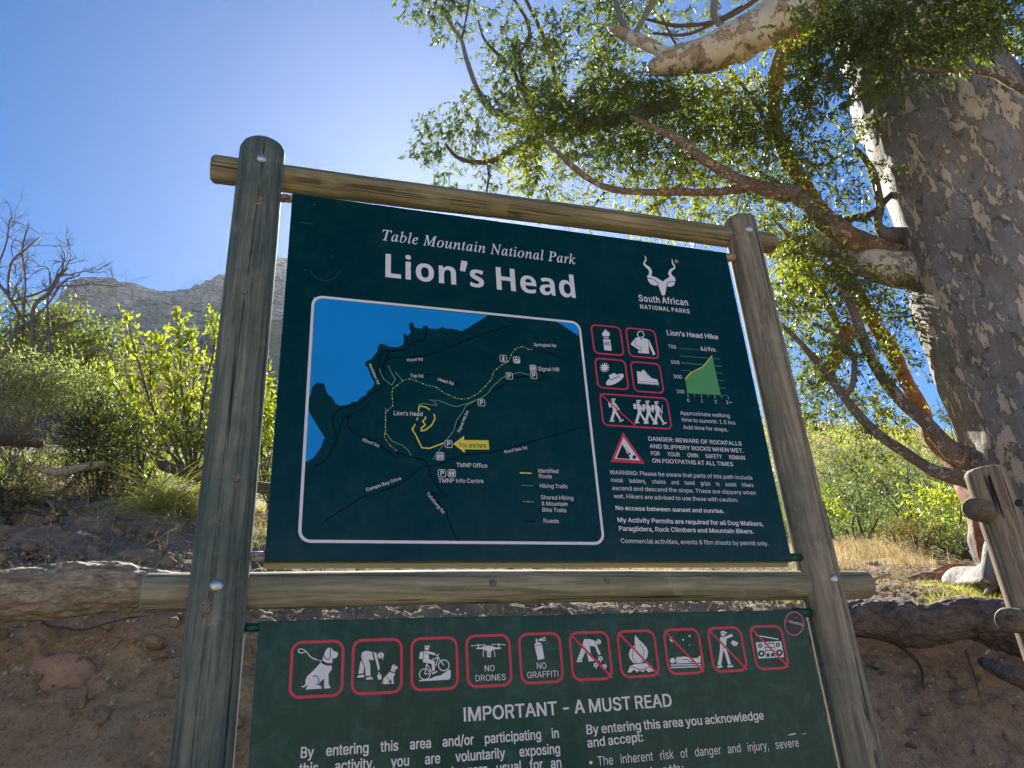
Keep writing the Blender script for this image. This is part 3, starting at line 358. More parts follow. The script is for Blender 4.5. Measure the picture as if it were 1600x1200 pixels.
# ------------------------------------------------------------------ flat print on the boards: everything lies on the plane y = 0 of the board faces
def PP(px, py):
    p = aty(px, py, 0.0); return np.array([p[0], p[2]])
class Art:
    """Coloured shapes given in the pixel grid of one detail of the photo (origin ox, oy, magnification m)."""
    def __init__(s, layer0=0.0006): s.V = []; s.F = []; s.M = []; s.y = layer0; s.tf = (0, 0, 1.0)
    def at(s, ox, oy, m): s.tf = (ox, oy, m); return s
    def q(s, x, y): return PP(s.tf[0] + x / s.tf[2], s.tf[1] + y / s.tf[2])
    def mpp(s, x, y): a = s.q(x, y); b = s.q(x + 1, y); c = s.q(x, y + 1); return .5 * (np.linalg.norm(b - a) + np.linalg.norm(c - a))
    def tri(s, pts2, faces, col):
        n = len(s.V); s.V += [(float(p[0]), -s.y, float(p[1])) for p in pts2]
        for f in faces:
            a, b, c = [pts2[i] for i in f[:3]]
            if (b[0] - a[0]) * (c[1] - a[1]) - (b[1] - a[1]) * (c[0] - a[0]) < 0: f = tuple(reversed(f))
            s.F.append(tuple(n + i for i in f)); s.M.append(col)
        s.y += 2e-6
    def poly(s, pts, col, raw=False):
        P = [p if raw else s.q(*p) for p in pts]; t = tessellate_polygon([[Vector((p[0], p[1], 0)) for p in P]])
        s.tri(P, t, col); s.y += 2e-5
    def disc(s, x, y, r, col, ry=None, ang=0, n=28):
        ry = ry or r; ca, sa = math.cos(ang), math.sin(ang)
        P = [s.q(x + r * math.cos(t) * ca - ry * math.sin(t) * sa, y + r * math.cos(t) * sa + ry * math.sin(t) * ca) for t in np.arange(n) * 2 * math.pi / n]
        s.tri(P, [(0, i, i + 1) for i in range(1, n - 1)], col); s.y += 2e-5
    def stroke(s, pts, w, col, closed=False, raw=False):
        P = [np.array(p if raw else s.q(*p)) for p in pts]; k = 1 if raw else s.mpp(*pts[0]); w = w * k * .5; n = len(P); L = []; R_ = []
        for i in range(n):
            a = P[i - 1] if (i > 0 or closed) else None; b = P[(i + 1) % n] if (i < n - 1 or closed) else None
            d1 = (P[i] - a) if a is not None else (b - P[i]); d2 = (b - P[i]) if b is not None else d1
            d1 = d1 / (np.linalg.norm(d1) + 1e-12); d2 = d2 / (np.linalg.norm(d2) + 1e-12); t = d1 + d2; t /= (np.linalg.norm(t) + 1e-12); nn = np.array([-t[1], t[0]])
            c = max(.45, nn @ np.array([-d1[1], d1[0]])); L.append(P[i] + nn * w / c); R_.append(P[i] - nn * w / c)
        V = L + R_; F = []
        for i in range(n if closed else n - 1):
            j = (i + 1) % n; F += [(i, j, n + j), (i, n + j, n + i)]
        s.tri(V, F, col); s.y += 2e-5
    def ring(s, x, y, r, w, col, n=28, ry=None):
        ry = ry or r; s.stroke([(x + r * math.cos(t), y + ry * math.sin(t)) for t in np.arange(n) * 2 * math.pi / n], w, col, True)
    def rrect(s, a, b, r, w, col, fill=None):    # a, b: corners (outer) in pixels, r and w in metres
        A = s.q(*a); B = s.q(*b); x0, x1 = A[0] + w / 2, B[0] - w / 2; z0, z1 = B[1] + w / 2, A[1] - w / 2; P = []
        for cx, cz, a0 in ((x1 - r, z1 - r, 0), (x0 + r, z1 - r, 90), (x0 + r, z0 + r, 180), (x1 - r, z0 + r, 270)):
            for t in range(0, 91, 15): P.append((cx + r * math.cos(math.radians(a0 + t)), cz + r * math.sin(math.radians(a0 + t))))
        if fill is not None: s.poly(P, fill, True)
        s.stroke(P, w, col, True, True)
    def text(s, t, a, b, cap, col, font='i', bold=0.0, just=False, cond=None, track=0.0):
        """baseline from a to b, cap height in detail pixels; just spreads the words instead of stretching the letters"""
        A = s.q(*a); B = s.q(*b); d = B - A; wid = np.linalg.norm(d); d /= wid; nrm = np.array([-d[1], d[0]])
        v = np.array([b[0] - a[0], b[1] - a[1]], float); v /= np.linalg.norm(v); up = (a[0] + v[1] * cap, a[1] - v[0] * cap)
        ht = np.linalg.norm(s.q(*up) - A); sy = ht / CAPH[font]
        def g(c):
            for f in (font, 'i', 'b', 's'):
                if f + c in GL: return GL[f + c]
            return (0.3, [])
        sp = .16 if font != 's' else .2; words_ = t.split(' ')
        ww = [sum(g(c)[0] + track for c in w) for w in words_]
        if just:
            sx = sy * (cond or .9); tot = sum(ww) * sx; sp = (wid - tot) / max(1, len(words_) - 1) / sx
        else: sx = wid / (sum(ww) + sp * (len(words_) - 1))
        x = 0.0; y0 = s.y
        for w in words_:
            for c in w:
                adv, gr = g(c)
                bb = bold if not (font == 'b' and 'b' + c not in GL) else .035
                for k, (ox, oy) in enumerate([(0, 0)] if not bb else [(-bb, -bb), (bb, bb), (-bb, bb), (bb, -bb), (0, 0)]):
                    for cs, tr in gr:
                        P = [A + d * ((x + p[0] + ox * .8) * sx) + nrm * ((p[1] + oy * .5) * sy) for c_ in cs for p in c_]
                        s.y = y0 + (k + 1) * 4e-5; s.tri(P, tr, col)
                s.y = y0
                x += adv + track
            x += sp
        s.y = y0 + 2.5e-4
    def obj(s, name, mats, parent, label=None, kind=None):
        me = bpy.data.meshes.new(name); me.from_pydata(s.V, [], s.F); ks = sorted(set(s.M)); 
        for m in ks: me.materials.append(mats[m])
        me.polygons.foreach_set('material_index', [ks.index(m) for m in s.M]); me.update()
        return put(name, me, None, parent, kind, label)

# ------------------------------------------------------------------ the ground: path, cut bank and slope as one sheet
_YL = [.85, 1.0, 1.08, 1.25, 1.5, 2.2, 3.0, 4, 8, 15, 30, 60, 120, 400]
_L = [0, 1.25, 1.62, 1.88, 2.08, 2.5, 2.8, 3.1, 4.5, 7.0, 12.5, 23, 40, 90]
_C = [0, 1.15, 1.55, 1.80, 1.95, 2.22, 2.5, 2.8, 4.2, 7.0, 13.5, 28, 38, 80]
_YR = [1.0, 1.2, 1.4, 1.6, 1.75, 2.2, 3.0, 4, 8, 15, 30, 60, 90, 400]
_Rr = [0, .95, 1.45, 1.72, 1.9, 2.08, 2.32, 2.62, 3.9, 6.7, 12.9, 28.4, 31, 55]
def G0(x, y):
    x = np.asarray(x, float); y = np.asarray(y, float)
    l = np.interp(y, _YL, _L); c = np.interp(y, _YL, _C); r = np.interp(y, _YR, _Rr)
    t1 = fade(np.clip((x + .9) / 1.8, 0, 1)); t2 = fade(np.clip((x - 1.2) / 1.7, 0, 1))
    back = np.interp(y, [-60, -26, -14, -5.5], [7.5, 5.5, 3.2, 0])      # unseen rise added behind the camera to bounce warm sunlight forward
    return (l * (1 - t1) + c * t1) * (1 - t2) + r * t2 + back
def G(x, y):
    x = np.atleast_1d(np.asarray(x, float)); y = np.atleast_1d(np.asarray(y, float)); wob = .10 * fbm(np.stack([x * 1.1, y * 0 + 3, y * 0], 1), 3)
    z = G0(x, y + wob * (y > .3)); a = np.clip((y - .6) / .6, 0.05, 1)
    q = np.stack([x, y, z], 1)
    z = z + a * (.05 * fbm(q * 1.7, 3) + .022 * fbm(q * 6.5 + 9, 3)) + np.clip((y - 5) / 20, 0, 1) * .8 * fbm(q * .12, 3)
    return z
def g1(x, y): return float(G(x, y)[0])
def hit_ground(px, py, tmax=90):
    r = ray(px, py); r = r / math.hypot(r[0], r[1]); ts = np.concatenate([np.arange(2.2, 6, .01), np.arange(6, tmax, .1)])
    P = CAMP + ts[:, None] * r; dz = P[:, 2] - G(P[:, 0], P[:, 1]); i = np.argmax(dz < 0)
    return P[i] if dz[i] < 0 else P[-1]

def seg(*a): return np.concatenate([np.linspace(p, q, n, endpoint=False) for p, q, n in a])
gx = seg((-120, -8, 30), (-8, -2.2, 40), (-2.2, 5.2, 330), (5.2, 12, 70), (12, 60, 70), (60, 200, 20))
gy = seg((-80, -8, 12), (-8, .7, 40), (.7, 1.75, 170), (1.75, 4.2, 110), (4.2, 12, 70), (12, 70, 90), (70, 400, 15))
GX, GY = np.meshgrid(gx, gy); zz = G(GX.ravel(), GY.ravel()); PV = np.stack([GX.ravel(), GY.ravel(), zz], 1)
near = (np.abs(PV[:, 0] - 1.5) < 5) & (PV[:, 1] > .6) & (PV[:, 1] < 5)
nr, nc = GX.shape; Z = zz.reshape(GX.shape)
nz_y = np.gradient(Z, axis=0) / np.gradient(GY, axis=0); nz_x = np.gradient(Z, axis=1) / np.gradient(GX, axis=1)
NN = unit(np.stack([-nz_x.ravel(), -nz_y.ravel(), np.ones(nr * nc)], 1))
q = PV[near]
lump = .034 * fbm(q * 5.5, 3) + .030 * fbm(q * 15, 4, .65) + .022 * np.clip(fbm(q * np.array([30, 30, 30]) + 5, 3), 0, 1) - .03 * np.clip(fbm(q * np.array([3, 3, 6]) + 31, 3) - .25, 0, 1) * 2
# burrow hole left of the post and hollows washed out under the brink and the right log
for (pa, pb, rr_, dd_) in ((235, 858, .035, .09), (30, 815, .10, .07), (200, 830, .07, .04), (1480, 1015, .16, .07), (1560, 1010, .14, .09), (1400, 1010, .10, .05), (1250, 905, .10, .05)):
    hc = hit_ground(pa, pb); lump = lump - dd_ * np.exp(-((q[:, 0] - hc[0]) ** 2 + (q[:, 1] - hc[1]) ** 2 * 3 + (q[:, 2] - hc[2]) ** 2 * 2.5) / rr_ ** 2 * 1.5)
PV[near] += NN[near] * (lump * np.clip((q[:, 1] - .6) / .4, 0, 1))[:, None]
ii = (np.arange(nr - 1)[:, None] * nc + np.arange(nc - 1)[None]).ravel()
GF = np.stack([ii, ii + 1, ii + nc + 1, ii + nc], 1)
gm = NT('soil'); v = gm.co(); big = gm.noise(v, 1.4, 5, .6, .4); mid = gm.noise(v, 9, 6, .65, .3); fin = gm.noise(v, 70, 5, .7); gr = gm.noise(v, 260, 3, .6)
c = gm.mix(gm.ramp(mid, [(.3, 0), (.7, 1)]), (.40, .275, .18), (.64, .475, .33)); c = gm.mix(gm.ramp(big, [(.42, 0), (.62, .8)]), c, (.54, .43, .31))
red = gm.noise(v, 4.3, 4, .6, 1.2); c = gm.mix(gm.ramp(red, [(.6, 0), (.72, .55)]), c, (.36, .20, .13))
dk = gm.noise(v, 3.1, 5, .65, .6); c = gm.mix(gm.ramp(dk, [(.3, .65), (.45, 0)]), c, (.15, .105, .08))
c = gm.mix(gm.ramp(fin, [(.3, .6), (.5, 0)]), c, (.11, .075, .055)); c = gm.mix(gm.ramp(gr, [(.62, 0), (.74, .7)]), c, (.52, .42, .33))
sx = gm.n('SeparateXYZ'); gm.l(gm.co(), sx.inputs[0]); yy = gm.math('ADD', sx.outputs[1], gm.math('MULTIPLY', gm.math('SUBTRACT', big, .5), 3.0))
gfar = gm.noise(v, .9, 7, .75, .5); gcol = gm.ramp(gfar, [(.3, (.12, .14, .06)), (.45, (.22, .23, .11)), (.58, (.33, .31, .18)), (.72, (.42, .37, .25))])
fy = gm.n('MapRange'); gm.l(yy, fy.inputs[0]); fy.inputs[1].default_value = 4.5; fy.inputs[2].default_value = 8.5; c = gm.mix(fy.outputs[0], c, gcol)
yb = gm.n('MapRange'); gm.l(sx.outputs[1], yb.inputs[0]); yb.inputs[1].default_value = .4; yb.inputs[2].default_value = -.6; c = gm.mix(gm.math('MULTIPLY', yb.outputs[0], .95), c, (.56, .47, .36))
gm.base(c); gm.rough(.95); gm.b.inputs['Specular IOR Level'].default_value = .15
b = gm.bump(mid, .7, .06); b = gm.bump(fin, 1.0, .03, b); gm.bump(gr, .9, .008, b)
SOIL = gm.m
put('ground', mesh_np('ground', PV, GF, True), SOIL, kind='structure')

# ------------------------------------------------------------------ the mountain: scree slope, cliff band with ledges and gullies, plateau
rid = [(-700, 420), (-300, 470), (-60, 560), (40, 505), (90, 470), (112, 447), (135, 439), (170, 441), (210, 443), (250, 452), (290, 449), (312, 441), (328, 436), (335, 430), (350, 427), (380, 414), (440, 402), (560, 395), (700, 450), (850, 600), (1000, 800), (1300, 1000), (2300, 1100)]
MY = 420.0
rp = np.array([aty(a, b_, MY)[[0, 2]] for a, b_ in rid]); rp = rp[np.argsort(rp[:, 0])]
mx = seg((-900, -230, 50), (-230, 40, 420), (40, 700, 90)); H = np.interp(mx, rp[:, 0], rp[:, 1])
H = H + 1.4 * fbm(np.stack([mx * .11, mx * 0, mx * 0 + 4], 1), 4) + 1.2 * (vnoise(np.stack([mx * .3, mx * 0, mx * 0 + 9], 1)) > .2)
prof = [(-240, -.77, .0), (-170, -.60, 0), (-90, -.40, 0), (-45, -.27, 0), (-22, -.205, .3), (-15, -.14, 1), (-10, -.085, 1), (-5, -.035, 1), (0, 0, .6), (14, .01, 0), (90, .02, 0), (400, -.2, 0)]
sp = np.concatenate([np.linspace(0, 4, 30, endpoint=False), np.linspace(4, 8, 130, endpoint=False), np.linspace(8, 11, 12)])
py_ = np.interp(sp, range(12), [p[0] for p in prof]); pz_ = np.interp(sp, range(12), [p[1] for p in prof]); pk = np.interp(sp, range(12), [p[2] for p in prof])
MX, SI = np.meshgrid(mx, np.arange(len(sp))); Yb = MY + py_[SI]; Zb = H[np.arange(len(mx))][None, :] * (1 + pz_[SI] * np.ones_like(MX)); Kk = pk[SI]
q = np.stack([MX.ravel(), Yb.ravel(), Zb.ravel()], 1)
led = vnoise(np.stack([q[:, 0] * .012, q[:, 0] * 0, q[:, 2] * .55 + .8 * vnoise(q * .04)], 1)); gul = fbm(np.stack([q[:, 0] * .22, q[:, 2] * .02, q[:, 2] * .03], 1), 4)
blk = fbm(q * np.array([.3, .3, .45]), 4, .6)
big_g = fbm(np.stack([q[:, 0] * .035, q[:, 0] * 0, q[:, 0] * 0 + 2], 1), 3)
off = Kk.ravel() * (2.2 * led + 4.0 * gul + 2.0 * blk) + 6 * big_g * np.clip(Kk.ravel() + .3, 0, 1)
MV = q.copy(); MV[:, 1] -= off; low = 1 - Kk.ravel(); MV[:, 2] += low * 1.6 * fbm(q * .09, 4) * (q[:, 1] < MY + 5)
nr2, nc2 = MX.shape; ii = (np.arange(nr2 - 1)[:, None] * nc2 + np.arange(nc2 - 1)[None]).ravel()
mm = NT('mountain_rock'); v = mm.co(); sz = mm.n('SeparateXYZ'); mm.l(v, sz.inputs[0])
strata = mm.noise(mm.co(.03, .03, .55), 1, 5, .6, .3); vert = mm.noise(mm.co(.28, .28, .045), 1, 6, .65, .4)
c = mm.ramp(vert, [(.32, (.17, .16, .15)), (.48, (.46, .43, .40)), (.66, (.74, .69, .62))]); c = mm.mix(mm.ramp(strata, [(.35, .7), (.5, 0)]), c, (.2, .185, .165))
rdm = mm.noise(mm.co(.05, .05, .03), 1, 3); c = mm.mix(mm.ramp(rdm, [(.6, 0), (.7, .5)]), c, (.40, .30, .24))
ge = mm.n('NewGeometry'); nzs = mm.n('SeparateXYZ'); mm.l(ge.outputs['Normal'], nzs.inputs[0]); scr = mm.noise(mm.co(), .16, 7, .7)
veg = mm.ramp(scr, [(.35, (.06, .07, .045)), (.55, (.11, .12, .075)), (.7, (.2, .19, .14))]); c = mm.mix(mm.ramp(nzs.outputs[2], [(.42, 0), (.58, 1)]), c, veg)
mm.base(c); mm.rough(.95); mm.b.inputs['Specular IOR Level'].default_value = .1; b = mm.bump(vert, .9, 2.0); mm.bump(strata, .8, 1.5, b)
put('mountain', mesh_np('mountain', MV, np.stack([ii, ii + 1, ii + nc2 + 1, ii + nc2], 1), False), mm.m, kind='structure')

# haze: air that pales the mountain towards the sun
HAZE = 0.000065
if HAZE > 0:
    x0, x1, y0, y1, z0, z1 = -905, 705, -90, 830, -30, 330
    hv = [(a, b_, c_) for a in (x0, x1) for b_ in (y0, y1) for c_ in (z0, z1)]
    hm = bpy.data.materials.new('haze'); hm.use_nodes = True; t = hm.node_tree; t.nodes.remove(t.nodes['Principled BSDF'])
    pv = t.nodes.new('ShaderNodeVolumePrincipled'); pv.inputs['Color'].default_value = (.93, .95, 1, 1); pv.inputs['Density'].default_value = HAZE; pv.inputs['Anisotropy'].default_value = .62
    t.links.new(pv.outputs[0], t.nodes['Material Output'].inputs['Volume'])
    me = bpy.data.meshes.new('haze'); me.from_pydata(hv, [], [(0, 1, 3, 2), (4, 6, 7, 5), (0, 4, 5, 1), (2, 3, 7, 6), (0, 2, 6, 4), (1, 5, 7, 3)]); me.update()
    put('haze', me, hm, kind='stuff')

# ------------------------------------------------------------------ the sign frame: two posts, two rails, bolts, brackets
WP = [(.075, .09, .07), (.23, .25, .19), (.06, .11, .10), (.38, .36, .29)]
WP2 = [(.15, .12, .08), (.42, .35, .24), (.17, .18, .13), (.52, .45, .33)]
WR = [(.17, .14, .075), (.36, .30, .17), (.20, .16, .07), (.42, .37, .26)]
WR2 = [(.17, .155, .10), (.40, .355, .24), (.21, .20, .125), (.48, .43, .32)]
metal = NT('zinc'); metal.base((.62, .61, .58)); metal.b.inputs['Metallic'].default_value = 1; metal.rough(.5); METAL = metal.m
k = NT('rusty_bracket'); f = k.noise(k.co(), 70, 5, .6, .5); k.base(k.ramp(f, [(.40, (.02, .022, .02)), (.47, (.30, .20, .11)), (.6, (.46, .33, .20))])); k.rough(.7); RUST = k.m
k = NT('chipped_bracket'); f = k.noise(k.co(), 60, 5, .6, .5); k.base(k.ramp(f, [(.44, (.02, .06, .045)), (.50, (.33, .32, .27)), (.7, (.42, .41, .35))])); k.rough(.6); CHIP = k.m
GREENP = flat('green_paint', (.006, .075, .052), .3)
k = NT('dark_opening'); k.base((.012, .012, .012)); DARK = k.m
k = NT('knot_wood'); v = k.co(); f = k.noise(v, 120, 4, .6, 2); k.base(k.ramp(f, [(.35, (.06, .04, .03)), (.5, (.21, .15, .115)), (.65, (.33, .25, .20))])); k.rough(.8); k.bump(f, .8, .004); KNOT = k.m

def post_mesh(name, x, y, z0, z1, r, chamfer=.012, seed=0, notch=()):
    n = 56; zs = list(np.arange(z0, z1 - chamfer, .022)) + [z1 - chamfer, z1 - chamfer * .45, z1 - chamfer * .1]
    V = []; a = np.arange(n) * 2 * math.pi / n
    for i, z in enumerate(zs):
        k_ = max(0, len(zs) - 1 - i); f = 1 - (0 if k_ > 2 else [.14, .06, 0][k_])
        q = np.stack([np.cos(a) * 2.2 + seed, np.sin(a) * 2.2, np.full(n, z * 1.3)], 1)
        rr = r * f * (1 + .022 * fbm(q, 3) + .010 * vnoise(np.stack([np.cos(a) * 7, np.sin(a) * 7, np.full(n, z * 1.0) + seed], 1)))
        V.append(np.stack([x + rr * np.cos(a), y + rr * np.sin(a), np.full(n, z)], 1))
    V = np.concatenate(V); F = []; m = len(zs)
    for i in range(m - 1):
        for j in range(n): F.append((i * n + j, i * n + (j + 1) % n, (i + 1) * n + (j + 1) % n, (i + 1) * n + j))
    g = Geo().add(np.vstack([V, [[x, y, z1]], [[x, y, z0]]]), F + [((m - 1) * n + j, (m - 1) * n + (j + 1) % n, m * n) for j in range(n)] + [((j + 1) % n, j, m * n + 1) for j in range(n)])
    return g.mesh(name)
def rail_mesh(name, p0, p1, r, chamfer=.008, seed=0, taper=0.0, n=48):
    p0 = np.array(p0, float); p1 = np.array(p1, float); L = np.linalg.norm(p1 - p0); T = (p1 - p0) / L
    ts = [0, .002, chamfer] + list(np.arange(.05, L - .05, .03)) + [L - chamfer, L - .002, L]
    fs = [.80, .86, 1] + [1] * (len(ts) - 6) + [1, .86, .80]
    rows = []
    for t, f in zip(ts, fs):
        wob = np.array([0, .003 * math.sin(t * 2.3 + seed), .003 * math.sin(t * 3.1 + seed * 2)])
        rows.append([*(p0 + T * t + wob), r * f * (1 + taper * (t / L - .5))])
    V, F = tube(np.array(rows), n, .03, 5, True, seed); return Geo().add(V, F).mesh(name)
def dome(c, r, h, axis=(0, -1, 0), n=20, m=6, rim=None):
    A = Vector(axis).normalized(); q = Vector((0, 0, 1)).rotation_difference(A).to_matrix(); V = []; F = []
    rings = [(r * 1.0, -.002)] + [(r * math.cos(t), h * math.sin(t)) for t in np.linspace(0, math.pi / 2 * .96, m)]
    for rr, hh in rings:
        for j in range(n): V.append(tuple(Vector(c) + q @ Vector((rr * math.cos(2 * math.pi * j / n), rr * math.sin(2 * math.pi * j / n), hh))))
    for i in range(len(rings) - 1):
        for j in range(n): F.append((i * n + j, i * n + (j + 1) % n, (i + 1) * n + (j + 1) % n, (i + 1) * n + j))
    F.append(tuple((len(rings) - 1) * n + j for j in range(n))); return V, F
FR = thing('sign_frame', (.6, 0, 0), 'weathered green treated round-pole frame holding the two green boards', 'sign frame')
ZP = 1.815                                   # bottom edge of the upper board... heights come from the photo
PL = dict(x=-.0775, y=.012, r=.0525); PR = dict(x=1.285, y=.022, r=.0485)
pl = put('post', post_mesh('post_left', PL['x'], PL['y'], -.2, 2.832, PL['r'], seed=1), wood('post_wood', 2, WP, 1.0, 1.3), FR, label='dark green stained left post with bolts and knots')
pr = put('post', post_mesh('post_right', PR['x'], PR['y'], -.2, 2.838, PR['r'], seed=5), wood('post_wood_grey', 2, WP2, 1.2, 4.1), FR, label='greyer right post with long drying cracks')
def railpt(px, py, y): return aty(px, py, y)
a = railpt(330, 261, .036); b_ = railpt(1207, 382, .036)
rt = put('rail', rail_mesh('rail_top', a, b_, .0325, seed=2, taper=-.1), wood('rail_wood_top', 0, WR, .8, 2.2), FR, label='top rail above the upper board')
a = railpt(222, 925, .036); b_ = railpt(1355, 912, .036)
rm = put('rail', rail_mesh('rail_mid', a, b_, .0345, seed=6, taper=-.05), wood('rail_wood_mid', 0, WR2, 1.0, 7.7), FR, label='middle rail between the two boards')
def surf(px, py, P, extra=0.0):              # point on the front of a round post
    y = P['y'] - P['r']
    for _ in range(6):
        p = aty(px, py, y); dx = min(abs(p[0] - P['x']), P['r'] * .99); y = P['y'] - math.sqrt(P['r'] ** 2 - dx ** 2)
    nx = (p[0] - P['x']) / P['r']; return p + np.array([nx, -math.sqrt(1 - nx * nx), 0]) * extra, (nx, -math.sqrt(1 - nx * nx), 0)
for px_, py_2, P, par, w in ((409, 247, PL, pl, 13.5), (338, 915, PL, pl, 18), (1170, 357, PR, pr, 11), (1303, 904, PR, pr, 12)):
    p, nn = surf(px_, py_2, P, .001); r = w * .5 * psize(p); V, F = dome(p, r, r * .45, nn); g = Geo().add(V, F)
    V, F = dome(p, r * 1.12, .0012, nn, m=2); g.add(V, F); put('bolt', g.mesh('bolt'), METAL, par)
def knot(px_, py_2, P, par, w, h, ring=True):
    p, nn = surf(px_, py_2, P, .0004); r = w * .5 * psize(p); A = Vector(nn).normalized(); X = Vector((-A.y, A.x, 0)); n = 18; V = []; F = []
    for k_, (f, d) in enumerate(((1.0, -.001), (.86, .0018), (.6, .0030), (.3, .0022), (.0001, .0030))):
        for j in range(n):
            t = 2 * math.pi * j / n; rr = r * f * (1 + .12 * math.sin(3 * t + px_) + .07 * math.sin(5 * t)); c_ = Vector(p) + X * rr * math.cos(t) + Vector((0, 0, 1)) * rr * math.sin(t) * h / w
            dx = (c_ - Vector(p)).dot(X); V.append(tuple(c_ + A * (d - dx * dx / (2 * P['r']))))
    for i in range(4):
        for j in range(n): F.append((i * n + j, i * n + (j + 1) % n, (i + 1) * n + (j + 1) % n, (i + 1) * n + j))
    put('knot', Geo().add(V, F).mesh('knot'), KNOT, par)
for a_ in ((406, 314, 18, 18), (383, 458, 9, 9), (358, 531, 8, 8), (322, 949, 19, 32), (369, 747, 13, 15), (400, 543, 6, 6)): knot(a_[0], a_[1], PL, pl, a_[2], a_[3])
for a_ in ((1252, 780, 11, 12), (1164, 420, 8, 9), (1250, 632, 9, 8)): knot(a_[0], a_[1], PR, pr, a_[2], a_[3])
RMD = dict(y=.036, r=.0345, z=float(aty(700, 924, .036)[2]))
for px_, py_2, w in ((770, 910, 12), (948, 906, 11), (1105, 899, 7)):
    p = aty(px_, py_2, .0045); V = []; n = 12
    dz = p[2] - RMD['z']; yy_ = RMD['y'] - math.sqrt(max(1e-6, RMD['r'] ** 2 - dz * dz)); nn = (0, (yy_ - RMD['y']) / RMD['r'], dz / RMD['r'])
    V, F = dome((p[0], yy_ - .0004, p[2]), w * .5 * psize(p), .0016, nn, m=3, n=14); put('knot', Geo().add(V, F).mesh('knot'), KNOT, rm)
def stub(pxa, pxb, py_a, py_b, w, mat, y=.012, ends=True):
    A_ = aty(pxa, py_a, y); B_ = aty(pxb, py_b, y); r = w * .5 * psize(A_); V, F = tube(np.array([[*A_, r], [*B_, r]]), 20); return put('bracket', Geo().add(V, F).mesh('bracket'), mat, FR)
stub(436, 470, 309, 312, 13, RUST); stub(384, 425, 869, 869, 15, CHIP); stub(372, 420, 981, 980, 14, GREENP)
stub(1120, 1147, 401, 403, 13, RUST); stub(1225, 1250, 871, 871, 13, GREENP); stub(1240, 1266, 957, 957, 14, GREENP)

# ------------------------------------------------------------------ the boards: thin folded sheet panels
def boardmat(name, c, c2, scratch=.25, spec=.34):
    k = NT(name); v = k.co(); f = k.noise(v, 2.6, 5, .6, .3); f2 = k.noise(k.co(1, 1, .25), 55, 4, .7); f3 = k.noise(v, 18, 6, .7, .6)
    cc = k.mix(k.ramp(f, [(.35, 0), (.7, 1)]), c, c2); cc = k.mix(k.ramp(f3, [(.48, 0), (.76, scratch)]), cc, (.09, .18, .16)); st = k.noise(k.co(1, 1, .12), 26, 5, .7); cc = k.mix(k.ramp(st, [(.5, 0), (.8, scratch * .6)]), cc, (.08, .16, .14)); sm = k.noise(v, 5, 3, .5, 1.0); cc = k.mix(k.ramp(sm, [(.62, 0), (.72, scratch * .8)]), cc, tuple(x * .5 for x in c)); k.base(cc)
    r = k.math('ADD', k.math('MULTIPLY', f, .22), k.math('MULTIPLY', f3, .18)); k.rough(r); k.b.inputs['Specular IOR Level'].default_value = spec
    b = k.bump(f, .12, .02); k.bump(f2, .04, .001, b); return k.m
BM1 = boardmat('board_green', (.0012, .024, .019), (.002, .032, .024), .06); BM2 = boardmat('board_green_faded', (.001, .042, .033), (.005, .068, .054), .38, .2)
k = NT('lit_board_edge'); k.base((.30, .29, .16)); k.rough(.6); EDGE = k.m  # yellowish light on the lower lip is put into this colour
def board_mesh(name, x0, x1, z0, z1, t=.018, rd=.0015):
    V = []; F = []; ring_ = []
    prof = [(0, -.0), (rd * .3, -.0), (rd, rd * .0)]
    def loop(ins, y): b = len(V); V.extend([(x0 + ins, y, z0 + ins), (x1 - ins, y, z0 + ins), (x1 - ins, y, z1 - ins), (x0 + ins, y, z1 - ins)]); return b
    L_ = [loop(rd, 0), loop(rd * .3, rd * .3), loop(0, rd), loop(0, t), loop(.004, t), loop(.004, t - .008)]
    for a_, b2 in zip(L_[:-1], L_[1:]):
        for j in range(4): F.append((a_ + j, b2 + j, b2 + (j + 1) % 4, a_ + (j + 1) % 4))
    F.append((0, 1, 2, 3)); e = L_[-1]; F.append((e + 3, e + 2, e + 1, e)); return Geo().add(V, F).mesh(name, False)
BL = PP(413, 877); TR = PP(1134.5, 394.5)
IB = thing('information_board', (.6, 0, BL[1]), 'large dark green upper board with map and Lion’s Head title', 'information board')
NB = thing('notice_board', (.6, 0, PP(800, 960)[1] - .6), 'faded green lower board with a row of red-framed pictograms', 'notice board')
x0b, x1b = 0.0, 1.2; z0b, z1b = float(BL[1]), float(PP(457, 301.5)[1])
put('panel', board_mesh('upper_panel', x0b, x1b, z0b, z1b), BM1, IB)
lz = float(PP(405, 971)[1]); put('panel', board_mesh('lower_panel', -.001, 1.202, lz - .85, lz), BM2, NB)
g = Geo(); V, F = [(x0b - .001, .0185, z0b - .010), (x1b + .001, .0185, z0b - .010), (x1b + .001, .0185, z0b + .03), (x0b - .001, .0185, z0b + .03), (x0b - .001, .0225, z0b - .010), (x1b + .001, .0225, z0b - .010), (x1b + .001, .0225, z0b + .03), (x0b - .001, .0225, z0b + .03)], [(0, 1, 2, 3), (7, 6, 5, 4), (0, 4, 5, 1), (1, 5, 6, 2), (2, 6, 7, 3), (3, 7, 4, 0)]
put('edge_strip', g.add(V, F).mesh('edge_strip', False), EDGE, IB)

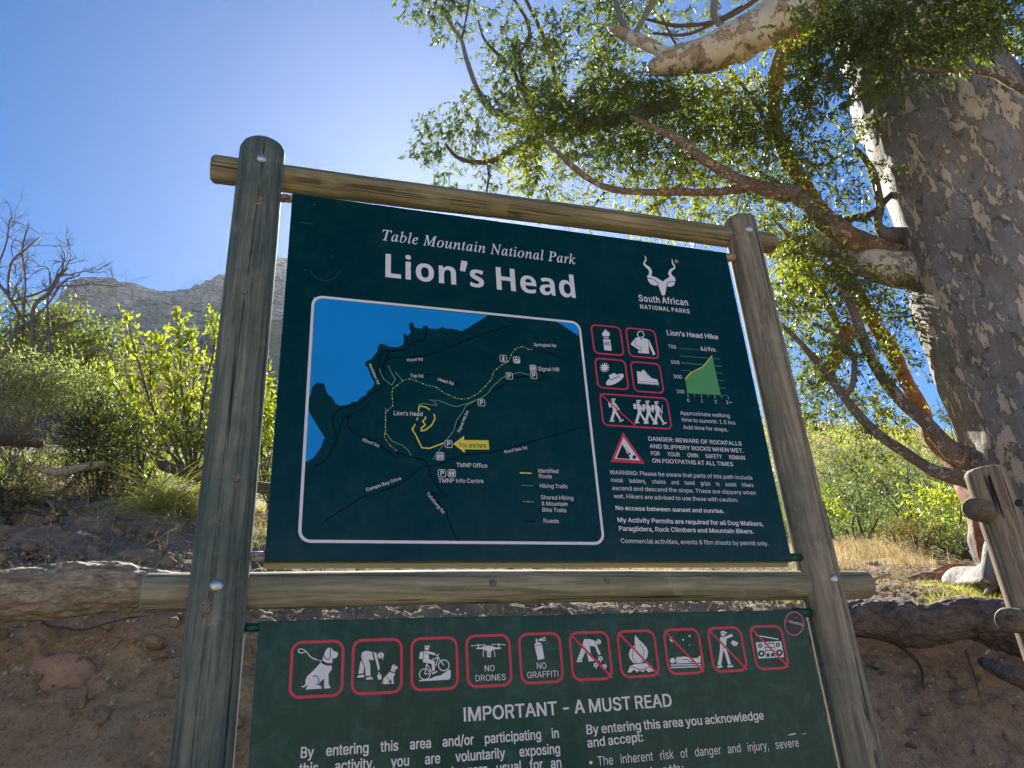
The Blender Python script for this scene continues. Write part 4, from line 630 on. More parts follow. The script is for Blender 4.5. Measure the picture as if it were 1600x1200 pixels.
PM = {'w': flat('print_white', (.76, .74, .74), .35, .12), 'r': flat('print_red', (.60, .04, .075), .35, .15), 'y': flat('print_yellow', (.78, .66, .05), .35), 'b': flat('print_blue', (.006, .27, .70), .3, .1),
      'k': flat('print_black', (.004, .007, .008), .3), 'g': flat('print_pale_green', (.18, .36, .20), .35), 'c': flat('print_chart_green', (.10, .33, .10), .35), 'G': BM1, 'D': BM2,
      'n': flat('sticker_navy', (.012, .012, .03), .3), 's': flat('sticker_salmon', (.55, .16, .10), .35), 'f': flat('faint_scratch', (.05, .075, .07), .4), 'd': flat('road_ink', (.0008, .003, .003), .8, .1, 0.05), 'h': flat('dull_ring', (.012, .05, .04), .4)}
Z1 = (440, 290, 3.0769); Z2 = (440, 560, 3.0769); Z3 = (900, 380, 4.0); Z4 = (900, 640, 4.2105); Z5 = (390, 960, 3.478); Z6 = (840, 940, 3.478); Z7 = (440, 960, 8.0); Z8 = (640, 960, 6.154)

A = Art(); A.at(*Z1).text('Table Mountain National Park', (480, 262), (1418, 380), 50, 'w', 's', track=.028, bold=.004); A.obj('park_name_lettering', PM, IB)
A = Art(); A.text("Lion’s Head", (483, 438), (1428, 543), 111, 'w', 'b') if False else A.at(*Z1).text("Lion’s Head", (483, 438), (1428, 543), 111, 'w', 'b', track=.012); A.obj('title_lettering', PM, IB)

# map
A = Art(); A.at(*Z1)
A.poly([(152, 536), (400, 563), (700, 596), (992, 624), (950, 650), (900, 682), (862, 700), (830, 690), (790, 688), (775, 679), (750, 689), (706, 688), (700, 674), (680, 674), (678, 688), (650, 685), (636, 680), (636, 664), (622, 658), (612, 668), (615, 690), (622, 704), (605, 722), (596, 712), (583, 718), (588, 740), (584, 766), (555, 778), (515, 775), (508, 768), (475, 761), (462, 775), (460, 798), (430, 835), (402, 848), (402, 865), (415, 875), (430, 920), (446, 945), (440, 968), (412, 992), (405, 1008), (375, 1022), (368, 1036), (350, 1040), (335, 1042), (330, 1050), (310, 1055), (280, 1058), (258, 1047), (245, 1020), (220, 1002), (210, 972), (205, 952), (170, 947), (146, 970), (141, 1000), (127, 1028), (120, 1030)], 'b')
A.at(*Z2).poly([(124, 228), (134, 262), (168, 320), (206, 380), (188, 430), (150, 482), (122, 496), (106, 497)], 'b')
A.at(*Z1).poly([(1318, 653), (1400, 660), (1424, 672), (1428, 722), (1395, 702), (1352, 672)], 'b')
A.obj('map_sea', PM, IB)
A = Art(.0008); A.at(*Z1).rrect((146, 526), (1, 1), .02, .006, 'w') if False else None
A.tf = (0, 0, 1); A.rrect((487.5, 461), (945.5, 851.5), .022, .0062, 'w'); A.obj('map_border', PM, IB)
A = Art(.0007); A.at(*Z1)
for p in ([(1118, 668), (1000, 704), (900, 738), (800, 780), (700, 817), (640, 826), (560, 828), (518, 830), (495, 846), (490, 870), (500, 890)], [(700, 688), (685, 745), (635, 750), (592, 790), (540, 798), (500, 790)],
          [(500, 790), (476, 815), (468, 840), (472, 862), (455, 900), (470, 940), (466, 960)], [(520, 800), (490, 850), (484, 890), (500, 932), (485, 970), (430, 1000), (390, 1035), (330, 1058), (280, 1074), (252, 1095), (245, 1130), (252, 1165), (265, 1190)],
          [(690, 905), (740, 915), (820, 945), (860, 960)], [(1210, 790), (1280, 800), (1350, 835)]): A.stroke(p, 3.6, 'd')
A.at(*Z2)
for p in ([(258, 350), (264, 400), (240, 440), (210, 490), (160, 522)], [(332, 272), (295, 288), (282, 340), (262, 390), (262, 412)], [(430, 222), (390, 240), (340, 265), (317, 295), (322, 330), (345, 365), (400, 380), (450, 400), (490, 430), (520, 456), (550, 477), (566, 468), (552, 452), (575, 456), (620, 475), (680, 485), (700, 503), (708, 520)],
          [(200, 790), (255, 750), (310, 715), (345, 695), (380, 668), (440, 655), (520, 625), (585, 598), (640, 550), (680, 518), (708, 520)], [(708, 520), (712, 552), (740, 602), (765, 642), (795, 655), (780, 666), (745, 655), (725, 640), (740, 680), (790, 730), (802, 782), (850, 880)],
          [(708, 520), (760, 510), (790, 490), (850, 480), (862, 464), (1000, 455), (1100, 430), (1250, 385), (1350, 358), (1462, 328)], [(735, 500), (750, 460), (782, 410), (830, 345), (862, 290), (890, 242), (942, 215), (1000, 165), (1040, 145), (1080, 115), (1102, 95), (1180, 86), (1240, 70), (1266, 84), (1244, 104), (1190, 98)]): A.stroke(p, 3.6, 'd')
A.stroke([(1167, 783), (1222, 783)], 3.6, 'd'); A.obj('map_roads', PM, IB)
def dashes(A, pts, w, cols, step=11, gap=6):
    P = np.array(pts, float); L = np.concatenate([[0], np.cumsum(np.linalg.norm(np.diff(P, axis=0), axis=1))]); t = 0; i = 0
    while t < L[-1]:
        ts = [t, min(t + step, L[-1])]; A.stroke([(np.interp(a, L, P[:, 0]), np.interp(a, L, P[:, 1])) for a in ts], w, cols[i % len(cols)]); t += step + gap; i += 1
A = Art(.0009); A.at(*Z1)
for p in ([(470, 880), (480, 910), (492, 932), (530, 960), (547, 932), (526, 897), (513, 866)], [(545, 897), (562, 915), (582, 941)], [(655, 1055), (682, 1048), (745, 1058), (735, 1040), (712, 1030), (760, 1035), (800, 1052), (840, 1064), (900, 1045), (960, 1022), (990, 1000), (1015, 965), (1060, 925), (1100, 910), (1145, 898), (1190, 912)]): A.stroke(p, 3, 'g')
dashes(A, [(535, 970), (530, 1000), (535, 1060), (500, 1090), (498, 1160), (500, 1200)], 3.4, 'gy'); dashes(A, [(538, 975), (590, 935), (620, 930), (700, 962), (740, 968), (780, 998), (850, 1028), (900, 1025), (945, 1000), (975, 970), (1010, 930), (1018, 895), (1060, 862), (1090, 848), (1105, 810), (1125, 785), (1160, 775), (1185, 790), (1208, 790)], 3.4, 'gy')
A.at(*Z2); dashes(A, [(500, 240), (498, 350), (492, 380), (520, 420), (552, 446)], 3.4, 'gy')
for p in ([(500, 360), (530, 400), (580, 420), (610, 446), (620, 470)], [(930, 205), (885, 230), (868, 262), (840, 300), (826, 350), (795, 390)], [(775, 420), (742, 460), (727, 490)]): A.stroke(p, 3, 'g')
A.stroke([(1150, 612), (1206, 614)], 2.6, 'g'); dashes(A, [(1157, 690), (1213, 691)], 3.4, 'gyg', 16, 3); A.obj('map_trails', PM, IB, kind='stuff')
A = Art(.0010); A.at(*Z2)
for p in ([(780, 408), (745, 420), (712, 433), (674, 430), (660, 402), (645, 370), (628, 341), (642, 316)], [(650, 298), (654, 284)], [(659, 258), (658, 240), (665, 229), (690, 234), (714, 248)], [(732, 268), (737, 290), (722, 320), (692, 345), (672, 349), (671, 336), (690, 320), (678, 303), (692, 290), (690, 280)], [(1145, 551), (1202, 553)]): A.stroke(p, 6, 'y')
A.obj('map_route', PM, IB, kind='stuff')
A = Art(.0012); A.at(*Z2).poly([(825, 412), (876, 373), (877, 393), (994, 395), (998, 439), (880, 438), (880, 455)], 'y'); A.text('You are here', (851, 428), (985, 432), 24, 'k', bold=.004); A.obj('location_arrow', PM, IB)
LAB = [(Z1, 'Springbok Rd', (1212, 772), (1320, 778), 14), (Z1, 'Kloof Rd', (603, 847), (680, 842), 14), (Z1, 'Top Rd', (617, 922), (681, 925), 15), (Z1, 'Head Rd', (748, 938), (825, 962), 15), (Z1, 'Nettleton Rd', (417, 860), (460, 958), 13),
       (Z1, 'Lion’s Head', (537, 1105), (679, 1110), 20), (Z1, 'Signal Hill', (1232, 892), (1335, 895), 18), (Z2, 'Signal Hill Rd', (854, 360), (899, 258), 14), (Z2, 'Kloof Rd', (386, 398), (465, 430), 15), (Z2, 'Camps Bay Drive', (408, 642), (576, 585), 16),
       (Z2, 'Tafelberg Rd', (693, 653), (773, 750), 15), (Z2, 'Kloof Nek Rd', (1070, 460), (1180, 438), 15), (Z2, 'TMNP Office', (838, 525), (988, 528), 20), (Z2, 'TMNP Info Centre', (752, 600), (969, 602), 20), (Z2, 'Identified', (1229, 552), (1330, 555), 19),
       (Z2, 'Route', (1233, 578), (1297, 580), 19), (Z2, 'Hiking Trails', (1237, 625), (1372, 628), 19), (Z2, 'Shared Hiking', (1242, 680), (1400, 684), 19), (Z2, '& Mountain', (1246, 710), (1373, 713), 19), (Z2, 'Bike Trails', (1248, 740), (1366, 743), 19), (Z2, 'Roads', (1254, 793), (1329, 795), 19)]
A = Art(.0011)
for z, t, a, b_, h in LAB: A.at(*z).text(t, a, b_, h, 'w', bold=.006)
A.obj('map_lettering', PM, IB)
def symbol(z, x, y, s, kind):
    A = Art(.0013); A.at(*z); h = s / 2; P0, P1 = A.q(x - h, y - h), A.q(x + h, y + h); A.rrect((x - h, y - h * .95), (x + h, y + h * 1.05), .0035, .0013, 'w', 'k')
    if kind == 'P': A.text('P', (x - h * .42, y + h * .58), (x + h * .52, y + h * .62), h * 1.15, 'w', bold=.03)
    elif kind == 'T':
        for dx in (-.4, .4):
            A.disc(x + dx * h, y - h * .5, h * .16, 'w'); A.poly([(x + dx * h - h * .26, y - h * .25), (x + dx * h + h * .26, y - h * .25), (x + dx * h + h * .2, y + h * .25), (x + dx * h + h * .14, y + h * .75), (x + dx * h - h * .14, y + h * .75), (x + dx * h - h * .2, y + h * .25)], 'w')
        A.stroke([(x, y - h * .7), (x, y + h * .8)], 2, 'w')
    elif kind == 'H':
        A.disc(x, y - h * .55, h * .16, 'w'); A.stroke([(x, y - h * .4), (x, y + h * .1), (x - h * .3, y + h * .75)], 4.5, 'w'); A.stroke([(x, y + h * .1), (x + h * .3, y + h * .75)], 4, 'w'); A.stroke([(x - h * .3, y), (x, y - h * .3), (x + h * .4, y)], 3, 'w')
    else:
        A.poly([(x - h * .8, y + h * .8), (x + h * .8, y + h * .8), (x + h * .8, y + h * .3), (x, y + h * .5)], 'w'); A.ring(x - h * .4, y + h * .2, h * .28, 2.5, 'w', 14); A.ring(x + h * .4, y, h * .28, 2.5, 'w', 14); A.stroke([(x - h * .3, y - h * .3), (x, y - h * .1), (x, y + h * .2)], 5, 'w'); A.disc(x - h * .3, y - h * .55, h * .16, 'w')
    A.obj({'P': 'parking_symbol', 'T': 'toilet_symbol', 'H': 'hiker_symbol', 'B': 'bicycle_symbol'}[kind], PM, IB)
for a_ in ((Z1, 1094, 915, 36, 'P'), (Z1, 1211, 913, 36, 'P'), (Z1, 960, 1043, 37, 'P'), (Z2, 802, 411, 39, 'P'), (Z2, 770, 552, 39, 'P'), (Z1, 1208, 878, 35, 'T'), (Z2, 761, 470, 41, 'T'), (Z2, 817, 552, 39, 'T'), (Z1, 1065, 832, 37, 'H'), (Z1, 1129, 838, 35, 'B')): symbol(*a_)

# emblem: spiral horns and head
A = Art(); A.at(*Z3)
for m in (0, 1):
    if m == 0: H_ = [(426, 78, 1.5), (434, 88, 6), (437, 105, 9), (428, 118, 10), (424, 130, 11), (436, 142, 14), (456, 158, 17), (466, 178, 19), (463, 198, 18), (452, 212, 14)]
    else: H_ = [(599, 98, 1.5), (601, 112, 6), (604, 128, 9), (613, 142, 10), (616, 155, 11), (604, 162, 14), (590, 172, 17), (584, 190, 19), (592, 205, 18), (606, 216, 14)]
    L_ = []; R_ = []
    for i, (x, y, w) in enumerate(H_):
        p0 = H_[max(0, i - 1)]; p1 = H_[min(len(H_) - 1, i + 1)]; dx, dy = p1[0] - p0[0], p1[1] - p0[1]; n_ = math.hypot(dx, dy); L_.append((x - dy / n_ * w / 2, y + dx / n_ * w / 2)); R_.append((x + dy / n_ * w / 2, y - dx / n_ * w / 2))
    A.poly(L_ + R_[::-1], 'w')
A.poly([(443, 203), (470, 205), (500, 214), (525, 230), (543, 240), (560, 226), (580, 214), (600, 210), (618, 214), (621, 236), (613, 262), (596, 272), (580, 272), (566, 268), (562, 290), (557, 322), (545, 329), (534, 322), (524, 292), (512, 262), (495, 266), (472, 260), (455, 244), (446, 222)], 'w')
A.stroke([(444, 218), (470, 222), (495, 234), (512, 252), (515, 262)], 4.5, 'G'); A.stroke([(620, 240), (600, 240), (580, 244), (568, 256), (566, 268)], 4.5, 'G')
A.ring(627, 114, 9, 2, 'w', 18); A.text('R', (622, 119), (632, 120), 9, 'w'); A.obj('emblem', PM, IB)
A = Art(); A.at(*Z3); A.text('South African', (393, 362), (707, 391), 38, 'w', bold=.02, track=.05); A.text('NATIONAL PARKS', (400, 408), (716, 440), 24, 'w', bold=.025, track=.09); A.obj('emblem_lettering', PM, IB)

def picto(z, tl, br, parent, label, draw, slash=None, r=.0125, w=.0042):
    A = Art(.0008); A.at(*z); A.rrect(tl, br, r, w, 'r'); draw(A)
    if slash: A.y += 2e-5; a = A.q(*slash[0]); b2 = A.q(*slash[1]); A.stroke([a, b2], w * .85, 'r', False, True)
    A.obj('pictogram', PM, parent, label)
def walker(A, hx, hy, s=1.0, pack=True, stick=False):
    def p(*L): return [(hx + a * s, hy + b2 * s) for a, b2 in L]
    A.disc(hx, hy, 11 * s, 'w'); A.stroke(p((-12, -7), (16, -7)), 6 * s, 'w'); A.stroke(p((-10, -2), (12, -2)), 2.5 * s, 'G')
    A.poly(p((-12, 14), (8, 13), (18, 30), (22, 64), (0, 72), (-6, 40)), 'w'); A.stroke(p((12, 22), (26, 44), (38, 62)), 9 * s, 'w')
    A.stroke(p((4, 70), (-2, 100), (-12, 124)), 15 * s, 'w'); A.stroke(p((10, 66), (30, 98), (44, 122)), 14 * s, 'w'); A.stroke(p((-22, 131), (8, 129)), 8 * s, 'w'); A.stroke(p((38, 134), (64, 122)), 8 * s, 'w')
    if pack: A.poly(p((-32, 14), (-16, 12), (-10, 44), (-26, 46)), 'w')
    if stick: A.stroke(p((38, 12), (30, 110)), 3 * s, 'w')
def d_bottle(A):
    A.poly([(183, 537), (190, 548), (208, 560), (211, 576), (203, 583), (165, 582), (162, 566), (176, 550)], 'w'); A.poly([(173, 587), (203, 588), (203, 596), (174, 595)], 'w'); A.poly([(168, 601), (213, 603), (222, 673), (176, 669)], 'w'); A.text('H2O', (175, 636), (212, 641), 20, 'G', bold=.03)
def d_jacket(A):
    A.ring(404, 571, 20, 5, 'w'); A.poly([(371, 592), (398, 590), (407, 606), (416, 593), (438, 598), (456, 606), (496, 694), (480, 703), (452, 640), (456, 692), (388, 686), (386, 674), (404, 664), (400, 672), (342, 634), (345, 625)], 'w'); A.stroke([(371, 596), (366, 634), (408, 654), (404, 674), (390, 672)], 3, 'G'); A.stroke([(449, 606), (454, 640), (480, 702)], 3, 'G')
def d_hat(A):
    A.disc(178, 778, 19, 'w')
    for t in range(12):
        a = t * math.pi / 6; A.stroke([(178 + 18 * math.cos(a), 778 + 18 * math.sin(a)), (178 + 30 * math.cos(a), 778 + 30 * math.sin(a))], 5, 'w')
    A.disc(242, 853, 62, 'w', 24, -.5); A.poly([(204, 826), (240, 811), (264, 844), (216, 868)], 'w'); A.stroke([(206, 846), (218, 856), (262, 836), (266, 828)], 4, 'G')
def d_boot(A):
    A.poly([(379, 800), (405, 806), (419, 790), (430, 800), (446, 824), (470, 844), (506, 852), (516, 872), (385, 863)], 'w'); A.stroke([(384, 869), (516, 880)], 9, 'w')
    for t in range(10): A.stroke([(386 + t * 14, 872 + t * 1.1), (389 + t * 14, 880 + t * 1.1)], 5, 'w')
    for t in range(4): A.stroke([(424 + t * 10, 806 + t * 11), (436 + t * 10, 802 + t * 11)], 3, 'w')
picto(Z3, (88, 505), (304, 708), IB, 'water bottle pictogram', d_bottle); picto(Z3, (304, 524), (523, 727), IB, 'jacket pictogram', d_jacket)
picto(Z3, (111, 714), (334, 921), IB, 'sun and hat pictogram', d_hat); picto(Z3, (334, 736), (554, 943), IB, 'hiking boot pictogram', d_boot)
picto(Z3, (142, 936), (603, 1167), IB, 'walk in a group pictogram', lambda A: (walker(A, 232, 982), walker(A, 387, 992), walker(A, 444, 996), walker(A, 500, 1000, 1, True, True)), ((150, 942), (372, 1146)))
A = Art(); A.at(*Z3)
for i, (a, b_) in enumerate((((643, 658), (768, 667)), ((650, 705), (900, 725)), ((657, 748), (908, 770)), ((665, 795), (915, 815)), ((672, 842), (925, 860)), ((690, 888), (935, 907)), ((692, 937), (946, 952)), ((878, 679), (888, 680)))): A.stroke([a, b_], 3.2 if i == 2 else 2, 'g')
A.y += 5e-5; A.poly([(682, 855), (715, 813), (790, 775), (850, 705), (904, 950), (695, 937)], 'c'); A.stroke([(682, 852), (713, 812), (791, 773), (850, 703)], 5, 'y')
for i in range(7): x = 697 + i * 42; y = 944 + i * 2.3; A.stroke([(x, y), (x + 3, y + (18 if i % 2 == 0 else 10))], 2.6, 'w')
for t, a, b_, h in (('700', (575, 656), (626, 661), 21), ('500', (592, 754), (648, 758), 21), ('300', (608, 845), (663, 848), 21), ('100', (626, 938), (679, 941), 21), ('669m', (775, 673), (872, 681), 25), ('0', (693, 994), (708, 995), 20), ('1', (780, 998), (790, 999), 20), ('2', (864, 1003), (880, 1004), 20), ('3', (936, 1008), (950, 1009), 20), ('km', (953, 1001), (972, 1003), 8)): A.text(t, a, b_, h, 'w', bold=.006)
A.text('Lion’s Head Hike', (563, 577), (887, 606), 29, 'w', bold=.02); A.obj('elevation_chart', PM, IB)
A = Art(); A.at(*Z4); A.poly([(308, 149), (453, 358), (227, 345)], 'r'); A.poly([(312, 183), (420, 336), (254, 322)], 'w'); A.poly([(267, 319), (305, 225), (312, 245), (325, 262), (330, 282), (346, 300), (355, 326)], 'k')
for a_ in ((383, 313, 13), (350, 292, 8), (337, 276, 5), (325, 250, 3), (340, 262, 3)): A.disc(a_[0], a_[1], a_[2], 'k', n=12)
A.obj('rockfall_triangle', PM, IB, 'red and white rockfall warning triangle')
A = Art(); A.at(*Z4)
for t, a, b_, h, bo, ju in (('Approximate walking', (686, 34), (1014, 53), 24, .004, 0), ('time to summit: 1.5 hrs', (694, 78), (1050, 100), 24, .004, 0), ('Add time for stops.', (705, 128), (1002, 145), 24, .004, 0),
        ('DANGER: BEWARE OF ROCKFALLS', (474, 205), (1091, 238), 26, .016, 0), ('AND SLIPPERY ROCKS WHEN WET.', (483, 254), (1103, 285), 26, .016, 0), ('FOR YOUR OWN SAFETY REMAIN', (491, 302), (1113, 332), 26, .016, 1), ('ON FOOTPATHS AT ALL TIMES', (499, 350), (1034, 374), 26, .016, 0),
        ('WARNING: Please be aware that parts of this path include', (219, 427), (1160, 463), 27, .004, 0), ('metal ladders, chains and hand grips to assist hikers', (227, 478), (1167, 512), 27, .004, 1), ('ascend and descend the slope. These are slippery when', (235, 531), (1182, 562), 27, .004, 0), ('wet. Hikers are advised to use these with caution.', (244, 584), (1067, 610), 27, .004, 0),
        ('No access between sunset and sunrise.', (255, 662), (973, 683), 27, .022, 0), ('My Activity Permits are required for all Dog Walkers,', (267, 742), (1230, 768), 29, .022, 0), ('Paragliders, Rock Climbers and Mountain Bikers.', (277, 799), (1166, 818), 29, .022, 0), ('Commercial activities, events & film shoots by permit only.', (290, 880), (1262, 897), 29, .004, 0)):
    A.text(t, a, b_, h, 'w', bold=bo, just=bool(ju), cond=.86)
A.obj('notice_lettering', PM, IB)
A = Art(); A.at(*Z1); A.stroke([(85, 177), (115, 181), (150, 185)], 2.5, 'f'); A.stroke([(210 + 75 * math.cos(t), 385 + 72 * math.sin(t)) for t in np.linspace(.3, 2.8, 16)], 1.5, 'f'); A.stroke([(680 + 62 * math.cos(t), 415 + 60 * math.sin(t)) for t in np.linspace(-3, -.2, 16)], 1.5, 'h')
A.disc(240, 340, 5, 'f', 2, .3); A.disc(156, 93, 3, 'f'); A.disc(112, 407, 3, 'f'); A.obj('scratches', PM, IB, kind='stuff')

# lower board
def d_dog(A, ox=0, oy=0, s=1.0, sy=1.0, X=0, Y=0, leash=True):
    def t(*L): return [(X + (a - ox) * s, Y + (b2 - oy) * sy) for a, b2 in L]
    A.poly(t((490, 600), (505, 615), (535, 632), (565, 640), (600, 642), (625, 638), (628, 690), (605, 715), (588, 740), (585, 770), (590, 880), (608, 905), (608, 922), (530, 928), (532, 800), (500, 830), (468, 862), (450, 884), (488, 892), (497, 912), (496, 928), (300, 940), (318, 905), (322, 884), (308, 882), (296, 904), (275, 913), (250, 909), (253, 896), (280, 892), (297, 868), (298, 820), (322, 770), (400, 700)), 'w')
    A.poly(t((600, 414), (625, 424), (648, 458), (690, 468), (706, 492), (692, 535), (662, 552), (635, 543), (635, 606), (580, 610), (530, 590), (506, 568), (528, 515), (548, 455), (572, 422)), 'w')
    A.stroke(t((612, 418), (610, 530), (592, 562), (562, 562), (540, 540), (534, 515)), 11 * s, 'D'); A.stroke(t((388, 775), (430, 765), (460, 800), (466, 840), (448, 872), (425, 888)), 11 * s, 'D')
    if leash: A.stroke([(312, 468), (275, 442), (240, 430), (212, 440), (206, 460), (225, 480), (260, 482), (305, 465), (325, 485), (355, 525), (400, 555), (455, 570)], 12, 'w'); A.stroke([(470, 575), (497, 586)], 13, 'w')
def d_pick(A):
    A.poly([(1040, 458), (1085, 457), (1130, 470), (1138, 520), (1152, 572), (1084, 566), (1105, 620), (1112, 765), (1050, 768), (1045, 660), (1010, 580), (994, 525), (1004, 480)], 'w'); A.poly([(990, 572), (1032, 650), (1022, 737), (958, 742)], 'w')
    A.poly([(942, 792), (958, 762), (1030, 755), (1033, 785)], 'w'); A.poly([(1054, 816), (1060, 788), (1112, 778), (1144, 800), (1143, 812)], 'w'); A.poly([(1146, 470), (1182, 484), (1226, 660), (1224, 690), (1206, 702), (1190, 640)], 'w')
    A.disc(1238, 512, 39, 'w'); A.stroke([(1226, 474), (1246, 552)], 7, 'D'); A.stroke([(1262, 500), (1262, 568)], 8, 'w'); A.poly([(1190, 762), (1240, 745), (1252, 805), (1210, 823)], 'w'); A.stroke([(1212, 722), (1217, 760)], 16, 'w')
    d_dog(A, 250, 415, .45, .475, 1245, 625, False)
def d_bike(A):
    A.poly([(90, 634), (200, 618), (240, 598), (300, 585), (383, 528), (393, 540), (393, 608), (376, 628), (90, 643)], 'w')
    for x, y in ((145, 575), (328, 490)): A.disc(x, y, 56, 'D'); A.ring(x, y, 51, 9, 'w')
    for p, w in (([(145, 575), (165, 470)], 9), ([(165, 480), (215, 560)], 9), ([(145, 575), (190, 570)], 7), ([(262, 392), (290, 440), (328, 490)], 9), ([(215, 434), (278, 412)], 9), ([(272, 420), (250, 500)], 9), ([(215, 572), (262, 548)], 14), ([(255, 398), (282, 380)], 9)): A.stroke(p, w, 'w')
    A.poly([(137, 350), (182, 366), (186, 430), (240, 448), (242, 540), (215, 546), (212, 476), (128, 460)], 'w'); A.stroke([(160, 362), (205, 372), (245, 386)], 22, 'w'); A.poly([(100, 362), (131, 358), (126, 432), (90, 426)], 'w'); A.stroke([(137, 372), (180, 380)], 3, 'D')
    A.disc(165, 325, 22, 'w'); A.stroke([(144, 306), (196, 306)], 9, 'w'); A.stroke([(144, 318), (186, 316)], 3, 'D')
def d_drone(A):
    A.poly([(640, 322), (690, 318), (720, 304), (762, 299), (800, 306), (830, 318), (878, 318), (878, 330), (822, 335), (792, 345), (785, 362), (744, 362), (738, 348), (700, 335), (642, 333)], 'w'); A.poly([(742, 366), (783, 366), (781, 411), (746, 412)], 'w'); A.ring(763, 388, 11, 4, 'D', 16)
    for p, w in (([(714, 338), (706, 370), (708, 411)], 8), ([(806, 338), (818, 372), (817, 410)], 8), ([(590, 303), (660, 297), (732, 292)], 7), ([(786, 290), (856, 288), (924, 293)], 7), ([(660, 285), (660, 318)], 12), ([(856, 278), (857, 312)], 12)): A.stroke(p, w, 'w')
    A.text('NO', (716, 548), (820, 545), 58, 'w', bold=.004); A.text('DRONES', (626, 645), (928, 630), 60, 'w', bold=.004)
def d_spray(A):
    A.poly([(1198, 292), (1214, 272), (1250, 268), (1270, 285), (1295, 425), (1232, 440)], 'w'); A.stroke([(1200, 303), (1271, 290)], 5, 'D'); A.stroke([(1218, 236), (1222, 268)], 17, 'w')
    for p in ([(1240, 244), (1305, 217)], [(1240, 247), (1309, 234)], [(1240, 250), (1308, 252)]): A.stroke(p, 7, 'w')
    A.text('NO', (1218, 524), (1318, 520), 58, 'w', bold=.004); A.text('GRAFFITI', (1127, 614), (1437, 598), 60, 'w', bold=.004)
def d_flower(A):
    A.poly([(252, 204), (285, 204), (310, 214), (320, 246), (282, 240), (290, 296), (306, 316), (276, 318), (262, 268), (240, 314), (214, 318), (236, 258)], 'w'); A.stroke([(212, 325), (242, 322)], 9, 'w'); A.stroke([(275, 321), (306, 319)], 9, 'w'); A.stroke([(308, 222), (336, 288)], 14, 'w'); A.disc(330, 219, 14, 'w'); A.stroke([(322, 208), (336, 236)], 3, 'D')
    for x, y in ((340, 310), (315, 345), (362, 352)):
        for t in range(5): A.disc(x + 9 * math.cos(t * 1.257), y + 9 * math.sin(t * 1.257), 5.5, 'w', n=10)
        A.disc(x, y, 4, 'D', n=10); A.stroke([(x, y + 10), (x + 2, y + 22)], 4, 'w')
def d_fire(A):
    A.poly([(530, 181), (548, 205), (572, 228), (592, 250), (600, 275), (594, 305), (565, 333), (522, 335), (500, 310), (494, 285), (502, 260), (528, 236), (526, 205)], 'w'); A.stroke([(534, 236), (516, 272), (514, 300), (532, 332)], 3.5, 'D'); A.stroke([(556, 228), (578, 270), (574, 300), (562, 330)], 3.5, 'D')
    A.poly([(488, 384), (502, 350), (530, 340), (600, 334), (622, 350), (629, 378), (600, 384), (586, 368), (572, 384), (552, 374), (540, 386), (522, 368), (506, 386)], 'w'); A.stroke([(505, 352), (560, 372), (618, 352)], 4, 'D')
def d_sleep(A):
    A.disc(732, 205, 15, 'w'); A.disc(742, 199, 13, 'D')
    for x, y, r in ((790, 208, 8), (825, 187, 9), (824, 236, 5)):
        A.poly([(x + (r if i % 2 == 0 else r * .42) * math.sin(i * math.pi / 5), y - (r if i % 2 == 0 else r * .42) * math.cos(i * math.pi / 5)) for i in range(10)], 'w')
    A.disc(733, 321, 15, 'w'); A.poly([(752, 302), (800, 298), (842, 308), (872, 306), (874, 296), (884, 295), (885, 332), (752, 337)], 'w'); A.stroke([(785, 316), (815, 316), (828, 328), (860, 326)], 3.5, 'D'); A.stroke([(722, 346), (888, 341)], 6, 'w'); A.stroke([(722, 359), (888, 353)], 6, 'w')
def d_litter(A):
    A.disc(1007, 173, 14, 'w'); A.stroke([(995, 164), (1028, 170)], 7, 'w'); A.stroke([(994, 174), (1020, 172)], 2.5, 'D'); A.poly([(990, 193), (1028, 190), (1022, 250), (990, 252)], 'w'); A.stroke([(1000, 205), (1058, 182)], 13, 'w')
    A.stroke([(1000, 252), (994, 300), (986, 346)], 19, 'w'); A.stroke([(1014, 252), (1030, 300), (1042, 342)], 18, 'w'); A.stroke([(974, 356), (1003, 353)], 10, 'w'); A.stroke([(1030, 354), (1060, 350)], 10, 'w'); A.poly([(1048, 224), (1060, 210), (1090, 224), (1078, 243), (1060, 238)], 'w')
def d_radio(A):
    A.poly([(1184, 222), (1322, 215), (1338, 302), (1200, 310)], 'w')
    for x, y, r in ((1208, 240, 12), (1305, 235, 12), (1215, 283, 18), (1313, 278, 18)): A.disc(x, y, r, 'D'); A.disc(x, y, r * .4, 'w')
    for y in (230, 250, 268): A.stroke([(1234, y), (1282, y - 2)], 4, 'D')
    A.poly([(1242, 282), (1258, 281), (1260, 300), (1244, 301)], 'D'); A.poly([(1266, 281), (1284, 280), (1286, 298), (1268, 299)], 'D'); A.stroke([(1232, 222), (1240, 308)], 3, 'D'); A.stroke([(1282, 218), (1292, 304)], 3, 'D'); A.stroke([(1186, 184), (1306, 205)], 6, 'w')
RW = dict(r=.017, w=.0052)
picto(Z7, (122, 335), (768, 1026), NB, 'dog on a leash pictogram', d_dog, **RW); picto(Z7, (880, 310), (1514, 985), NB, 'pick up after your dog pictogram', d_pick, **RW)
picto(Z8, (6, 222), (476, 722), NB, 'mountain biker pictogram', d_bike, **RW); picto(Z8, (532, 197), (993, 690), NB, 'no drones pictogram', d_drone, **RW); picto(Z8, (1037, 180), (1488, 657), NB, 'no graffiti pictogram', d_spray, **RW)
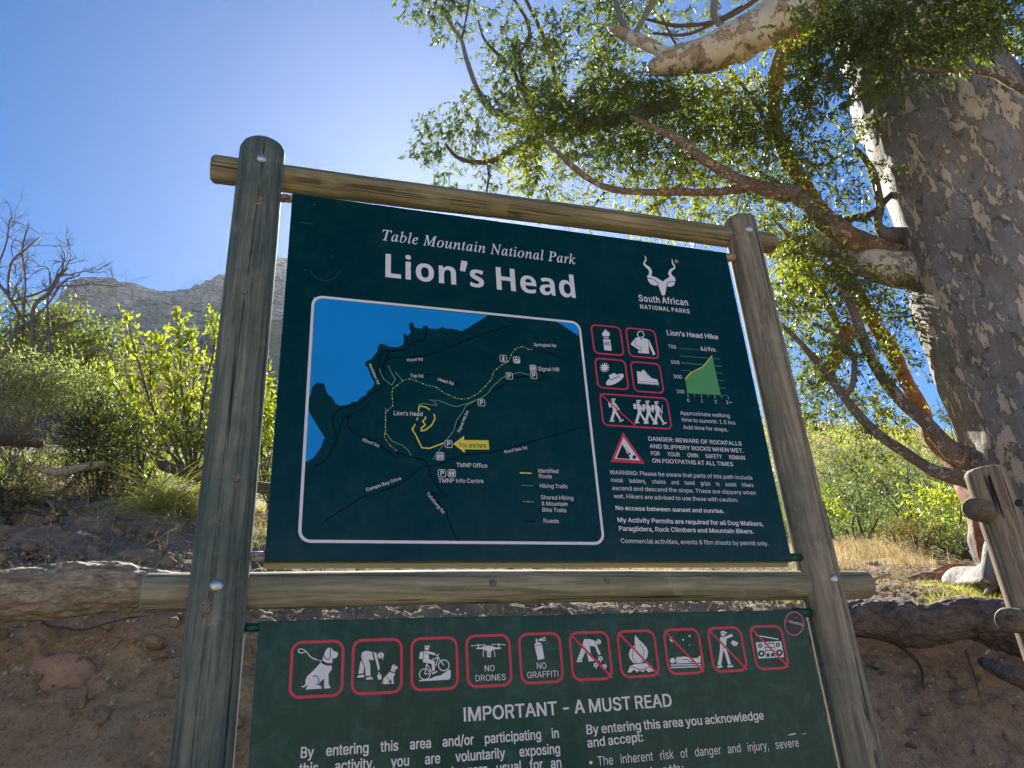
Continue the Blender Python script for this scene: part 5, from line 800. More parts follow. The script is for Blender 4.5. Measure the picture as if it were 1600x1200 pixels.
for nm, tl, br, fn in (('do not pick flowers pictogram', (164, 164), (413, 424), d_flower), ('no fires pictogram', (423, 156), (668, 408), d_fire), ('no camping pictogram', (675, 148), (913, 392), d_sleep), ('no littering pictogram', (914, 139), (1146, 379), d_litter), ('no radios pictogram', (1143, 131), (1372, 366), d_radio)):
    picto(Z6, tl, br, NB, nm, fn, ((tl[0] + 12, tl[1] + 12), (br[0] - 10, br[1] - 10)), **RW)
A = Art(); A.tf = (0, 0, 1); A.text('IMPORTANT - A MUST READ', (723, 1127.5), (1051, 1103.5), 21.5, 'w', bold=.02)
A.obj('heading_lettering', PM, NB)
A = Art(); A.tf = (0, 0, 1)
for t, a, b_, h, bo, ju in (('By entering this area and/or participating in', (468.5, 1184.5), (874, 1152.5), 16.6, .02, 1), ('this activity, you are voluntarily exposing', (467, 1210), (876, 1177), 16.8, .02, 1), ('yourself to dangers usual for an', (590, 1225), (878, 1199), 17, .02, 1),
        ('By entering this area you acknowledge', (915.5, 1147.5), (1194, 1124), 14.6, .018, 0), ('and accept:', (917.5, 1168), (1005.5, 1158), 14.6, .018, 0), ('The inherent risk of danger and injury, severe', (933.5, 1196.5), (1248.5, 1166.5), 14.6, .003, 1), ('and/or death:', (935, 1222), (1070, 1206), 14.6, .003, 0)):
    A.text(t, a, b_, h, 'w', bold=bo, just=bool(ju), cond=.84)
A.disc(922.5, 1191.5, 2.6, 'w'); A.obj('notice_lettering', PM, NB)
A = Art(); A.at(*Z6); A.poly([(1355, 728), (1372, 720), (1392, 715), (1408, 718), (1390, 724)], 'w'); A.poly([(1433, 721), (1448, 716), (1463, 717), (1450, 720)], 'w')
A.at(*Z5); A.stroke([(860, 586), (960, 580), (1100, 570)], 2, 'h'); A.stroke([(700, 560), (760, 600), (830, 608)], 2, 'h'); A.obj('scratches', PM, NB, kind='stuff')
A = Art(.0006); A.at(*Z6); A.disc(1393, 120, 52, 'n', 64, n=36); A.ring(1393, 120, 51, 6, 's', 36, 63); A.obj('sticker', PM, NB, 'round navy sticker with salmon rim'); st_ = bpy.data.objects['sticker']
A = Art(.0009); A.at(*Z6); A.text('B.', (1346, 112), (1364, 115), 16, 'r', bold=.02); A.text('Kilombrus', (1366, 115), (1440, 132), 14, 'w', bold=.01); A.stroke([(1396, 95), (1405, 84), (1414, 94)], 3, 's'); A.stroke([(1362, 134), (1432, 147)], 3, 'f'); A.stroke([(1372, 146), (1415, 156)], 3, 'f'); A.obj('sticker_lettering', PM, st_)

# ------------------------------------------------------------------ vegetation
GUM1 = leafmat('gum_leaf', (.07, .09, .028), (.13, .145, .05), .46, .42)
GUM_HAZE = leafmat('gum_leaf_hazed', (.075, .10, .055), (.12, .14, .075), .38, .45)  # haze and backlight of the far crown put into the leaf colour
GUM_SUN = leafmat('gum_leaf_sunlit', (.125, .15, .03), (.245, .235, .045), .5, .42)  # lit copy of the gum leaf, sunlight put into its colour
LM = dict(bright=leafmat('bright_leaf', (.13, .165, .025), (.27, .275, .045), .5, .38), olive=leafmat('olive_leaf', (.11, .135, .045), (.20, .22, .08), .38, .5),
          grey=leafmat('grey_green_leaf', (.24, .28, .15), (.36, .39, .23), .4, .6), dark=leafmat('dark_leaf', (.045, .065, .02), (.10, .11, .035), .35, .5),
          hillgreen=leafmat('hillside_leaf', (.105, .14, .06), (.21, .24, .115), .24, .6), pale=leafmat('pale_leaf', (.27, .26, .15), (.42, .38, .24), .22, .6), brown=leafmat('brown_leaf', (.13, .09, .045), (.22, .17, .08), .3, .7))
STRAW = leafmat('dry_grass', (.33, .26, .14), (.54, .45, .26), .25, .6, (1.1, 1.0, .8)); GRASSG = leafmat('green_grass', (.28, .28, .09), (.52, .47, .22), .35, .5)
TWIG = barkmat('twig_bark', (.07, .045, .03), (.17, .12, .085), 60); GREYT = barkmat('grey_twig', (.13, .11, .095), (.30, .27, .235), 60)
ORANGEB = barkmat('orange_bark', (.22, .085, .03), (.46, .20, .075), 12)

# eucalyptus bark: grey-brown skin shed in pale plates
def gum_bark(name, pale, grey, brown, amt=.58, stretch=.42, sc=4.2):
    k = NT(name); v = k.co(1, 1, stretch); n1 = k.noise(v, sc, 5, .55, .55); n2 = k.noise(v, sc * 2.6, 6, .6, .7); n3 = k.noise(k.co(1, 1, .6), sc * .55, 4, .6, .4); f = k.noise(k.co(1, 1, .3), 60, 5, .65)
    m1 = k.math('ADD', k.math('MULTIPLY', n1, .62), k.math('MULTIPLY', n2, .38)); n9 = k.noise(k.co(1, 1, stretch * 1.3), sc * 3.6, 4, .5, .4); plate = k.math('MAXIMUM', k.ramp(m1, [(amt, 0), (amt + .012, 1)]), k.ramp(n9, [(.635, 0), (.65, .8)]))
    edge = k.ramp(m1, [(amt - .035, 0), (amt - .012, .7), (amt, 0)])
    c = k.mix(k.ramp(n3, [(.40, 0), (.56, 1)]), grey, brown); c = k.mix(k.ramp(n2, [(.35, .55), (.52, 0)]), c, tuple(x * .6 for x in grey))
    dk = k.noise(k.co(1, 1, .5), sc * 1.7, 5, .6, .9); c = k.mix(k.ramp(dk, [(.61, 0), (.625, .8)]), c, tuple(x * .45 for x in brown))
    c = k.mix(edge, c, tuple(x * .4 for x in brown)); pc = k.mix(k.ramp(n3, [(.35, 0), (.7, 1)]), pale, tuple(x * y for x, y in zip(pale, (.82, .8, .76)))); c = k.mix(plate, c, pc)
    c = k.mix(k.ramp(f, [(.3, .35), (.5, 0)]), c, tuple(x * .5 for x in grey)); k.base(c); k.rough(.75); k.b.inputs['Specular IOR Level'].default_value = .3
    b = k.bump(k.math('SUBTRACT', 1.0, plate), .7, .012); b = k.bump(n2, .5, .02, b); k.bump(f, .5, .005, b); return k.m
GB = gum_bark('gum_trunk_bark', (.54, .43, .31), (.25, .23, .21), (.205, .165, .135), .545, .36, 9.5)
GBP = gum_bark('gum_pale_limb_bark', (.58, .50, .38), (.34, .29, .23), (.40, .25, .13), .47, 1.0, 5)

BROWNB = gum_bark('brown_limb_bark', (.46, .31, .18), (.22, .155, .105), (.17, .095, .055), .54, 1.0, 13); LIMBB = gum_bark('low_limb_bark', (.42, .33, .24), (.20, .155, .12), (.15, .10, .07), .54, 1.0, 15)
TR = thing('eucalyptus_tree', g1 and (5.0, 2.6, 2.1), 'large gum tree with patchy grey and cream bark arching over the sign', 'tree')
D0 = 6.0
def limb(rows, mat, name='limb', n=12, sub=5, rough=.14, freq=4, par=None, seed=0, label=None):
    P = px_path(rows, sub); P[:, 3] *= (.78 if name == 'limb' and mat not in (GB, GBP) else 1) * (1 + .13 * fbm(P[:, :3] * 3.1 + seed, 2)); V, F = tube(P, n + 6, rough * 1.5, freq * 1.4, True, seed); o = put(name, Geo().add(V, F).mesh(name), mat, par or TR, label=label); return P
# trunk: high resolution for the folds
P = px_path([(1715, 945, D0, 420), (1712, 890, D0, 340), (1684, 820, D0, 298), (1655, 740, D0, 276), (1640, 660, D0, 262), (1600, 560, D0, 254), (1562, 450, D0, 246), (1530, 330, D0, 240), (1487, 215, D0, 238), (1440, 110, D0, 214), (1402, 0, D0 + .05, 190), (1372, -120, D0 + .1, 165), (1340, -300, D0 + .2, 150)], 14)
V, F = tube(P, 96, .10, 2.6, True, 3); V = V + unit(V - np.repeat(P[:, :3], 96, 0)[:len(V)] if False else np.vstack([V[:-2] - np.repeat(P[:, :3], 96, 0), np.zeros((2, 3))])) * (.022 * fbm(V * np.array([6, 6, 2.0]), 4))[:, None]
put('trunk', Geo().add(V, F).mesh('trunk'), GB, TR, label='massive leaning trunk with cream plates')
limb([(1560, 245, D0, 130), (1600, 195, D0, 120), (1650, 130, D0, 110), (1720, 40, D0 - .1, 95)], GB, n=40, sub=8, seed=9)
limb([(1420, -60, D0, 110), (1340, 20, D0, 95), (1290, 26, D0 - .1, 80), (1240, 22, D0 - .1, 74), (1190, 45, D0 - .2, 72), (1150, 66, D0 - .2, 64), (1110, 84, D0 - .3, 54), (1070, 92, D0 - .3, 50), (1040, 100, D0 - .35, 40), (1018, 106, D0 - .4, 22)], GBP, n=28, sub=8, rough=.12, freq=5, seed=2, label='pale upper limb broken off at its left end')
limb([(1250, 40, D0 - .1, 40), (1222, 90, D0 - .1, 26), (1212, 130, D0, 24), (1210, 180, D0, 18), (1225, 235, D0, 22), (1250, 280, D0 + .1, 24), (1275, 320, D0 + .1, 26)], ORANGEB, 'branch', seed=4)
limb([(1062, 98, D0 - .35, 24), (1040, 84, D0 - .3, 22), (1012, 70, D0 - .3, 20), (985, 58, D0 - .2, 18), (955, 44, D0 - .1, 12)], GBP, 'branch', seed=5)
limb([(990, 58, D0 - .2, 12), (1002, 35, D0 - .2, 10), (1022, 0, D0 - .2, 9), (1040, -40, D0 - .2, 8)], GREYT, 'branch', 8)
limb([(985, 56, D0 - .2, 12), (972, 35, D0 - .1, 10), (962, 0, D0, 8), (955, -40, D0, 7)], GREYT, 'branch', 8)
limb([(1530, 430, D0 + .3, 80), (1480, 418, D0 + .15, 64), (1432, 406, D0, 54), (1390, 396, D0 - .2, 50), (1345, 378, D0 - .4, 44), (1300, 352, D0 - .5, 40), (1268, 322, D0 - .5, 38), (1240, 304, D0 - .5, 32), (1205, 296, D0 - .5, 26), (1170, 294, D0 - .5, 20), (1120, 300, D0 - .5, 16), (1060, 300, D0 - .5, 15), (1000, 300, D0 - .5, 14), (960, 296, D0 - .5, 13), (925, 283, D0 - .5, 12), (895, 260, D0 - .5, 12), (868, 235, D0 - .5, 8), (845, 215, D0 - .5, 5)], BROWNB, n=18, sub=7, rough=.2, freq=7, seed=7, label='twisting brown limb reaching left over the right post')
limb([(1232, 305, D0 - .5, 26), (1195, 296, D0 - .6, 22), (1160, 282, D0 - .6, 19), (1125, 265, D0 - .6, 17), (1095, 245, D0 - .6, 15), (1065, 220, D0 - .6, 14), (1030, 203, D0 - .6, 11), (985, 182, D0 - .6, 6)], BROWNB, 'branch', 14, 6, .2, 7, seed=8)
limb([(1560, 440, D0 + .1, 90), (1490, 432, D0 + .05, 72), (1440, 424, D0 - .1, 58), (1395, 420, D0 - .3, 50), (1350, 408, D0 - .3, 44), (1310, 388, D0 - .2, 40), (1275, 380, D0 - .1, 36), (1240, 384, D0, 30), (1200, 392, D0 + .1, 24)], GBP, n=24, sub=7, seed=12, label='cream limb below the twisting brown limb')
limb([(1500, 400, D0 + .3, 50), (1450, 386, D0 + .1, 42), (1415, 372, D0 - .1, 32), (1385, 366, D0 - .3, 22), (1371, 350, D0 - .3, 14), (1375, 325, D0 - .3, 13), (1371, 298, D0 - .3, 12), (1360, 262, D0 - .3, 11), (1337, 232, D0 - .3, 7)], GREYT, 'branch', 10, seed=13, label='bare grey dead branch')
limb([(1310, 348, D0 - .4, 12), (1334, 341, D0 - .3, 11), (1362, 334, D0 - .3, 10), (1385, 312, D0 - .3, 9), (1401, 296, D0 - .3, 6)], TWIG, 'branch', 8)
limb([(1540, 790, D0 - .4, 60), (1512, 772, D0 - .3, 34), (1491, 727, D0 - .1, 30), (1457, 690, D0, 28), (1442, 645, D0 + .1, 27), (1420, 604, D0 + .1, 27), (1390, 544, D0 + .1, 30), (1360, 495, D0 + .1, 32), (1341, 461, D0 + .1, 32), (1318, 425, D0, 26), (1300, 392, D0, 22)], ORANGEB, 'limb', 16, 6, .22, 6, seed=14, label='orange-barked low limb')
limb([(1560, 900, D0 - .35, 60), (1540, 860, D0 - .4, 34), (1530, 820, D0 - .4, 28), (1520, 780, D0 - .35, 30)], ORANGEB, 'limb', 14, 6, .25, 6, seed=15)
limb([(1640, 690, D0 + .2, 100), (1575, 712, D0 - .05, 74), (1530, 722, D0 - .25, 56), (1502, 712, D0 - .35, 42), (1478, 695, D0 - .45, 34), (1442, 656, D0 - .5, 27), (1405, 622, D0 - .5, 25), (1375, 585, D0 - .5, 22), (1352, 540, D0 - .5, 20), (1334, 487, D0 - .5, 18), (1319, 450, D0 - .5, 17), (1285, 412, D0 - .5, 14), (1247, 379, D0 - .5, 11), (1215, 350, D0 - .5, 6)], LIMBB, 'limb', 14, 6, .15, 7, seed=16, label='long grey-brown low limb')
limb([(1650, 750, D0 + .2, 90), (1575, 752, D0 - .15, 60), (1530, 752, D0 - .35, 44), (1503, 748, D0 - .5, 34), (1478, 742, D0 - .6, 28), (1450, 731, D0 - .6, 24), (1405, 701, D0 - .6, 21), (1367, 675, D0 - .6, 20), (1330, 634, D0 - .6, 18), (1304, 600, D0 - .6, 16), (1277, 566, D0 - .6, 14), (1247, 532, D0 - .6, 11), (1222, 508, D0 - .6, 8)], LIMBB, 'limb', 14, 6, .15, 7, seed=17, label='lowest limb running behind the right post')
limb([(1320, 618, D0 - .6, 12), (1332, 600, D0 - .6, 10), (1334, 560, D0 - .6, 9), (1318, 535, D0 - .5, 8), (1300, 520, D0 - .5, 7), (1270, 506, D0 - .5, 5)], GREYT, 'branch', 8)
limb([(1328, 508, D0 - .2, 26), (1318, 535, D0 - .2, 26), (1304, 562, D0 - .2, 22), (1290, 590, D0 - .2, 16), (1276, 606, D0 - .2, 10)], ORANGEB, 'branch', 10, seed=19)
limb([(1660, 170, 4.6, 14), (1600, 142, 4.6, 12), (1575, 130, 4.6, 10), (1550, 117, 4.6, 9), (1506, 110, 4.6, 8), (1460, 110, 4.5, 7), (1425, 104, 4.4, 5), (1400, 88, 4.4, 3)], BROWNB, 'branch', 8, seed=20)
# far limbs at the top left of the crown
DF = 7.4
for rows, w in (([(690, 12, 3), (705, 40, 4), (721, 63, 6), (728, 90, 7), (740, 125, 8), (750, 148, 9), (762, 166, 11), (780, 180, 12), (800, 187, 14), (860, 200, 18), (950, 190, 20), (1060, 160, 24)], GREYT), ([(696, 225, 4), (712, 244, 6), (737, 253, 7), (766, 252, 8), (796, 239, 9), (850, 215, 12)], TWIG), ([(812, -20, 5), (842, 41, 6), (854, 73, 7), (864, 104, 7), (873, 139, 8), (900, 190, 10)], TWIG), ([(797, -10, 4), (823, 32, 5), (826, 63, 5), (812, 84, 5), (815, 120, 6), (830, 170, 7)], TWIG),
              ([(747, 32, 3), (756, 60, 4), (769, 76, 5), (800, 108, 6), (812, 133, 7), (835, 180, 8)], TWIG), ([(735, -10, 3), (728, 30, 3), (721, 62, 4)], TWIG), ([(762, 255, 5), (764, 275, 4), (760, 300, 3)], TWIG), ([(1120, -20, 10), (1115, 25, 11), (1140, 50, 12), (1170, 60, 13)], GREYT), ([(1195, -10, 7), (1130, 30, 7), (1060, 40, 6), (1010, 30, 4)], TWIG), ([(1160, 10, 6), (1080, 52, 5), (1020, 52, 4)], TWIG),
              ([(1108, 80, 4), (1140, 110, 5), (1180, 160, 6), (1200, 200, 7), (1225, 240, 8)], TWIG), ([(1035, 30, 4), (1070, 100, 4), (1085, 160, 4)], TWIG), ([(1010, 330, 7), (1045, 305, 8), (1075, 280, 6)], TWIG), ([(925, 325, 4), (945, 300, 4)], TWIG), ([(1500, 160, 3), (1560, 120, 4), (1620, 90, 4)], TWIG), ([(1230, 370, 14), (1260, 420, 14), (1290, 470, 12), (1310, 510, 10)], BROWNB)):
    limb([(a, b_, DF if a < 900 else D0, c_) for a, b_, c_ in rows], w, 'branch', 8, 5, .12, 8, seed=len(rows))

def sprays(C, R3, n, per, L, Wd, down=.35, tw=.5, spread=.6, hexa=False, twl=(.12, .3), shell=.55):
    """n twigs inside an ellipsoid, each with `per` leaves; gives leaf arrays and twig tubes"""
    O = rs.normal(size=(n, 3)); O = unit(O) * (rs.rand(n, 1) ** shell); O = C + O * R3
    d = unit(rs.normal(size=(n, 3)) + unit(O - C) * .5 - np.array([0, 0, down])); l = rs.uniform(*twl, n)
    t = rs.rand(n, per); droop = -down * .35 * (t ** 2)[..., None] * np.array([0, 0, 1.0]) * l[:, None, None]
    P = O[:, None] + d[:, None] * (t * l[:, None])[..., None] + droop + rs.normal(size=(n, per, 3)) * .008
    D = d[:, None] * .5 + rs.normal(size=(n, per, 3)) * spread - np.array([0, 0, down]); P = P.reshape(-1, 3); D = D.reshape(-1, 3)
    V, F = leaves(P, D, L * rs.uniform(.6, 1.25, len(P)), Wd * rs.uniform(.7, 1.25, len(P)), .25, hexa)
    e = O + d * l[:, None] - np.array([0, 0, 1.0]) * (down * .35 * l)[:, None]; s = unit(np.cross(d, rs.normal(size=(n, 3)))) * .0016
    TV = np.stack([O - s, O + s, e + s * .4, e - s * .4], 1).reshape(-1, 3)
    s2 = np.cross(d, unit(s)) * .0016; TV2 = np.stack([O - s2, O + s2, e + s2 * .4, e - s2 * .4], 1).reshape(-1, 3)
    return V, F, np.vstack([TV, TV2])
class Fol:
    def __init__(s): s.V = []; s.F = []; s.T = []; s.n = 0
    def add(s, V, F, T=None):
        s.V.append(V); s.F.append(F + s.n); s.n += len(V)
        if T is not None: s.T.append(T)
    def out(s, name, mat, par, tmat=None, label=None):
        o = put(name, mesh_np(name, np.vstack(s.V), np.vstack(s.F)), mat, par, 'stuff', label)
        if s.T and tmat: T = np.vstack(s.T); put('twigs', mesh_np('twigs', T, np.arange(len(T)).reshape(-1, 4)), tmat, par, 'stuff')
        return o
# crown: px centre, half width, half height, distance, leaf cover, kind
CR = [(690, 10, 52, 34, 7.4, .75, 'g'), (660, -10, 40, 30, 7.4, .6, 'g'), (725, 5, 45, 26, 7.4, .55, 'g'), (700, 40, 30, 16, 7.4, .45, 'g'), (800, 60, 42, 48, 7.3, .85, 'g'), (830, 110, 45, 55, 7.2, .8, 'g'), (785, 120, 34, 40, 7.3, .6, 'g'), (860, 60, 40, 50, 7.0, .5, 'n'), (720, 150, 24, 12, 7.4, .5, 'g'),
      (690, 205, 34, 32, 7.5, .75, 'g'), (670, 240, 24, 30, 7.5, .55, 'g'), (735, 205, 34, 32, 7.4, .65, 'g'), (700, 275, 28, 18, 7.4, .6, 'g'), (760, 230, 30, 26, 7.4, .6, 'g'), (762, 280, 22, 18, 7.3, .5, 'g'), (715, 185, 30, 16, 7.4, .6, 'g'),
      (770, 160, 34, 30, 7.0, .7, 'g'), (840, 165, 46, 34, 6.4, 1.3, 'n'), (880, 190, 50, 42, 6.2, 1.5, 'n'), (830, 215, 40, 40, 6.2, 1.2, 'y'), (815, 260, 34, 28, 6.2, .8, 'y'), (850, 285, 46, 26, 6.1, .9, 'n'), (880, 120, 30, 30, 6.8, .5, 'n'),
      (905, 20, 40, 30, 6.6, .6, 'g'), (950, 20, 40, 34, 6.4, .9, 'n'), (1000, 20, 46, 36, 6.4, .8, 'n'), (940, 75, 34, 34, 6.3, 1.2, 'n'), (960, 120, 44, 40, 6.2, 1.5, 'n'), (940, 160, 40, 34, 6.2, 1.4, 'n'), (1000, 145, 44, 36, 6.0, 1.5, 'n'), (990, 195, 60, 36, 6.0, 1.5, 'n'), (920, 220, 50, 36, 6.1, 1.4, 'n'), (960, 250, 46, 30, 5.9, 1.0, 'n'), (1020, 240, 50, 34, 5.8, 1.3, 'n'),
      (1050, 150, 44, 34, 6.0, 1.4, 'n'), (1075, 195, 44, 36, 5.9, 1.4, 'n'), (1100, 140, 46, 26, 6.1, 1.3, 'y'), (1130, 170, 50, 40, 6.0, 1.4, 'y'), (1160, 215, 50, 40, 5.9, 1.3, 'n'), (1095, 240, 50, 34, 5.8, 1.3, 'n'), (1120, 275, 50, 26, 5.8, 1.0, 'y'), (1050, 280, 56, 24, 5.8, .9, 'y'), (960, 318, 50, 16, 5.9, .55, 'y'), (1040, 330, 56, 18, 5.9, .9, 'y'), (1100, 335, 50, 20, 5.9, 1.1, 'y'), (890, 315, 34, 12, 6.0, .5, 'y'),
      (1170, 130, 34, 30, 6.0, .8, 'y'), (1140, 30, 40, 30, 6.4, .45, 'n'), (1080, 30, 40, 28, 6.4, .5, 'n'), (1200, 180, 40, 50, 5.8, 1.1, 'n'), (1215, 250, 44, 36, 5.8, 1.1, 'n'), (1180, 290, 40, 24, 5.8, 1.0, 'n'), (1260, 200, 40, 44, 5.6, .7, 'n'), (1270, 270, 40, 34, 5.6, .7, 'n'), (1310, 300, 36, 34, 5.6, .55, 'n'), (1300, 230, 36, 40, 5.6, .45, 'n'), (1330, 200, 34, 34, 5.5, .35, 'n'), (1350, 270, 26, 34, 5.5, .4, 'n'), (1310, 350, 34, 18, 5.6, .5, 'n'),
      (1240, 90, 40, 44, 5.2, .7, 'y'), (1265, 40, 40, 40, 5.0, 1.1, 'y'), (1270, 130, 40, 36, 5.0, 1.0, 'n'), (1300, 60, 46, 44, 4.8, 1.3, 'n'), (1330, 110, 46, 30, 4.7, 1.0, 'n'), (1360, 30, 56, 40, 4.7, 1.3, 'n'), (1350, 130, 40, 20, 4.6, .7, 'n'), (1420, 20, 60, 40, 4.6, 1.5, 'n'), (1400, 85, 54, 28, 4.5, .8, 'n'), (1460, 70, 50, 34, 4.5, .9, 'n'), (1490, 15, 54, 36, 4.6, 1.5, 'n'), (1440, 108, 46, 12, 4.4, .5, 'n'), (1530, 50, 40, 36, 4.6, 1.1, 'n'), (1560, 15, 44, 32, 4.8, 1.4, 'n'), (1585, 65, 34, 34, 6.5, 1.0, 'y'), (1560, 100, 34, 20, 6.5, .7, 'y'), (1570, 180, 30, 20, 7.0, .5, 'y'), (1390, 160, 24, 8, 4.5, .3, 'n'),
      (1215, 345, 34, 24, 5.9, 1.1, 'y'), (1230, 400, 36, 34, 5.8, 1.1, 'y'), (1270, 430, 44, 34, 5.9, 1.1, 'y'), (1225, 460, 34, 34, 5.8, 1.1, 'n'), (1300, 450, 40, 30, 5.9, 1.0, 'n'), (1260, 490, 40, 26, 5.8, .8, 'y'), (1240, 540, 24, 34, 5.7, .7, 'n'), (1380, 470, 34, 26, 5.8, .9, 'n'), (1350, 440, 36, 20, 5.9, .8, 'n'), (1405, 500, 26, 22, 5.8, .7, 'n'), (1395, 545, 24, 24, 5.8, .7, 'n'), (1320, 500, 30, 24, 5.8, .7, 'n'), (1350, 380, 26, 14, 5.9, .5, 'n'),
      (1265, 610, 30, 26, 5.6, .9, 'n'), (1250, 640, 26, 20, 5.6, .8, 'n'), (1290, 650, 34, 14, 5.6, .5, 'y'), (1345, 620, 24, 24, 5.6, .8, 'n'), (1375, 635, 30, 24, 5.6, .9, 'y'), (1400, 660, 22, 18, 5.6, .9, 'y'), (1350, 660, 20, 14, 5.6, .5, 'y'), (1345, 690, 18, 14, 5.4, .9, 'n'), (1362, 708, 20, 12, 5.4, .8, 'y'), (1275, 560, 24, 30, 5.7, .6, 'n'), (1300, 590, 24, 24, 5.6, .5, 'y'),
      (1245, 350, 40, 26, 5.3, .8, 'n'), (1290, 405, 34, 28, 5.3, .8, 'n'), (1330, 425, 34, 24, 5.3, .7, 'n'), (1215, 490, 22, 40, 5.3, .8, 'n'), (1340, 545, 28, 26, 5.3, .6, 'n'), (1300, 535, 30, 28, 5.4, .7, 'n'), (1255, 585, 28, 18, 5.3, .8, 'n'), (1385, 590, 26, 24, 5.4, .6, 'n'), (1180, 330, 34, 20, 5.4, .7, 'n'), (1235, 425, 30, 26, 5.2, .8, 'y'), (1240, 650, 30, 22, 5.2, .7, 'n'), (1400, 430, 30, 14, 5.4, .5, 'n'),
      (1360, -140, 150, 90, 6.3, .5, 'n'), (1180, -110, 110, 60, 6.5, .45, 'n'), (1560, -80, 110, 80, 6.2, .6, 'n'), (1700, 20, 90, 70, 6.0, .7, 'n'), (960, -60, 90, 45, 6.8, .4, 'n'), (1420, -300, 150, 90, 6.6, .5, 'n')]
FO = {'n': Fol(), 'g': Fol(), 'y': Fol()}; DENS = 1.45
for (cx, cy, rx, ry, d, cov, kd) in CR:
    C = atd(cx, cy, d); s = psize(C); R3 = np.array([rx * s, max(rx, ry) * s * 1.1, ry * s * .95]); per = 11
    lpx = 10.5 if d > 5.2 else 13.0; n = int(math.pi * rx * ry * cov * 1.75 * DENS / (lpx * lpx * .26 * .5) / per) + 2
    V, F, T = sprays(C, R3 * 1.05, n, per, lpx * s * .95, lpx * s * .30, .45 if kd != 'g' else .7, hexa=d < 5.3, shell=.42); FO[kd].add(V, F, T)
FO['n'].out('crown', GUM1, TR, TWIG); FO['g'].out('crown', GUM_HAZE, TR, GREYT, 'sparse foliage painted hazy grey-green at the left end of the crown'); FO['y'].out('crown', GUM_SUN, TR, TWIG, 'foliage painted yellow-green as if sunlit')
for kx in 'ngy': pass

# ---- shrubs
def shrub(name, label, cat, base, top_c, R3, n, per, L, Wd, mat, smat=None, nst=9, group=None, down=-.25, hexa=False, twl=(.08, .2), spread=.6, rad=.007, shell=.5):
    t = thing(name, base, label, cat, group); base = np.array(base, float); C = np.array(top_c, float); R3 = np.array(R3, float); f = Fol(); V, F, T = sprays(C, R3, n, per, L, Wd, down, hexa=hexa, twl=twl, spread=spread, shell=shell); f.add(V, F, T); f.out('foliage', mat, t, smat or TWIG)
    for i in range(nst):
        e = C + unit(rs.normal(size=3)) * R3 * .8; e[2] = max(e[2], base[2] + .3 * (C[2] - base[2])); m = base * .5 + e * .5 + rs.normal(size=3) * np.linalg.norm(e - base) * .10; b0 = base + np.array([rs.normal() * rad * 4, rs.normal() * rad * 4, -.05])
        V, F = tube(smooth_path(np.array([[*b0, rad], [*m, rad * .65], [*e, rad * .25]]), 6), 6); put('stem', Geo().add(V, F).mesh('stem'), smat or TWIG, t)
    return t
# leafy shrub beside the left post: named stems with real leaves
def hg(px, py): return hit_ground(px, py)
LSH = thing('leafy_shrub', aty(300, 745, 3.6), 'bright yellow-green leafy shrub just left of the left post', 'shrub')
YS = 3.6
stems = [[(300, 750), (296, 690), (285, 620), (282, 560), (276, 486)], [(300, 750), (280, 690), (240, 640), (215, 560), (196, 492)], [(302, 750), (310, 680), (322, 600), (335, 540), (330, 500)], [(305, 750), (335, 690), (345, 630), (352, 570)], [(298, 750), (262, 700), (236, 620), (238, 530)], [(300, 750), (270, 712), (225, 680), (190, 620), (160, 580)], [(300, 750), (320, 700), (360, 650), (390, 600), (400, 520)], [(296, 745), (250, 715), (200, 690), (165, 650)], [(303, 750), (300, 660), (262, 590), (252, 530)], [(302, 750), (340, 725), (380, 690), (420, 640)],
         [(300, 750), (290, 700), (300, 620), (305, 560), (300, 520)], [(300, 740), (345, 710), (370, 670), (390, 640)], [(298, 748), (270, 690), (272, 640), (262, 570)], [(300, 750), (240, 720), (215, 655), (205, 600)]]
Pl = []; Dl = []
for i, st in enumerate(stems):
    yb = YS + rs.uniform(-.22, .3); rows = []
    for j, (a, b_) in enumerate(st):
        p = aty(a, b_, YS + (yb - YS) * j / len(st)); rows.append([*p, .0095 * (1 - .8 * j / (len(st) - 1)) * (1.4 if i < 3 else 1)])
    Q = smooth_path(np.array(rows), 8); V, F = tube(Q, 7, .1, 40, True, i); put('stem', Geo().add(V, F).mesh('stem'), TWIG, LSH)
    m = len(Q)
    for _ in range(40):
        k0 = int(m * (.16 + .82 * rs.rand() ** .7)); k0 = min(k0, m - 2); o = Q[k0, :3]; td = unit(unit(Q[k0 + 1, :3] - o) * .9 + rs.normal(size=3) * .7 + np.array([0, 0, .3])); ln = rs.uniform(.06, .26) * (1.1 - k0 / m * .5)
        for __ in range(rs.randint(4, 9)):
            t = rs.rand(); Pl.append(o + td * ln * t); Dl.append(td * .8 + rs.normal(size=3) * .55 + np.array([0, 0, .25]))
        V, F = tube(np.array([[*o, .002], [*(o + td * ln), .001]]), 4); 
        if _ == 0: gT = Geo() if i == 0 else gT
        gT.add(V, F)
    for __ in range(12): Pl.append(Q[-1, :3] + rs.normal(size=3) * .01 - np.array([0, 0, rs.rand() * .07])); Dl.append(np.array([0, 0, .7]) + rs.normal(size=3) * .5)
put('twigs', gT.mesh('twigs'), TWIG, LSH, 'stuff')
Pl = np.array(Pl); Dl = np.array(Dl); dist = np.linalg.norm(Pl - CAMP, axis=1) + rs.rand(len(Pl)) * .5; order = np.argsort(dist)
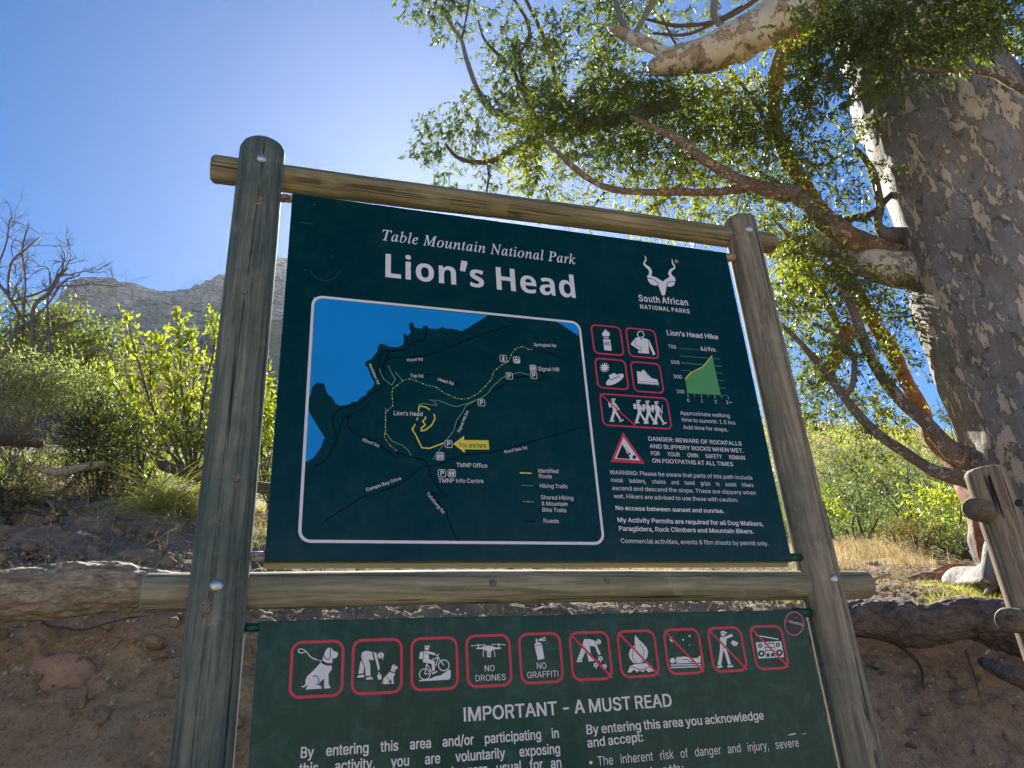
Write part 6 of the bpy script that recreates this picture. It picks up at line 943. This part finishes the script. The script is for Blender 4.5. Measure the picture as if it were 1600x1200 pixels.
# the 260 nearest leaves one by one (shared blade mesh), the rest joined
bl = []
for s_ in range(4):
    V, F = leaves(np.zeros((1, 3)), np.array([[0, 0, 1.0]]), .040 + .004 * s_, .018, .2, True); bl.append(mesh_np('leaf_blade', V, F))
    bl[-1].materials.append(LM['bright'])
for j in order[:260]:
    o = bpy.data.objects.new('leaf', bl[rs.randint(4)]); COL.objects.link(o); o.parent = LSH; o.matrix_parent_inverse = Matrix.Translation(-LSH.location)
    o.location = tuple(Pl[j]); o.rotation_mode = 'QUATERNION'; o.rotation_quaternion = Vector(Dl[j]).to_track_quat('Z', 'Y') @ Matrix.Rotation(rs.rand() * 6.28, 3, 'Z').to_quaternion(); s_ = rs.uniform(.75, 1.15); o.scale = (s_, s_, s_)
V, F = leaves(Pl[order[260:]], Dl[order[260:]], .044 * rs.uniform(.7, 1.1, len(order) - 260), .019 * rs.uniform(.8, 1.1, len(order) - 260), .2, True)
put('foliage', mesh_np('foliage', V, F), LM['bright'], LSH, 'stuff')

def P2(px, py, y): return aty(px, py, y)
# shrubs on the left: px centre, half sizes in px, plane y, leaf material, leaf px, cover
def pshrub(name, label, cx, cy, rx, ry, y, by, mat, lpx, cov, wr=.4, nst=8, down=-.2, group=None, smat=None, per=9, twl=(.1, .24), rad=.007, cat='shrub'):
    C = P2(cx, cy, y); s = psize(C); b0 = P2(cx, by, y); b0[2] = max(min(b0[2], C[2] - .1), g1(b0[0], b0[1]) - .05) if by else g1(*C[:2]); n = int(math.pi * rx * ry * cov / (lpx * lpx * wr * .5) / per * 2.8) + 3
    return shrub(name, label, cat, b0, C, (rx * s, max(rx * .8, ry * .6) * s, ry * s), n, per, lpx * s, lpx * s * wr, LM[mat], smat, nst, group, down, twl=twl, rad=rad)
pshrub('olive_shrub', 'olive-green shrub with bare grey branches above it at the left edge', 60, 540, 90, 75, 4.6, 640, 'olive', 9, .95, nst=12)
pshrub('olive_shrub', 'rounded olive shrub between the bare branches and the leafy shrub', 135, 560, 70, 60, 4.9, 640, 'olive', 8, .9)
pshrub('grey_green_shrub', 'feathery pale grey-green bush at the left edge below the bare branches', 35, 610, 60, 42, 3.6, 690, 'grey', 6, 1.0, .22, smat=GREYT)
pshrub('grey_green_shrub', 'small feathery grey-green bush right of the larger one', 118, 610, 48, 34, 3.8, 690, 'grey', 6, .9, .22, smat=GREYT)
pshrub('fine_leaved_shrub', 'dark fine-leaved bush left of the leafy shrub’s foot', 148, 680, 44, 62, 2.6, 770, 'dark', 6.5, .9, .35)
pshrub('fine_leaved_shrub', 'thin see-through bush of fine leaves near the grass tussock', 215, 700, 34, 50, 2.5, 770, 'olive', 6, .5, .35)
pshrub('dry_shrub', 'brown twiggy half-dead bush at the left edge above the logs', 30, 690, 60, 45, 3.3, 740, 'brown', 7, .35, .2, smat=GREYT, nst=26, rad=.004)
pshrub('low_shrub', 'low green cushion shrub hanging over the bank at the left edge', 12, 770, 42, 26, 2.1, 800, 'olive', 6.5, .9, .4)
pshrub('pale_shrub', 'pale green shrub showing behind the leafy shrub', 250, 600, 70, 50, 5.5, 660, 'pale', 6, .8, .3)
pshrub('pale_shrub', 'dry pale shrub beyond the leafy shrub’s foot', 200, 660, 70, 40, 4.6, 700, 'pale', 6, .6, .25, smat=GREYT, nst=16)
pshrub('green_shrub', 'bright green shrub seen between the left post and the board', 415, 655, 45, 65, 3.6, 760, 'bright', 8, .9, .4)
pshrub('green_shrub', 'green shrub partly hidden by the left post', 350, 640, 50, 50, 4.2, 720, 'hillgreen', 7, .8, .4)
pshrub('green_shrub', 'lower green shrub behind the gap beside the left post', 430, 745, 40, 40, 3.2, 800, 'hillgreen', 7, .8, .35)
for a_ in ((85, 742, 60, 22, 2.9, 'dry brown tangle of twigs and dead stems left of the short grey branch'), (160, 748, 55, 20, 2.7, 'dry brown tangle below the dark fine-leaved bush'), (225, 758, 40, 18, 2.6, 'low dry tangle just left of the grass tussock'), (330, 755, 40, 20, 2.9, 'dry tangle between the tussock and the left post')):
    pshrub('dry_shrub', a_[5], a_[0], a_[1], a_[2], a_[3], a_[4], 780, 'brown', 6, .35, .2, smat=GREYT, nst=22, rad=.0035)
pshrub('fine_leaved_shrub', 'low sunlit green sprig bush between the two dry tangles', 190, 725, 40, 30, 2.9, 780, 'olive', 6, .6, .35)
pshrub('fine_leaved_shrub', 'green undergrowth right under the leafy shrub', 320, 700, 50, 30, 3.2, 760, 'olive', 7, .7, .35)
# a few things stand behind the boards and show only in the slit above the middle rail
BSH = thing('bare_shrub', P2(60, 640, 4.2), 'leafless grey shrub with clawing branches at the left edge', 'shrub')
def claw(rows, y=4.2, mat=GREYT, kids=3, depth=0, par=BSH, name='branch', n=6):
    P = []
    for a, b_, w in rows: p = P2(a, b_, y + rs.uniform(-.1, .1)); P.append([*p, w * .5 * psize(p)])
    P = smooth_path(np.array(P), 5); g = Geo(); V, F = tube(P, n, .1, 30); g.add(V, F)
    def kid(o, d, ln, r, lv):
        Q = [o]; dd = d
        for k_ in range(4): dd = unit(dd + rs.normal(size=3) * .28 + np.array([0, 0, .05])); Q.append(Q[-1] + dd * ln / 4)
        Q = np.array(Q); V, F = tube(np.column_stack([Q, np.linspace(r, r * .3, 5)]), 4, caps=False); g.add(V, F)
        if lv > 0:
            for k_ in range(3): i = rs.randint(1, 5); kid(Q[i], unit(dd + rs.normal(size=3) * .8), ln * .6, r * .6, lv - 1)
    for _ in range(kids):
        i = rs.randint(len(P) // 3, len(P) - 1); d = unit(P[i + 1, :3] - P[i, :3]); kid(P[i, :3], unit(d + rs.normal(size=3) * .7), rs.uniform(.10, .30), P[i, 3] * .5 + .001, 2)
    put(name, g.mesh(name), mat, par)
for r_ in ([(33, 650, 9), (48, 580, 8), (52, 525, 7), (36, 500, 6), (13, 463, 5), (-5, 440, 4)], [(50, 530, 6), (53, 480, 6), (77, 457, 6), (92, 432, 6), (105, 418, 4)], [(13, 463, 4), (14, 430, 4), (22, 405, 3.5), (42, 388, 3), (63, 370, 2.5)], [(20, 470, 3), (55, 460, 3), (80, 450, 3), (115, 446, 2.5), (150, 445, 2), (185, 448, 1.5)], [(0, 555, 8), (20, 525, 7), (36, 508, 5)],
           [(50, 560, 5), (70, 530, 5), (95, 510, 4), (130, 500, 3)], [(52, 500, 4), (75, 475, 3), (100, 440, 3), (125, 430, 2)], [(60, 640, 6), (72, 590, 5), (78, 545, 4), (75, 470, 3), (80, 440, 2)], [(-5, 420, 3), (10, 380, 3), (15, 345, 2), (20, 340, 1.5)], [(36, 500, 4), (40, 440, 3), (35, 390, 3), (45, 350, 2)], [(90, 600, 4), (120, 560, 4), (150, 545, 3), (165, 548, 2)], [(10, 640, 6), (40, 600, 5), (70, 575, 4), (100, 560, 3)]): claw(r_, kids=5)
claw([(330, 560, 3), (318, 530, 3), (325, 505, 2), (340, 500, 1.5)], 4.6, kids=4)

# right hillside
HG = []
def hillshrub(px, py, rx, ry, d, mat, label, name='hillside_shrub', lpx=6.5, cov=.95, wr=.4, nst=6, group=None):
    C = atd(px, py, d); s = psize(C); b0 = (C[0], C[1], min(C[2] - ry * s * .6, g1(C[0], C[1]) + .05)); n = int(math.pi * rx * ry * cov / (lpx * lpx * wr * .5) / 9 * 1.6) + 3
    return shrub(name, label, 'shrub', b0, C, (rx * s, rx * s * .9, ry * s), n, 9, lpx * s, lpx * s * wr, LM[mat], TWIG, nst, group, -.2, twl=(.06, .16 + .006 * d), rad=.006 + .001 * d)
hillshrub(1465, 792, 58, 34, 9.5, 'bright', 'bright green rounded bush left of the fence post’s top rail', lpx=7.5)
hillshrub(1430, 838, 62, 32, 8.8, 'brown', 'brownish heathy bush in front of the bright green one', cov=.8, lpx=5, nst=14)
hillshrub(1495, 845, 52, 38, 8.8, 'olive', 'olive heathy bush beside the foot of the gum tree', lpx=5.5)
hillshrub(1330, 790, 62, 44, 10.5, 'hillgreen', 'dark-based green bush just right of the right sign post', lpx=6)
hillshrub(1285, 800, 34, 30, 9.5, 'bright', 'yellow-green sprawling bush against the right sign post', lpx=7)
hillshrub(1400, 755, 70, 36, 13, 'hillgreen', 'broad green bush above the bright green one', lpx=4)
hillshrub(1320, 735, 60, 36, 13.5, 'hillgreen', 'broad green bush beyond the dark-based one', lpx=4)
hillshrub(1490, 750, 60, 34, 13.5, 'hillgreen', 'green bush seen under the lowest limb beside the trunk', lpx=4)
hillshrub(1440, 729, 64, 24, 17, 'hillgreen', 'light green bush between the two low limbs', lpx=3.6, cov=.7)
hillshrub(1360, 719, 64, 22, 18, 'hillgreen', 'light green bush below the lowest limb’s middle', lpx=3.6, cov=.7)
hillshrub(1290, 714, 50, 22, 18, 'pale', 'pale bush on the slope just right of the sign post', lpx=3.6, cov=.7)
hillshrub(1510, 726, 50, 22, 18, 'hillgreen', 'light green bush left of the trunk’s foot', lpx=3.6, cov=.7)
hillshrub(1488, 650, 22, 13, 56, 'dark', 'dark rounded bush alone on the skyline', lpx=5, cov=2.0)
# scrub further up the slope, too many to count
f = Fol()
for _ in range(1300):
    y = 15 + 47 * rs.rand() ** .8; x = (y + 1.5) * rs.uniform(.75, 1.5); z = g1(x, y); r = rs.uniform(.3, .7) * (1 + y / 60); n = 60
    d = rs.normal(size=(n, 3)); d[:, 2] = np.abs(d[:, 2]) * .8; d = unit(d) * rs.uniform(.6, 1, (n, 1)); P_ = np.array([x, y, z - .1]) + d * r * np.array([1, 1, .62]); V, F = leaves(P_, d + rs.normal(size=(n, 3)) * .6, .05 + y * .003, .025 + y * .0014); f.add(V, F)
put('hillside_scrub', mesh_np('hillside_scrub', np.vstack(f.V), np.vstack(f.F)), LM['pale'], None, 'stuff')
f = Fol()
for _ in range(420):
    y = 6.5 + 8 * rs.rand(); x = (y + 1.5) * rs.uniform(.75, 1.45); z = g1(x, y); r = rs.uniform(.35, .7) * (1 + y / 60); n = 480
    d = rs.normal(size=(n, 3)); d[:, 2] = np.abs(d[:, 2]) * .8; d = unit(d) * rs.uniform(.5, 1, (n, 1)); P_ = np.array([x, y, z - .05]) + d * r * np.array([1, 1, .8]); V, F = leaves(P_, d + rs.normal(size=(n, 3)) * .6, .018 + y * .0022, .009 + y * .0009); f.add(V, F)
put('hillside_scrub', mesh_np('hillside_scrub', np.vstack(f.V), np.vstack(f.F)), LM['hillgreen'], None, 'stuff')
f = Fol()
for _ in range(700):
    y = 4.5 + 14 * rs.rand(); x = rs.uniform(-7, 2.5) if y < 9 else rs.uniform(-14, 6); z = g1(x, y); r = rs.uniform(.25, .5); n = 90
    d = rs.normal(size=(n, 3)); d[:, 2] = np.abs(d[:, 2]) * .8; d = unit(d) * rs.uniform(.5, 1, (n, 1)); P_ = np.array([x, y, z - .03]) + d * r * np.array([1, 1, .7]); V, F = leaves(P_, d + rs.normal(size=(n, 3)) * .6, .04, .016); f.add(V, F)
put('slope_scrub', mesh_np('slope_scrub', np.vstack(f.V), np.vstack(f.F)), LM['olive'], None, 'stuff')

# thin bare shrub before the trunk
thinshrub = thing('bare_shrub', atd(1500, 730, 7.5), 'thin leafless twigs rising beside the left edge of the trunk', 'shrub')
for r_ in ([(1500, 725), (1497, 680), (1488, 640), (1468, 606)], [(1502, 725), (1500, 670), (1492, 630), (1482, 600)], [(1505, 725), (1506, 680), (1500, 650), (1496, 615)], [(1500, 700), (1490, 670), (1478, 655), (1462, 622)], [(1506, 720), (1512, 690), (1508, 660)]):
    V, F = tube(px_path([(a, b_, 7.5, 2.2 - i * .4) for i, (a, b_) in enumerate(r_)], 5), 5); put('stem', Geo().add(V, F).mesh('stem'), GREYT, thinshrub)

# ------------------------------------------------------------------ grass, logs, roots, stones, litter
def grass(n, pts, h, lean, w, mat, name, kind='stuff', par=None, segs=3):
    P = pts; H = h * rs.uniform(.55, 1.15, len(P)); L_ = np.column_stack([rs.normal(size=len(P)), rs.normal(size=len(P)), np.zeros(len(P))]) * lean
    V, F = blades(P, H, L_, w * rs.uniform(.6, 1.2, len(P)), segs); return put(name, mesh_np(name, V, F), mat, par, kind)
def patch(n, cx, cy, sx_, sy_, xr=None):
    x = cx + rs.normal(size=n) * sx_; y = cy + rs.normal(size=n) * sy_; return np.column_stack([x, y, G(x, y) - .01])
# tussock hanging over the bank
TU = hit_ground(262, 800); T = thing('grass_tussock', TU, 'green and straw grass tussock drooping over the edge of the bank', 'grass tussock')
n = 1500; a = rs.rand(n) * 6.283; el = rs.rand(n) ** .6; P = np.array(P2(262, 800, TU[1])) + np.column_stack([rs.normal(size=n) * .055, rs.normal(size=n) * .05, rs.normal(size=n) * .012 + .02])
ln = rs.uniform(.14, .36, n); Ld = np.column_stack([np.cos(a) * 1.2 + .12, np.sin(a) * .9 - .35, -1.0 * el]) * ln[:, None]; V, F = blades(P, ln * (.9 - .4 * el), Ld, .0042 * rs.uniform(.6, 1.3, n), 5); put('blades', mesh_np('blades', V, F), GRASSG, T, 'stuff')
n = 260; P = np.array(P2(258, 805, TU[1] - .05)) + rs.normal(size=(n, 3)) * np.array([.018, .02, .015]); ln = rs.uniform(.12, .30, n); Ld = np.column_stack([rs.normal(size=n) * .05, -.12 + rs.normal(size=n) * .04, -1.3 + 0 * ln]) * ln[:, None]
V, F = blades(P, ln * .3, Ld, .002 * rs.uniform(.6, 1.2, n), 5); put('dead_blades', mesh_np('dead_blades', V, F), STRAW, T, 'stuff')
# dry grass behind the sign and right of it
allp = [patch(2600, 1.3, 2.55, 1.0, .3), patch(1500, -.6, 2.8, .9, .35), patch(900, 2.8, 2.9, .6, .4)]
grass(0, np.vstack(allp), .15, .06, .0026, STRAW, 'dry_grass')
pp = []
for (px_, py_3, n, s_) in ((1290, 870, 900, .16), (1330, 865, 1300, .17), (1375, 862, 1300, .16), (1400, 872, 900, .12), (1300, 890, 500, .12), (1420, 885, 300, .1)):
    q = hit_ground(px_, py_3); pp.append(patch(n, q[0], q[1], s_, s_))
grass(0, np.vstack(pp), .20, .07, .004, STRAW, 'dry_grass')
sp_ = []
for _ in range(60):
    q = hit_ground(rs.uniform(1330, 1430), rs.uniform(862, 880)); sp_.append(q + np.array([0, 0, .0]))
sp_ = np.array(sp_); H_ = rs.uniform(.22, .36, len(sp_)); Ln = np.column_stack([rs.normal(size=len(sp_)) * .08, rs.normal(size=len(sp_)) * .05, 0 * H_]); V, F = blades(sp_, H_, Ln, np.full(len(sp_), .004), 4); f = Fol(); f.add(V, F)
for p, h, l_ in zip(sp_, H_, Ln):
    tip = p + l_ + np.array([0, 0, h * .75]); m = 16; t = rs.rand(m); V, F = leaves(tip - np.array([0, 0, 1]) * (t * .09)[:, None], rs.normal(size=(m, 3)) * .4 + [0, 0, 1], .016, .006); f.add(V, F)
put('seed_grass', mesh_np('seed_grass', np.vstack(f.V), np.vstack(f.F)), STRAW, None, 'stuff')
pp = []
for (px_, py_3, n, s_) in ((1510, 925, 900, .16), (1545, 925, 900, .15), (1490, 945, 500, .12), (1560, 940, 500, .12), (1530, 905, 400, .12)):
    q = hit_ground(px_, py_3); pp.append(patch(n, q[0], q[1], s_, s_ * .7))
grass(0, np.vstack(pp), .075, .04, .003, GRASSG, 'green_grass')
pp = []
for (px_, py_3, n, s_) in ((40, 770, 300, .12), (180, 762, 500, .16), (230, 770, 300, .1), (330, 790, 500, .14), (120, 720, 600, .25), (330, 740, 500, .2), (410, 800, 500, .15), (430, 850, 300, .12)):
    q = hit_ground(px_, py_3); pp.append(patch(n, q[0], q[1], s_, s_ * .7))
grass(0, np.vstack(pp), .11, .06, .0022, GRASSG, 'green_grass')
pp = [patch(2500, -.5, 3.3, 1.3, .7), patch(1500, -2.0, 3.6, 1.0, .6)]; grass(0, np.vstack(pp), .16, .09, .003, STRAW, 'dry_grass')
# root hairs dangling from the bank face
f = Fol()
for (px_, py_3, k_) in ((1510, 1045, 26), (1480, 1030, 14), (1570, 1030, 14), (1380, 1040, 8), (260, 860, 10), (420, 1080, 6), (60, 880, 8), (1350, 1050, 6)):
    q = hit_ground(px_, py_3); P = q + rs.normal(size=(k_, 3)) * .03 + np.array([0, -.03, 0]); ln = rs.uniform(.06, .2, k_); Ld = np.column_stack([rs.normal(size=k_) * .8, -.3 + 0 * ln, -rs.rand(k_) * 1.2]) * ln[:, None]; V, F = blades(P, ln * .2, Ld, np.full(k_, .0022), 5); f.add(V, F)
put('root_hairs', mesh_np('root_hairs', np.vstack(f.V), np.vstack(f.F)), STRAW, None, 'stuff')

# logs
PALEB = barkmat('pale_log_bark', (.27, .19, .12), (.60, .47, .33), 26, .35); DARKB = barkmat('dark_log_bark', (.10, .07, .05), (.31, .22, .165), 22, .3)
def log(rows, y, mat, name, label, cat, rough=.2, freq=9, n=40, sub=10, seed=0, fine=.10):
    P = []
    for i, (a, b_, w) in enumerate(rows):
        yy_ = y if not hasattr(y, '__len__') else y[i]; p = aty(a, b_, yy_); P.append([*p, w * .5 * psize(p)])
    P = smooth_path(np.array(P), sub); V, F = tube(P, n, rough, freq, True, seed); C = np.vstack([np.repeat(P[:, :3], n, 0), P[:1, :3], P[-1:, :3]]); dv = V - C; V = C + dv * (1 + fine * fbm(V * np.array([14, 70, 70]), 4, .65)[:, None])
    o = put(name, Geo().add(V, F).mesh(name), mat); return tag(o, label, cat)
log([(-120, 952, 84), (-40, 938, 84), (30, 930, 80), (90, 925, 82), (140, 920, 78), (190, 918, 70), (240, 920, 62), (290, 922, 54)], .98, PALEB, 'fallen_log', 'thick pale rough-barked log crossing the bank behind the left post', 'log', seed=2, n=72, sub=22, fine=.2)
log([(1300, 975, 40), (1345, 968, 54), (1390, 968, 62), (1430, 976, 66), (1470, 972, 64), (1500, 965, 66), (1540, 968, 70), (1600, 985, 84), (1680, 1000, 90)], [1.6, 1.55, 1.5, 1.45, 1.4, 1.4, 1.35, 1.3, 1.3], DARKB, 'fallen_log', 'dark brown log lying along the top of the cut bank right of the sign', 'log', seed=5, n=72, sub=22, fine=.17)
log([(1535, 1034, 14), (1560, 1046, 24), (1600, 1062, 32), (1660, 1085, 34)], [1.25, 1.1, 1.0, 1.0], DARKB, 'exposed_root', 'dark root jutting from the bank at the right edge', 'root', seed=6, n=24)
log([(-60, 684, 14), (-10, 688, 16), (30, 690, 16), (68, 694, 13)], 3.2, TWIG, 'fallen_branch', 'dark fallen branch lying under the bushes at the left edge', 'branch', seed=7, n=16)
log([(52, 730, 8), (90, 738, 15), (130, 730, 14), (165, 725, 10)], 2.5, PALEB, 'fallen_branch', 'short grey fallen branch left of the leafy shrub’s foot', 'branch', seed=8, n=16)
log([(245, 725, 14), (280, 735, 17), (320, 745, 18), (370, 757, 18), (430, 764, 16), (470, 770, 12)], 2.45, TWIG, 'fallen_log', 'dark log running behind the left post above the tussock', 'log', seed=9, n=20)
log([(1420, 905, 7), (1445, 900, 12), (1475, 902, 13), (1500, 905, 6)], 2.6, BROWNB, 'bark_strip', 'brown piece of shed bark on the ground before the tree', 'bark', seed=10, n=14)
log([(1460, 892, 4), (1480, 886, 9), (1505, 888, 14), (1520, 898, 8)], 2.75, ORANGEB, 'bark_strip', 'orange curled bark piece beside the tree’s foot', 'bark', seed=11, n=14)
log([(1360, 906, 3), (1375, 902, 6), (1392, 897, 5)], 2.6, PALEB, 'bark_strip', 'pale bark sliver beside the dry grass', 'bark', seed=12, n=10)
log([(70, 780, 3), (80, 790, 4), (86, 800, 4), (84, 808, 2)], 2.15, PALEB, 'dry_stick', 'short pale curved stick at the brink of the bank', 'stick', n=8)
log([(40, 790, 3), (60, 798, 4), (80, 808, 3)], 2.1, PALEB, 'dry_stick', 'pale straight stick just left of the curved one', 'stick', n=8)
# spreading foot roots of the tree
for i, r_ in enumerate(([(1640, 880, 60), (1580, 870, 40), (1562, 900, 26), (1548, 918, 12), (1540, 930, 6)], [(1600, 860, 40), (1566, 850, 40), (1552, 885, 32), (1545, 915, 24)])):
    P = []
    for j, (a, b_, w) in enumerate(r_): p = atd(a, b_, D0 - .5 - .05 * j); P.append([*p, w * .5 * psize(p)])
    V, F = tube(smooth_path(np.array(P), 8), 16, .2, 6, True, i); put('root', Geo().add(V, F).mesh('root'), GB, TR)

# stones in the bank
import bmesh
def stone_mesh(seed, rough=.25, sub=3):
    bm = bmesh_ico(sub); V = np.array([v.co for v in bm.verts]); F = [[v.index for v in f.verts] for f in bm.faces]; bm.free()
    V = V * (1 + rough * fbm(V * 1.3 + seed * 5.1, 3))[:, None] + .02 * fbm(V * 7 + seed, 2)[:, None]; return V, F
import bmesh
def bmesh_ico(sub):
    bm = bmesh.new(); bmesh.ops.create_icosphere(bm, subdivisions=sub, radius=1); bm.verts.index_update(); return bm
def rockmat(name, a, b_):
    k = NT(name); v = k.co(); f = k.noise(v, 14, 6, .65, .4); f2 = k.noise(v, 90, 4, .6); k.base(k.mix(k.ramp(f2, [(.35, .4), (.5, 0)]), k.mix(k.ramp(f, [(.35, 0), (.65, 1)]), a, b_), (.10, .07, .05))); k.rough(.9); b = k.bump(f, .5, .02); k.bump(f2, .5, .004, b); return k.m
RK1 = rockmat('reddish_rock', (.30, .19, .14), (.42, .28, .21)); RK2 = rockmat('grey_rock', (.24, .20, .17), (.40, .34, .28))
for i, (px_, py_3, w, h, m, lb) in enumerate(((98, 1055, 92, 66, RK1, 'large smooth reddish rock set in the bank face below the pale log'), (30, 1052, 36, 24, RK2, 'flat grey rock left of the large reddish rock'), (155, 1074, 32, 26, RK1, 'small brownish rock touching the right of the large reddish rock'), (147, 1177, 34, 18, RK2, 'small wedge of grey rock low in the bank face'),
        (388, 1020, 24, 26, RK2, 'pale stone between the left post and the lower board'), (175, 1108, 14, 10, RK2, 'pebble-sized pale rock below the small brownish one'), (250, 1190, 44, 20, RK1, 'reddish rock at the picture’s bottom edge left of the post'), (900, 962, 30, 12, RK2, 'pale stone in the slit above the lower board'), (1405, 1110, 16, 12, RK2, 'small grey stone in the bank right of the right post'), (10, 1080, 30, 40, RK1, 'rough rock at the left edge of the bank'))):
    q = hit_ground(px_, py_3); s = psize(q); V, F = stone_mesh(i); V = V * np.array([w * .5 * s, w * .28 * s, h * .5 * s]); ca, sa = math.cos(.12 * i), math.sin(.12 * i)
    V = np.column_stack([V[:, 0] * ca + V[:, 2] * sa, V[:, 1], -V[:, 0] * sa + V[:, 2] * ca]) + q + np.array([0, .01, 0]); o = put('bank_rock', Geo().add(V, F).mesh('bank_rock'), m); tag(o, lb, 'rock', 'rocks set in the bank')
# gravel and crumbs on the bank
base = [stone_mesh(20 + i, .35, 1) for i in range(6)]; f_V = []; f_F = []; nn_ = 0
N = 12000; xs_ = rs.uniform(-1.6, 5.0, N); ys_ = np.where(rs.rand(N) < .72, rs.uniform(.85, 1.7, N), rs.uniform(1.6, 3.6, N)); zs_ = G(xs_, ys_); szs = .0016 + .006 * rs.rand(N) ** 6 + .0022 * rs.rand(N)
for i in range(N):
    V, F = base[i % 6]; M = rs.normal(size=(3, 3)) * .25 + np.eye(3); f_V.append(V @ M * szs[i] + np.array([xs_[i], ys_[i] - .008, zs_[i] + .004])); f_F.append(np.array(F) + nn_); nn_ += len(V)
put('gravel', mesh_np('gravel', np.vstack(f_V), np.vstack(f_F)), rockmat('pebble_stone', (.34, .25, .18), (.56, .45, .34)), None, 'stuff')
# leaf litter and twigs on the brink
N = 5200; x = np.concatenate([rs.uniform(-1.8, 3, N // 2), rs.uniform(2.5, 7, N // 2)]); y = np.concatenate([rs.uniform(2.0, 3.4, N // 2), rs.uniform(1.9, 5, N // 2)]); P = np.column_stack([x, y, G(x, y) + .03]); D = rs.normal(size=(N, 3)) * [1, 1, .2]
V, F = leaves(P, D, rs.uniform(.02, .06, N), rs.uniform(.006, .012, N)); put('leaf_litter', mesh_np('leaf_litter', V, F), LM['brown'], None, 'stuff')
f = Fol(); N = 420; x = np.concatenate([rs.uniform(-1.7, 1.5, N // 2), rs.uniform(2.5, 6, N // 2)]); y = rs.uniform(2.0, 3.2, N); z = G(x, y) + .035; d = unit(rs.normal(size=(N, 3)) * [1, 1, .25]); ln = rs.uniform(.05, .3, N)[:, None]; A_ = np.column_stack([x, y, z]); V = []; u = unit(np.cross(d, [0, 0, 1.0])) * .0018; w_ = np.array([0, 0, .0018])
Vt = np.stack([A_ - u, A_ + u, A_ + w_ * 1.6, A_ + d * ln - u * .6, A_ + d * ln + u * .6, A_ + d * ln + w_], 1).reshape(-1, 3); b_ = np.arange(N)[:, None] * 6; F = np.concatenate([b_ + [0, 1, 4, 3], b_ + [1, 2, 5, 4], b_ + [2, 0, 3, 5]])
put('fallen_twigs', mesh_np('fallen_twigs', Vt, F), GREYT, None, 'stuff')

# fence on the right: one round post with two rails going back to the right
FW = wood('fence_wood', 2, [(.18, .125, .08), (.44, .33, .22), (.32, .25, .17), (.54, .45, .33)], 1.3, 9.0); FWR = wood('fence_rail_wood', 0, [(.12, .085, .055), (.26, .20, .13), (.16, .13, .09), (.34, .29, .21)], .7, 3.0)
pt = atd(1546, 760, 3.0); FN = thing('rail_fence', (pt[0], pt[1], 0), 'weathered brown pole fence with one post at the right edge', 'fence')
ztop = atd(1541, 733, 3.0)[2]; rp_ = 29 * psize(pt); put('post', post_mesh('fence_post', pt[0], pt[1], -.2, ztop, rp_, .014, seed=8), FW, FN)
for (px_, py_3, w, back, ln) in ((1521, 795, 36, .15, 2.6), (1573, 967, 39, .12, 2.6)):
    c = atd(px_, py_3, 2.84); r = w * .5 * psize(c); dr = np.array([math.sin(math.radians(66)), math.cos(math.radians(66)), .015]); put('rail', rail_mesh('fence_rail', c, c + dr * ln, r, .016, seed=px_), FWR, FN)
p = atd(1580, 790, 2.95); V, F = dome(p + np.array([-.0, -.03, 0]), 6 * psize(p), .003, (-.77, -.64, 0)); put('bolt', Geo().add(V, F).mesh('bolt'), DARK, FN)

# soil clods on the cut face and thin roots crossing it
f_V = []; f_F = []; nn_ = 0; N = 1500; xs_ = np.concatenate([rs.uniform(-1.4, .2, N // 2), rs.uniform(2.0, 4.6, N // 2)]); ys_ = rs.uniform(.9, 2.3, N); zs_ = G(xs_, ys_); szs = .006 + .02 * rs.rand(N) ** 4
for i in range(N):
    V, F = base[i % 6]; M = rs.normal(size=(3, 3)) * .3 + np.eye(3); f_V.append(V @ M * szs[i] + np.array([xs_[i], ys_[i] - .01, zs_[i] + .004])); f_F.append(np.array(F) + nn_); nn_ += len(V)
put('soil_clods', mesh_np('soil_clods', np.vstack(f_V), np.vstack(f_F)), SOIL, None, 'stuff')
def thinroot(rows, label, mat=TWIG, w=1.0, seed=0):
    P = []
    for a, b_, w_ in rows: p = hit_ground(a, b_); P.append([*(p + np.array([0, -.022, .01])), w_ * w * .5 * psize(p)])
    P = smooth_path(np.array(P), 8); P[:, :3] += .006 * np.column_stack([fbm(P[:, :3] * 20 + k_ * 9 + seed, 2) for k_ in range(3)]); V, F = tube(P, 7, .2, 40, True, seed); tag(put('exposed_root', Geo().add(V, F).mesh('exposed_root'), mat), label, 'root')
thinroot([(1345, 985, 3), (1370, 1000, 5), (1400, 1012, 6), (1430, 1040, 5), (1440, 1080, 3)], 'thin root curving down below the left end of the dark log')
thinroot([(1300, 900, 2), (1350, 935, 4), (1400, 948, 5), (1450, 952, 4), (1480, 940, 2)], 'thin dark root lying along the brink above the dark log', seed=2)
thinroot([(1505, 1020, 3), (1512, 1045, 2.5), (1522, 1075, 2), (1528, 1100, 1.2)], 'thin root dangling down the bank by the fence post', seed=3)
thinroot([(50, 960, 3), (80, 985, 4), (130, 990, 4), (180, 975, 3), (230, 968, 2)], 'thin root just under the pale log', seed=4)
thinroot([(0, 812, 4), (40, 805, 5), (75, 812, 4), (110, 808, 2)], 'root at the brink of the bank at the left edge', seed=6)
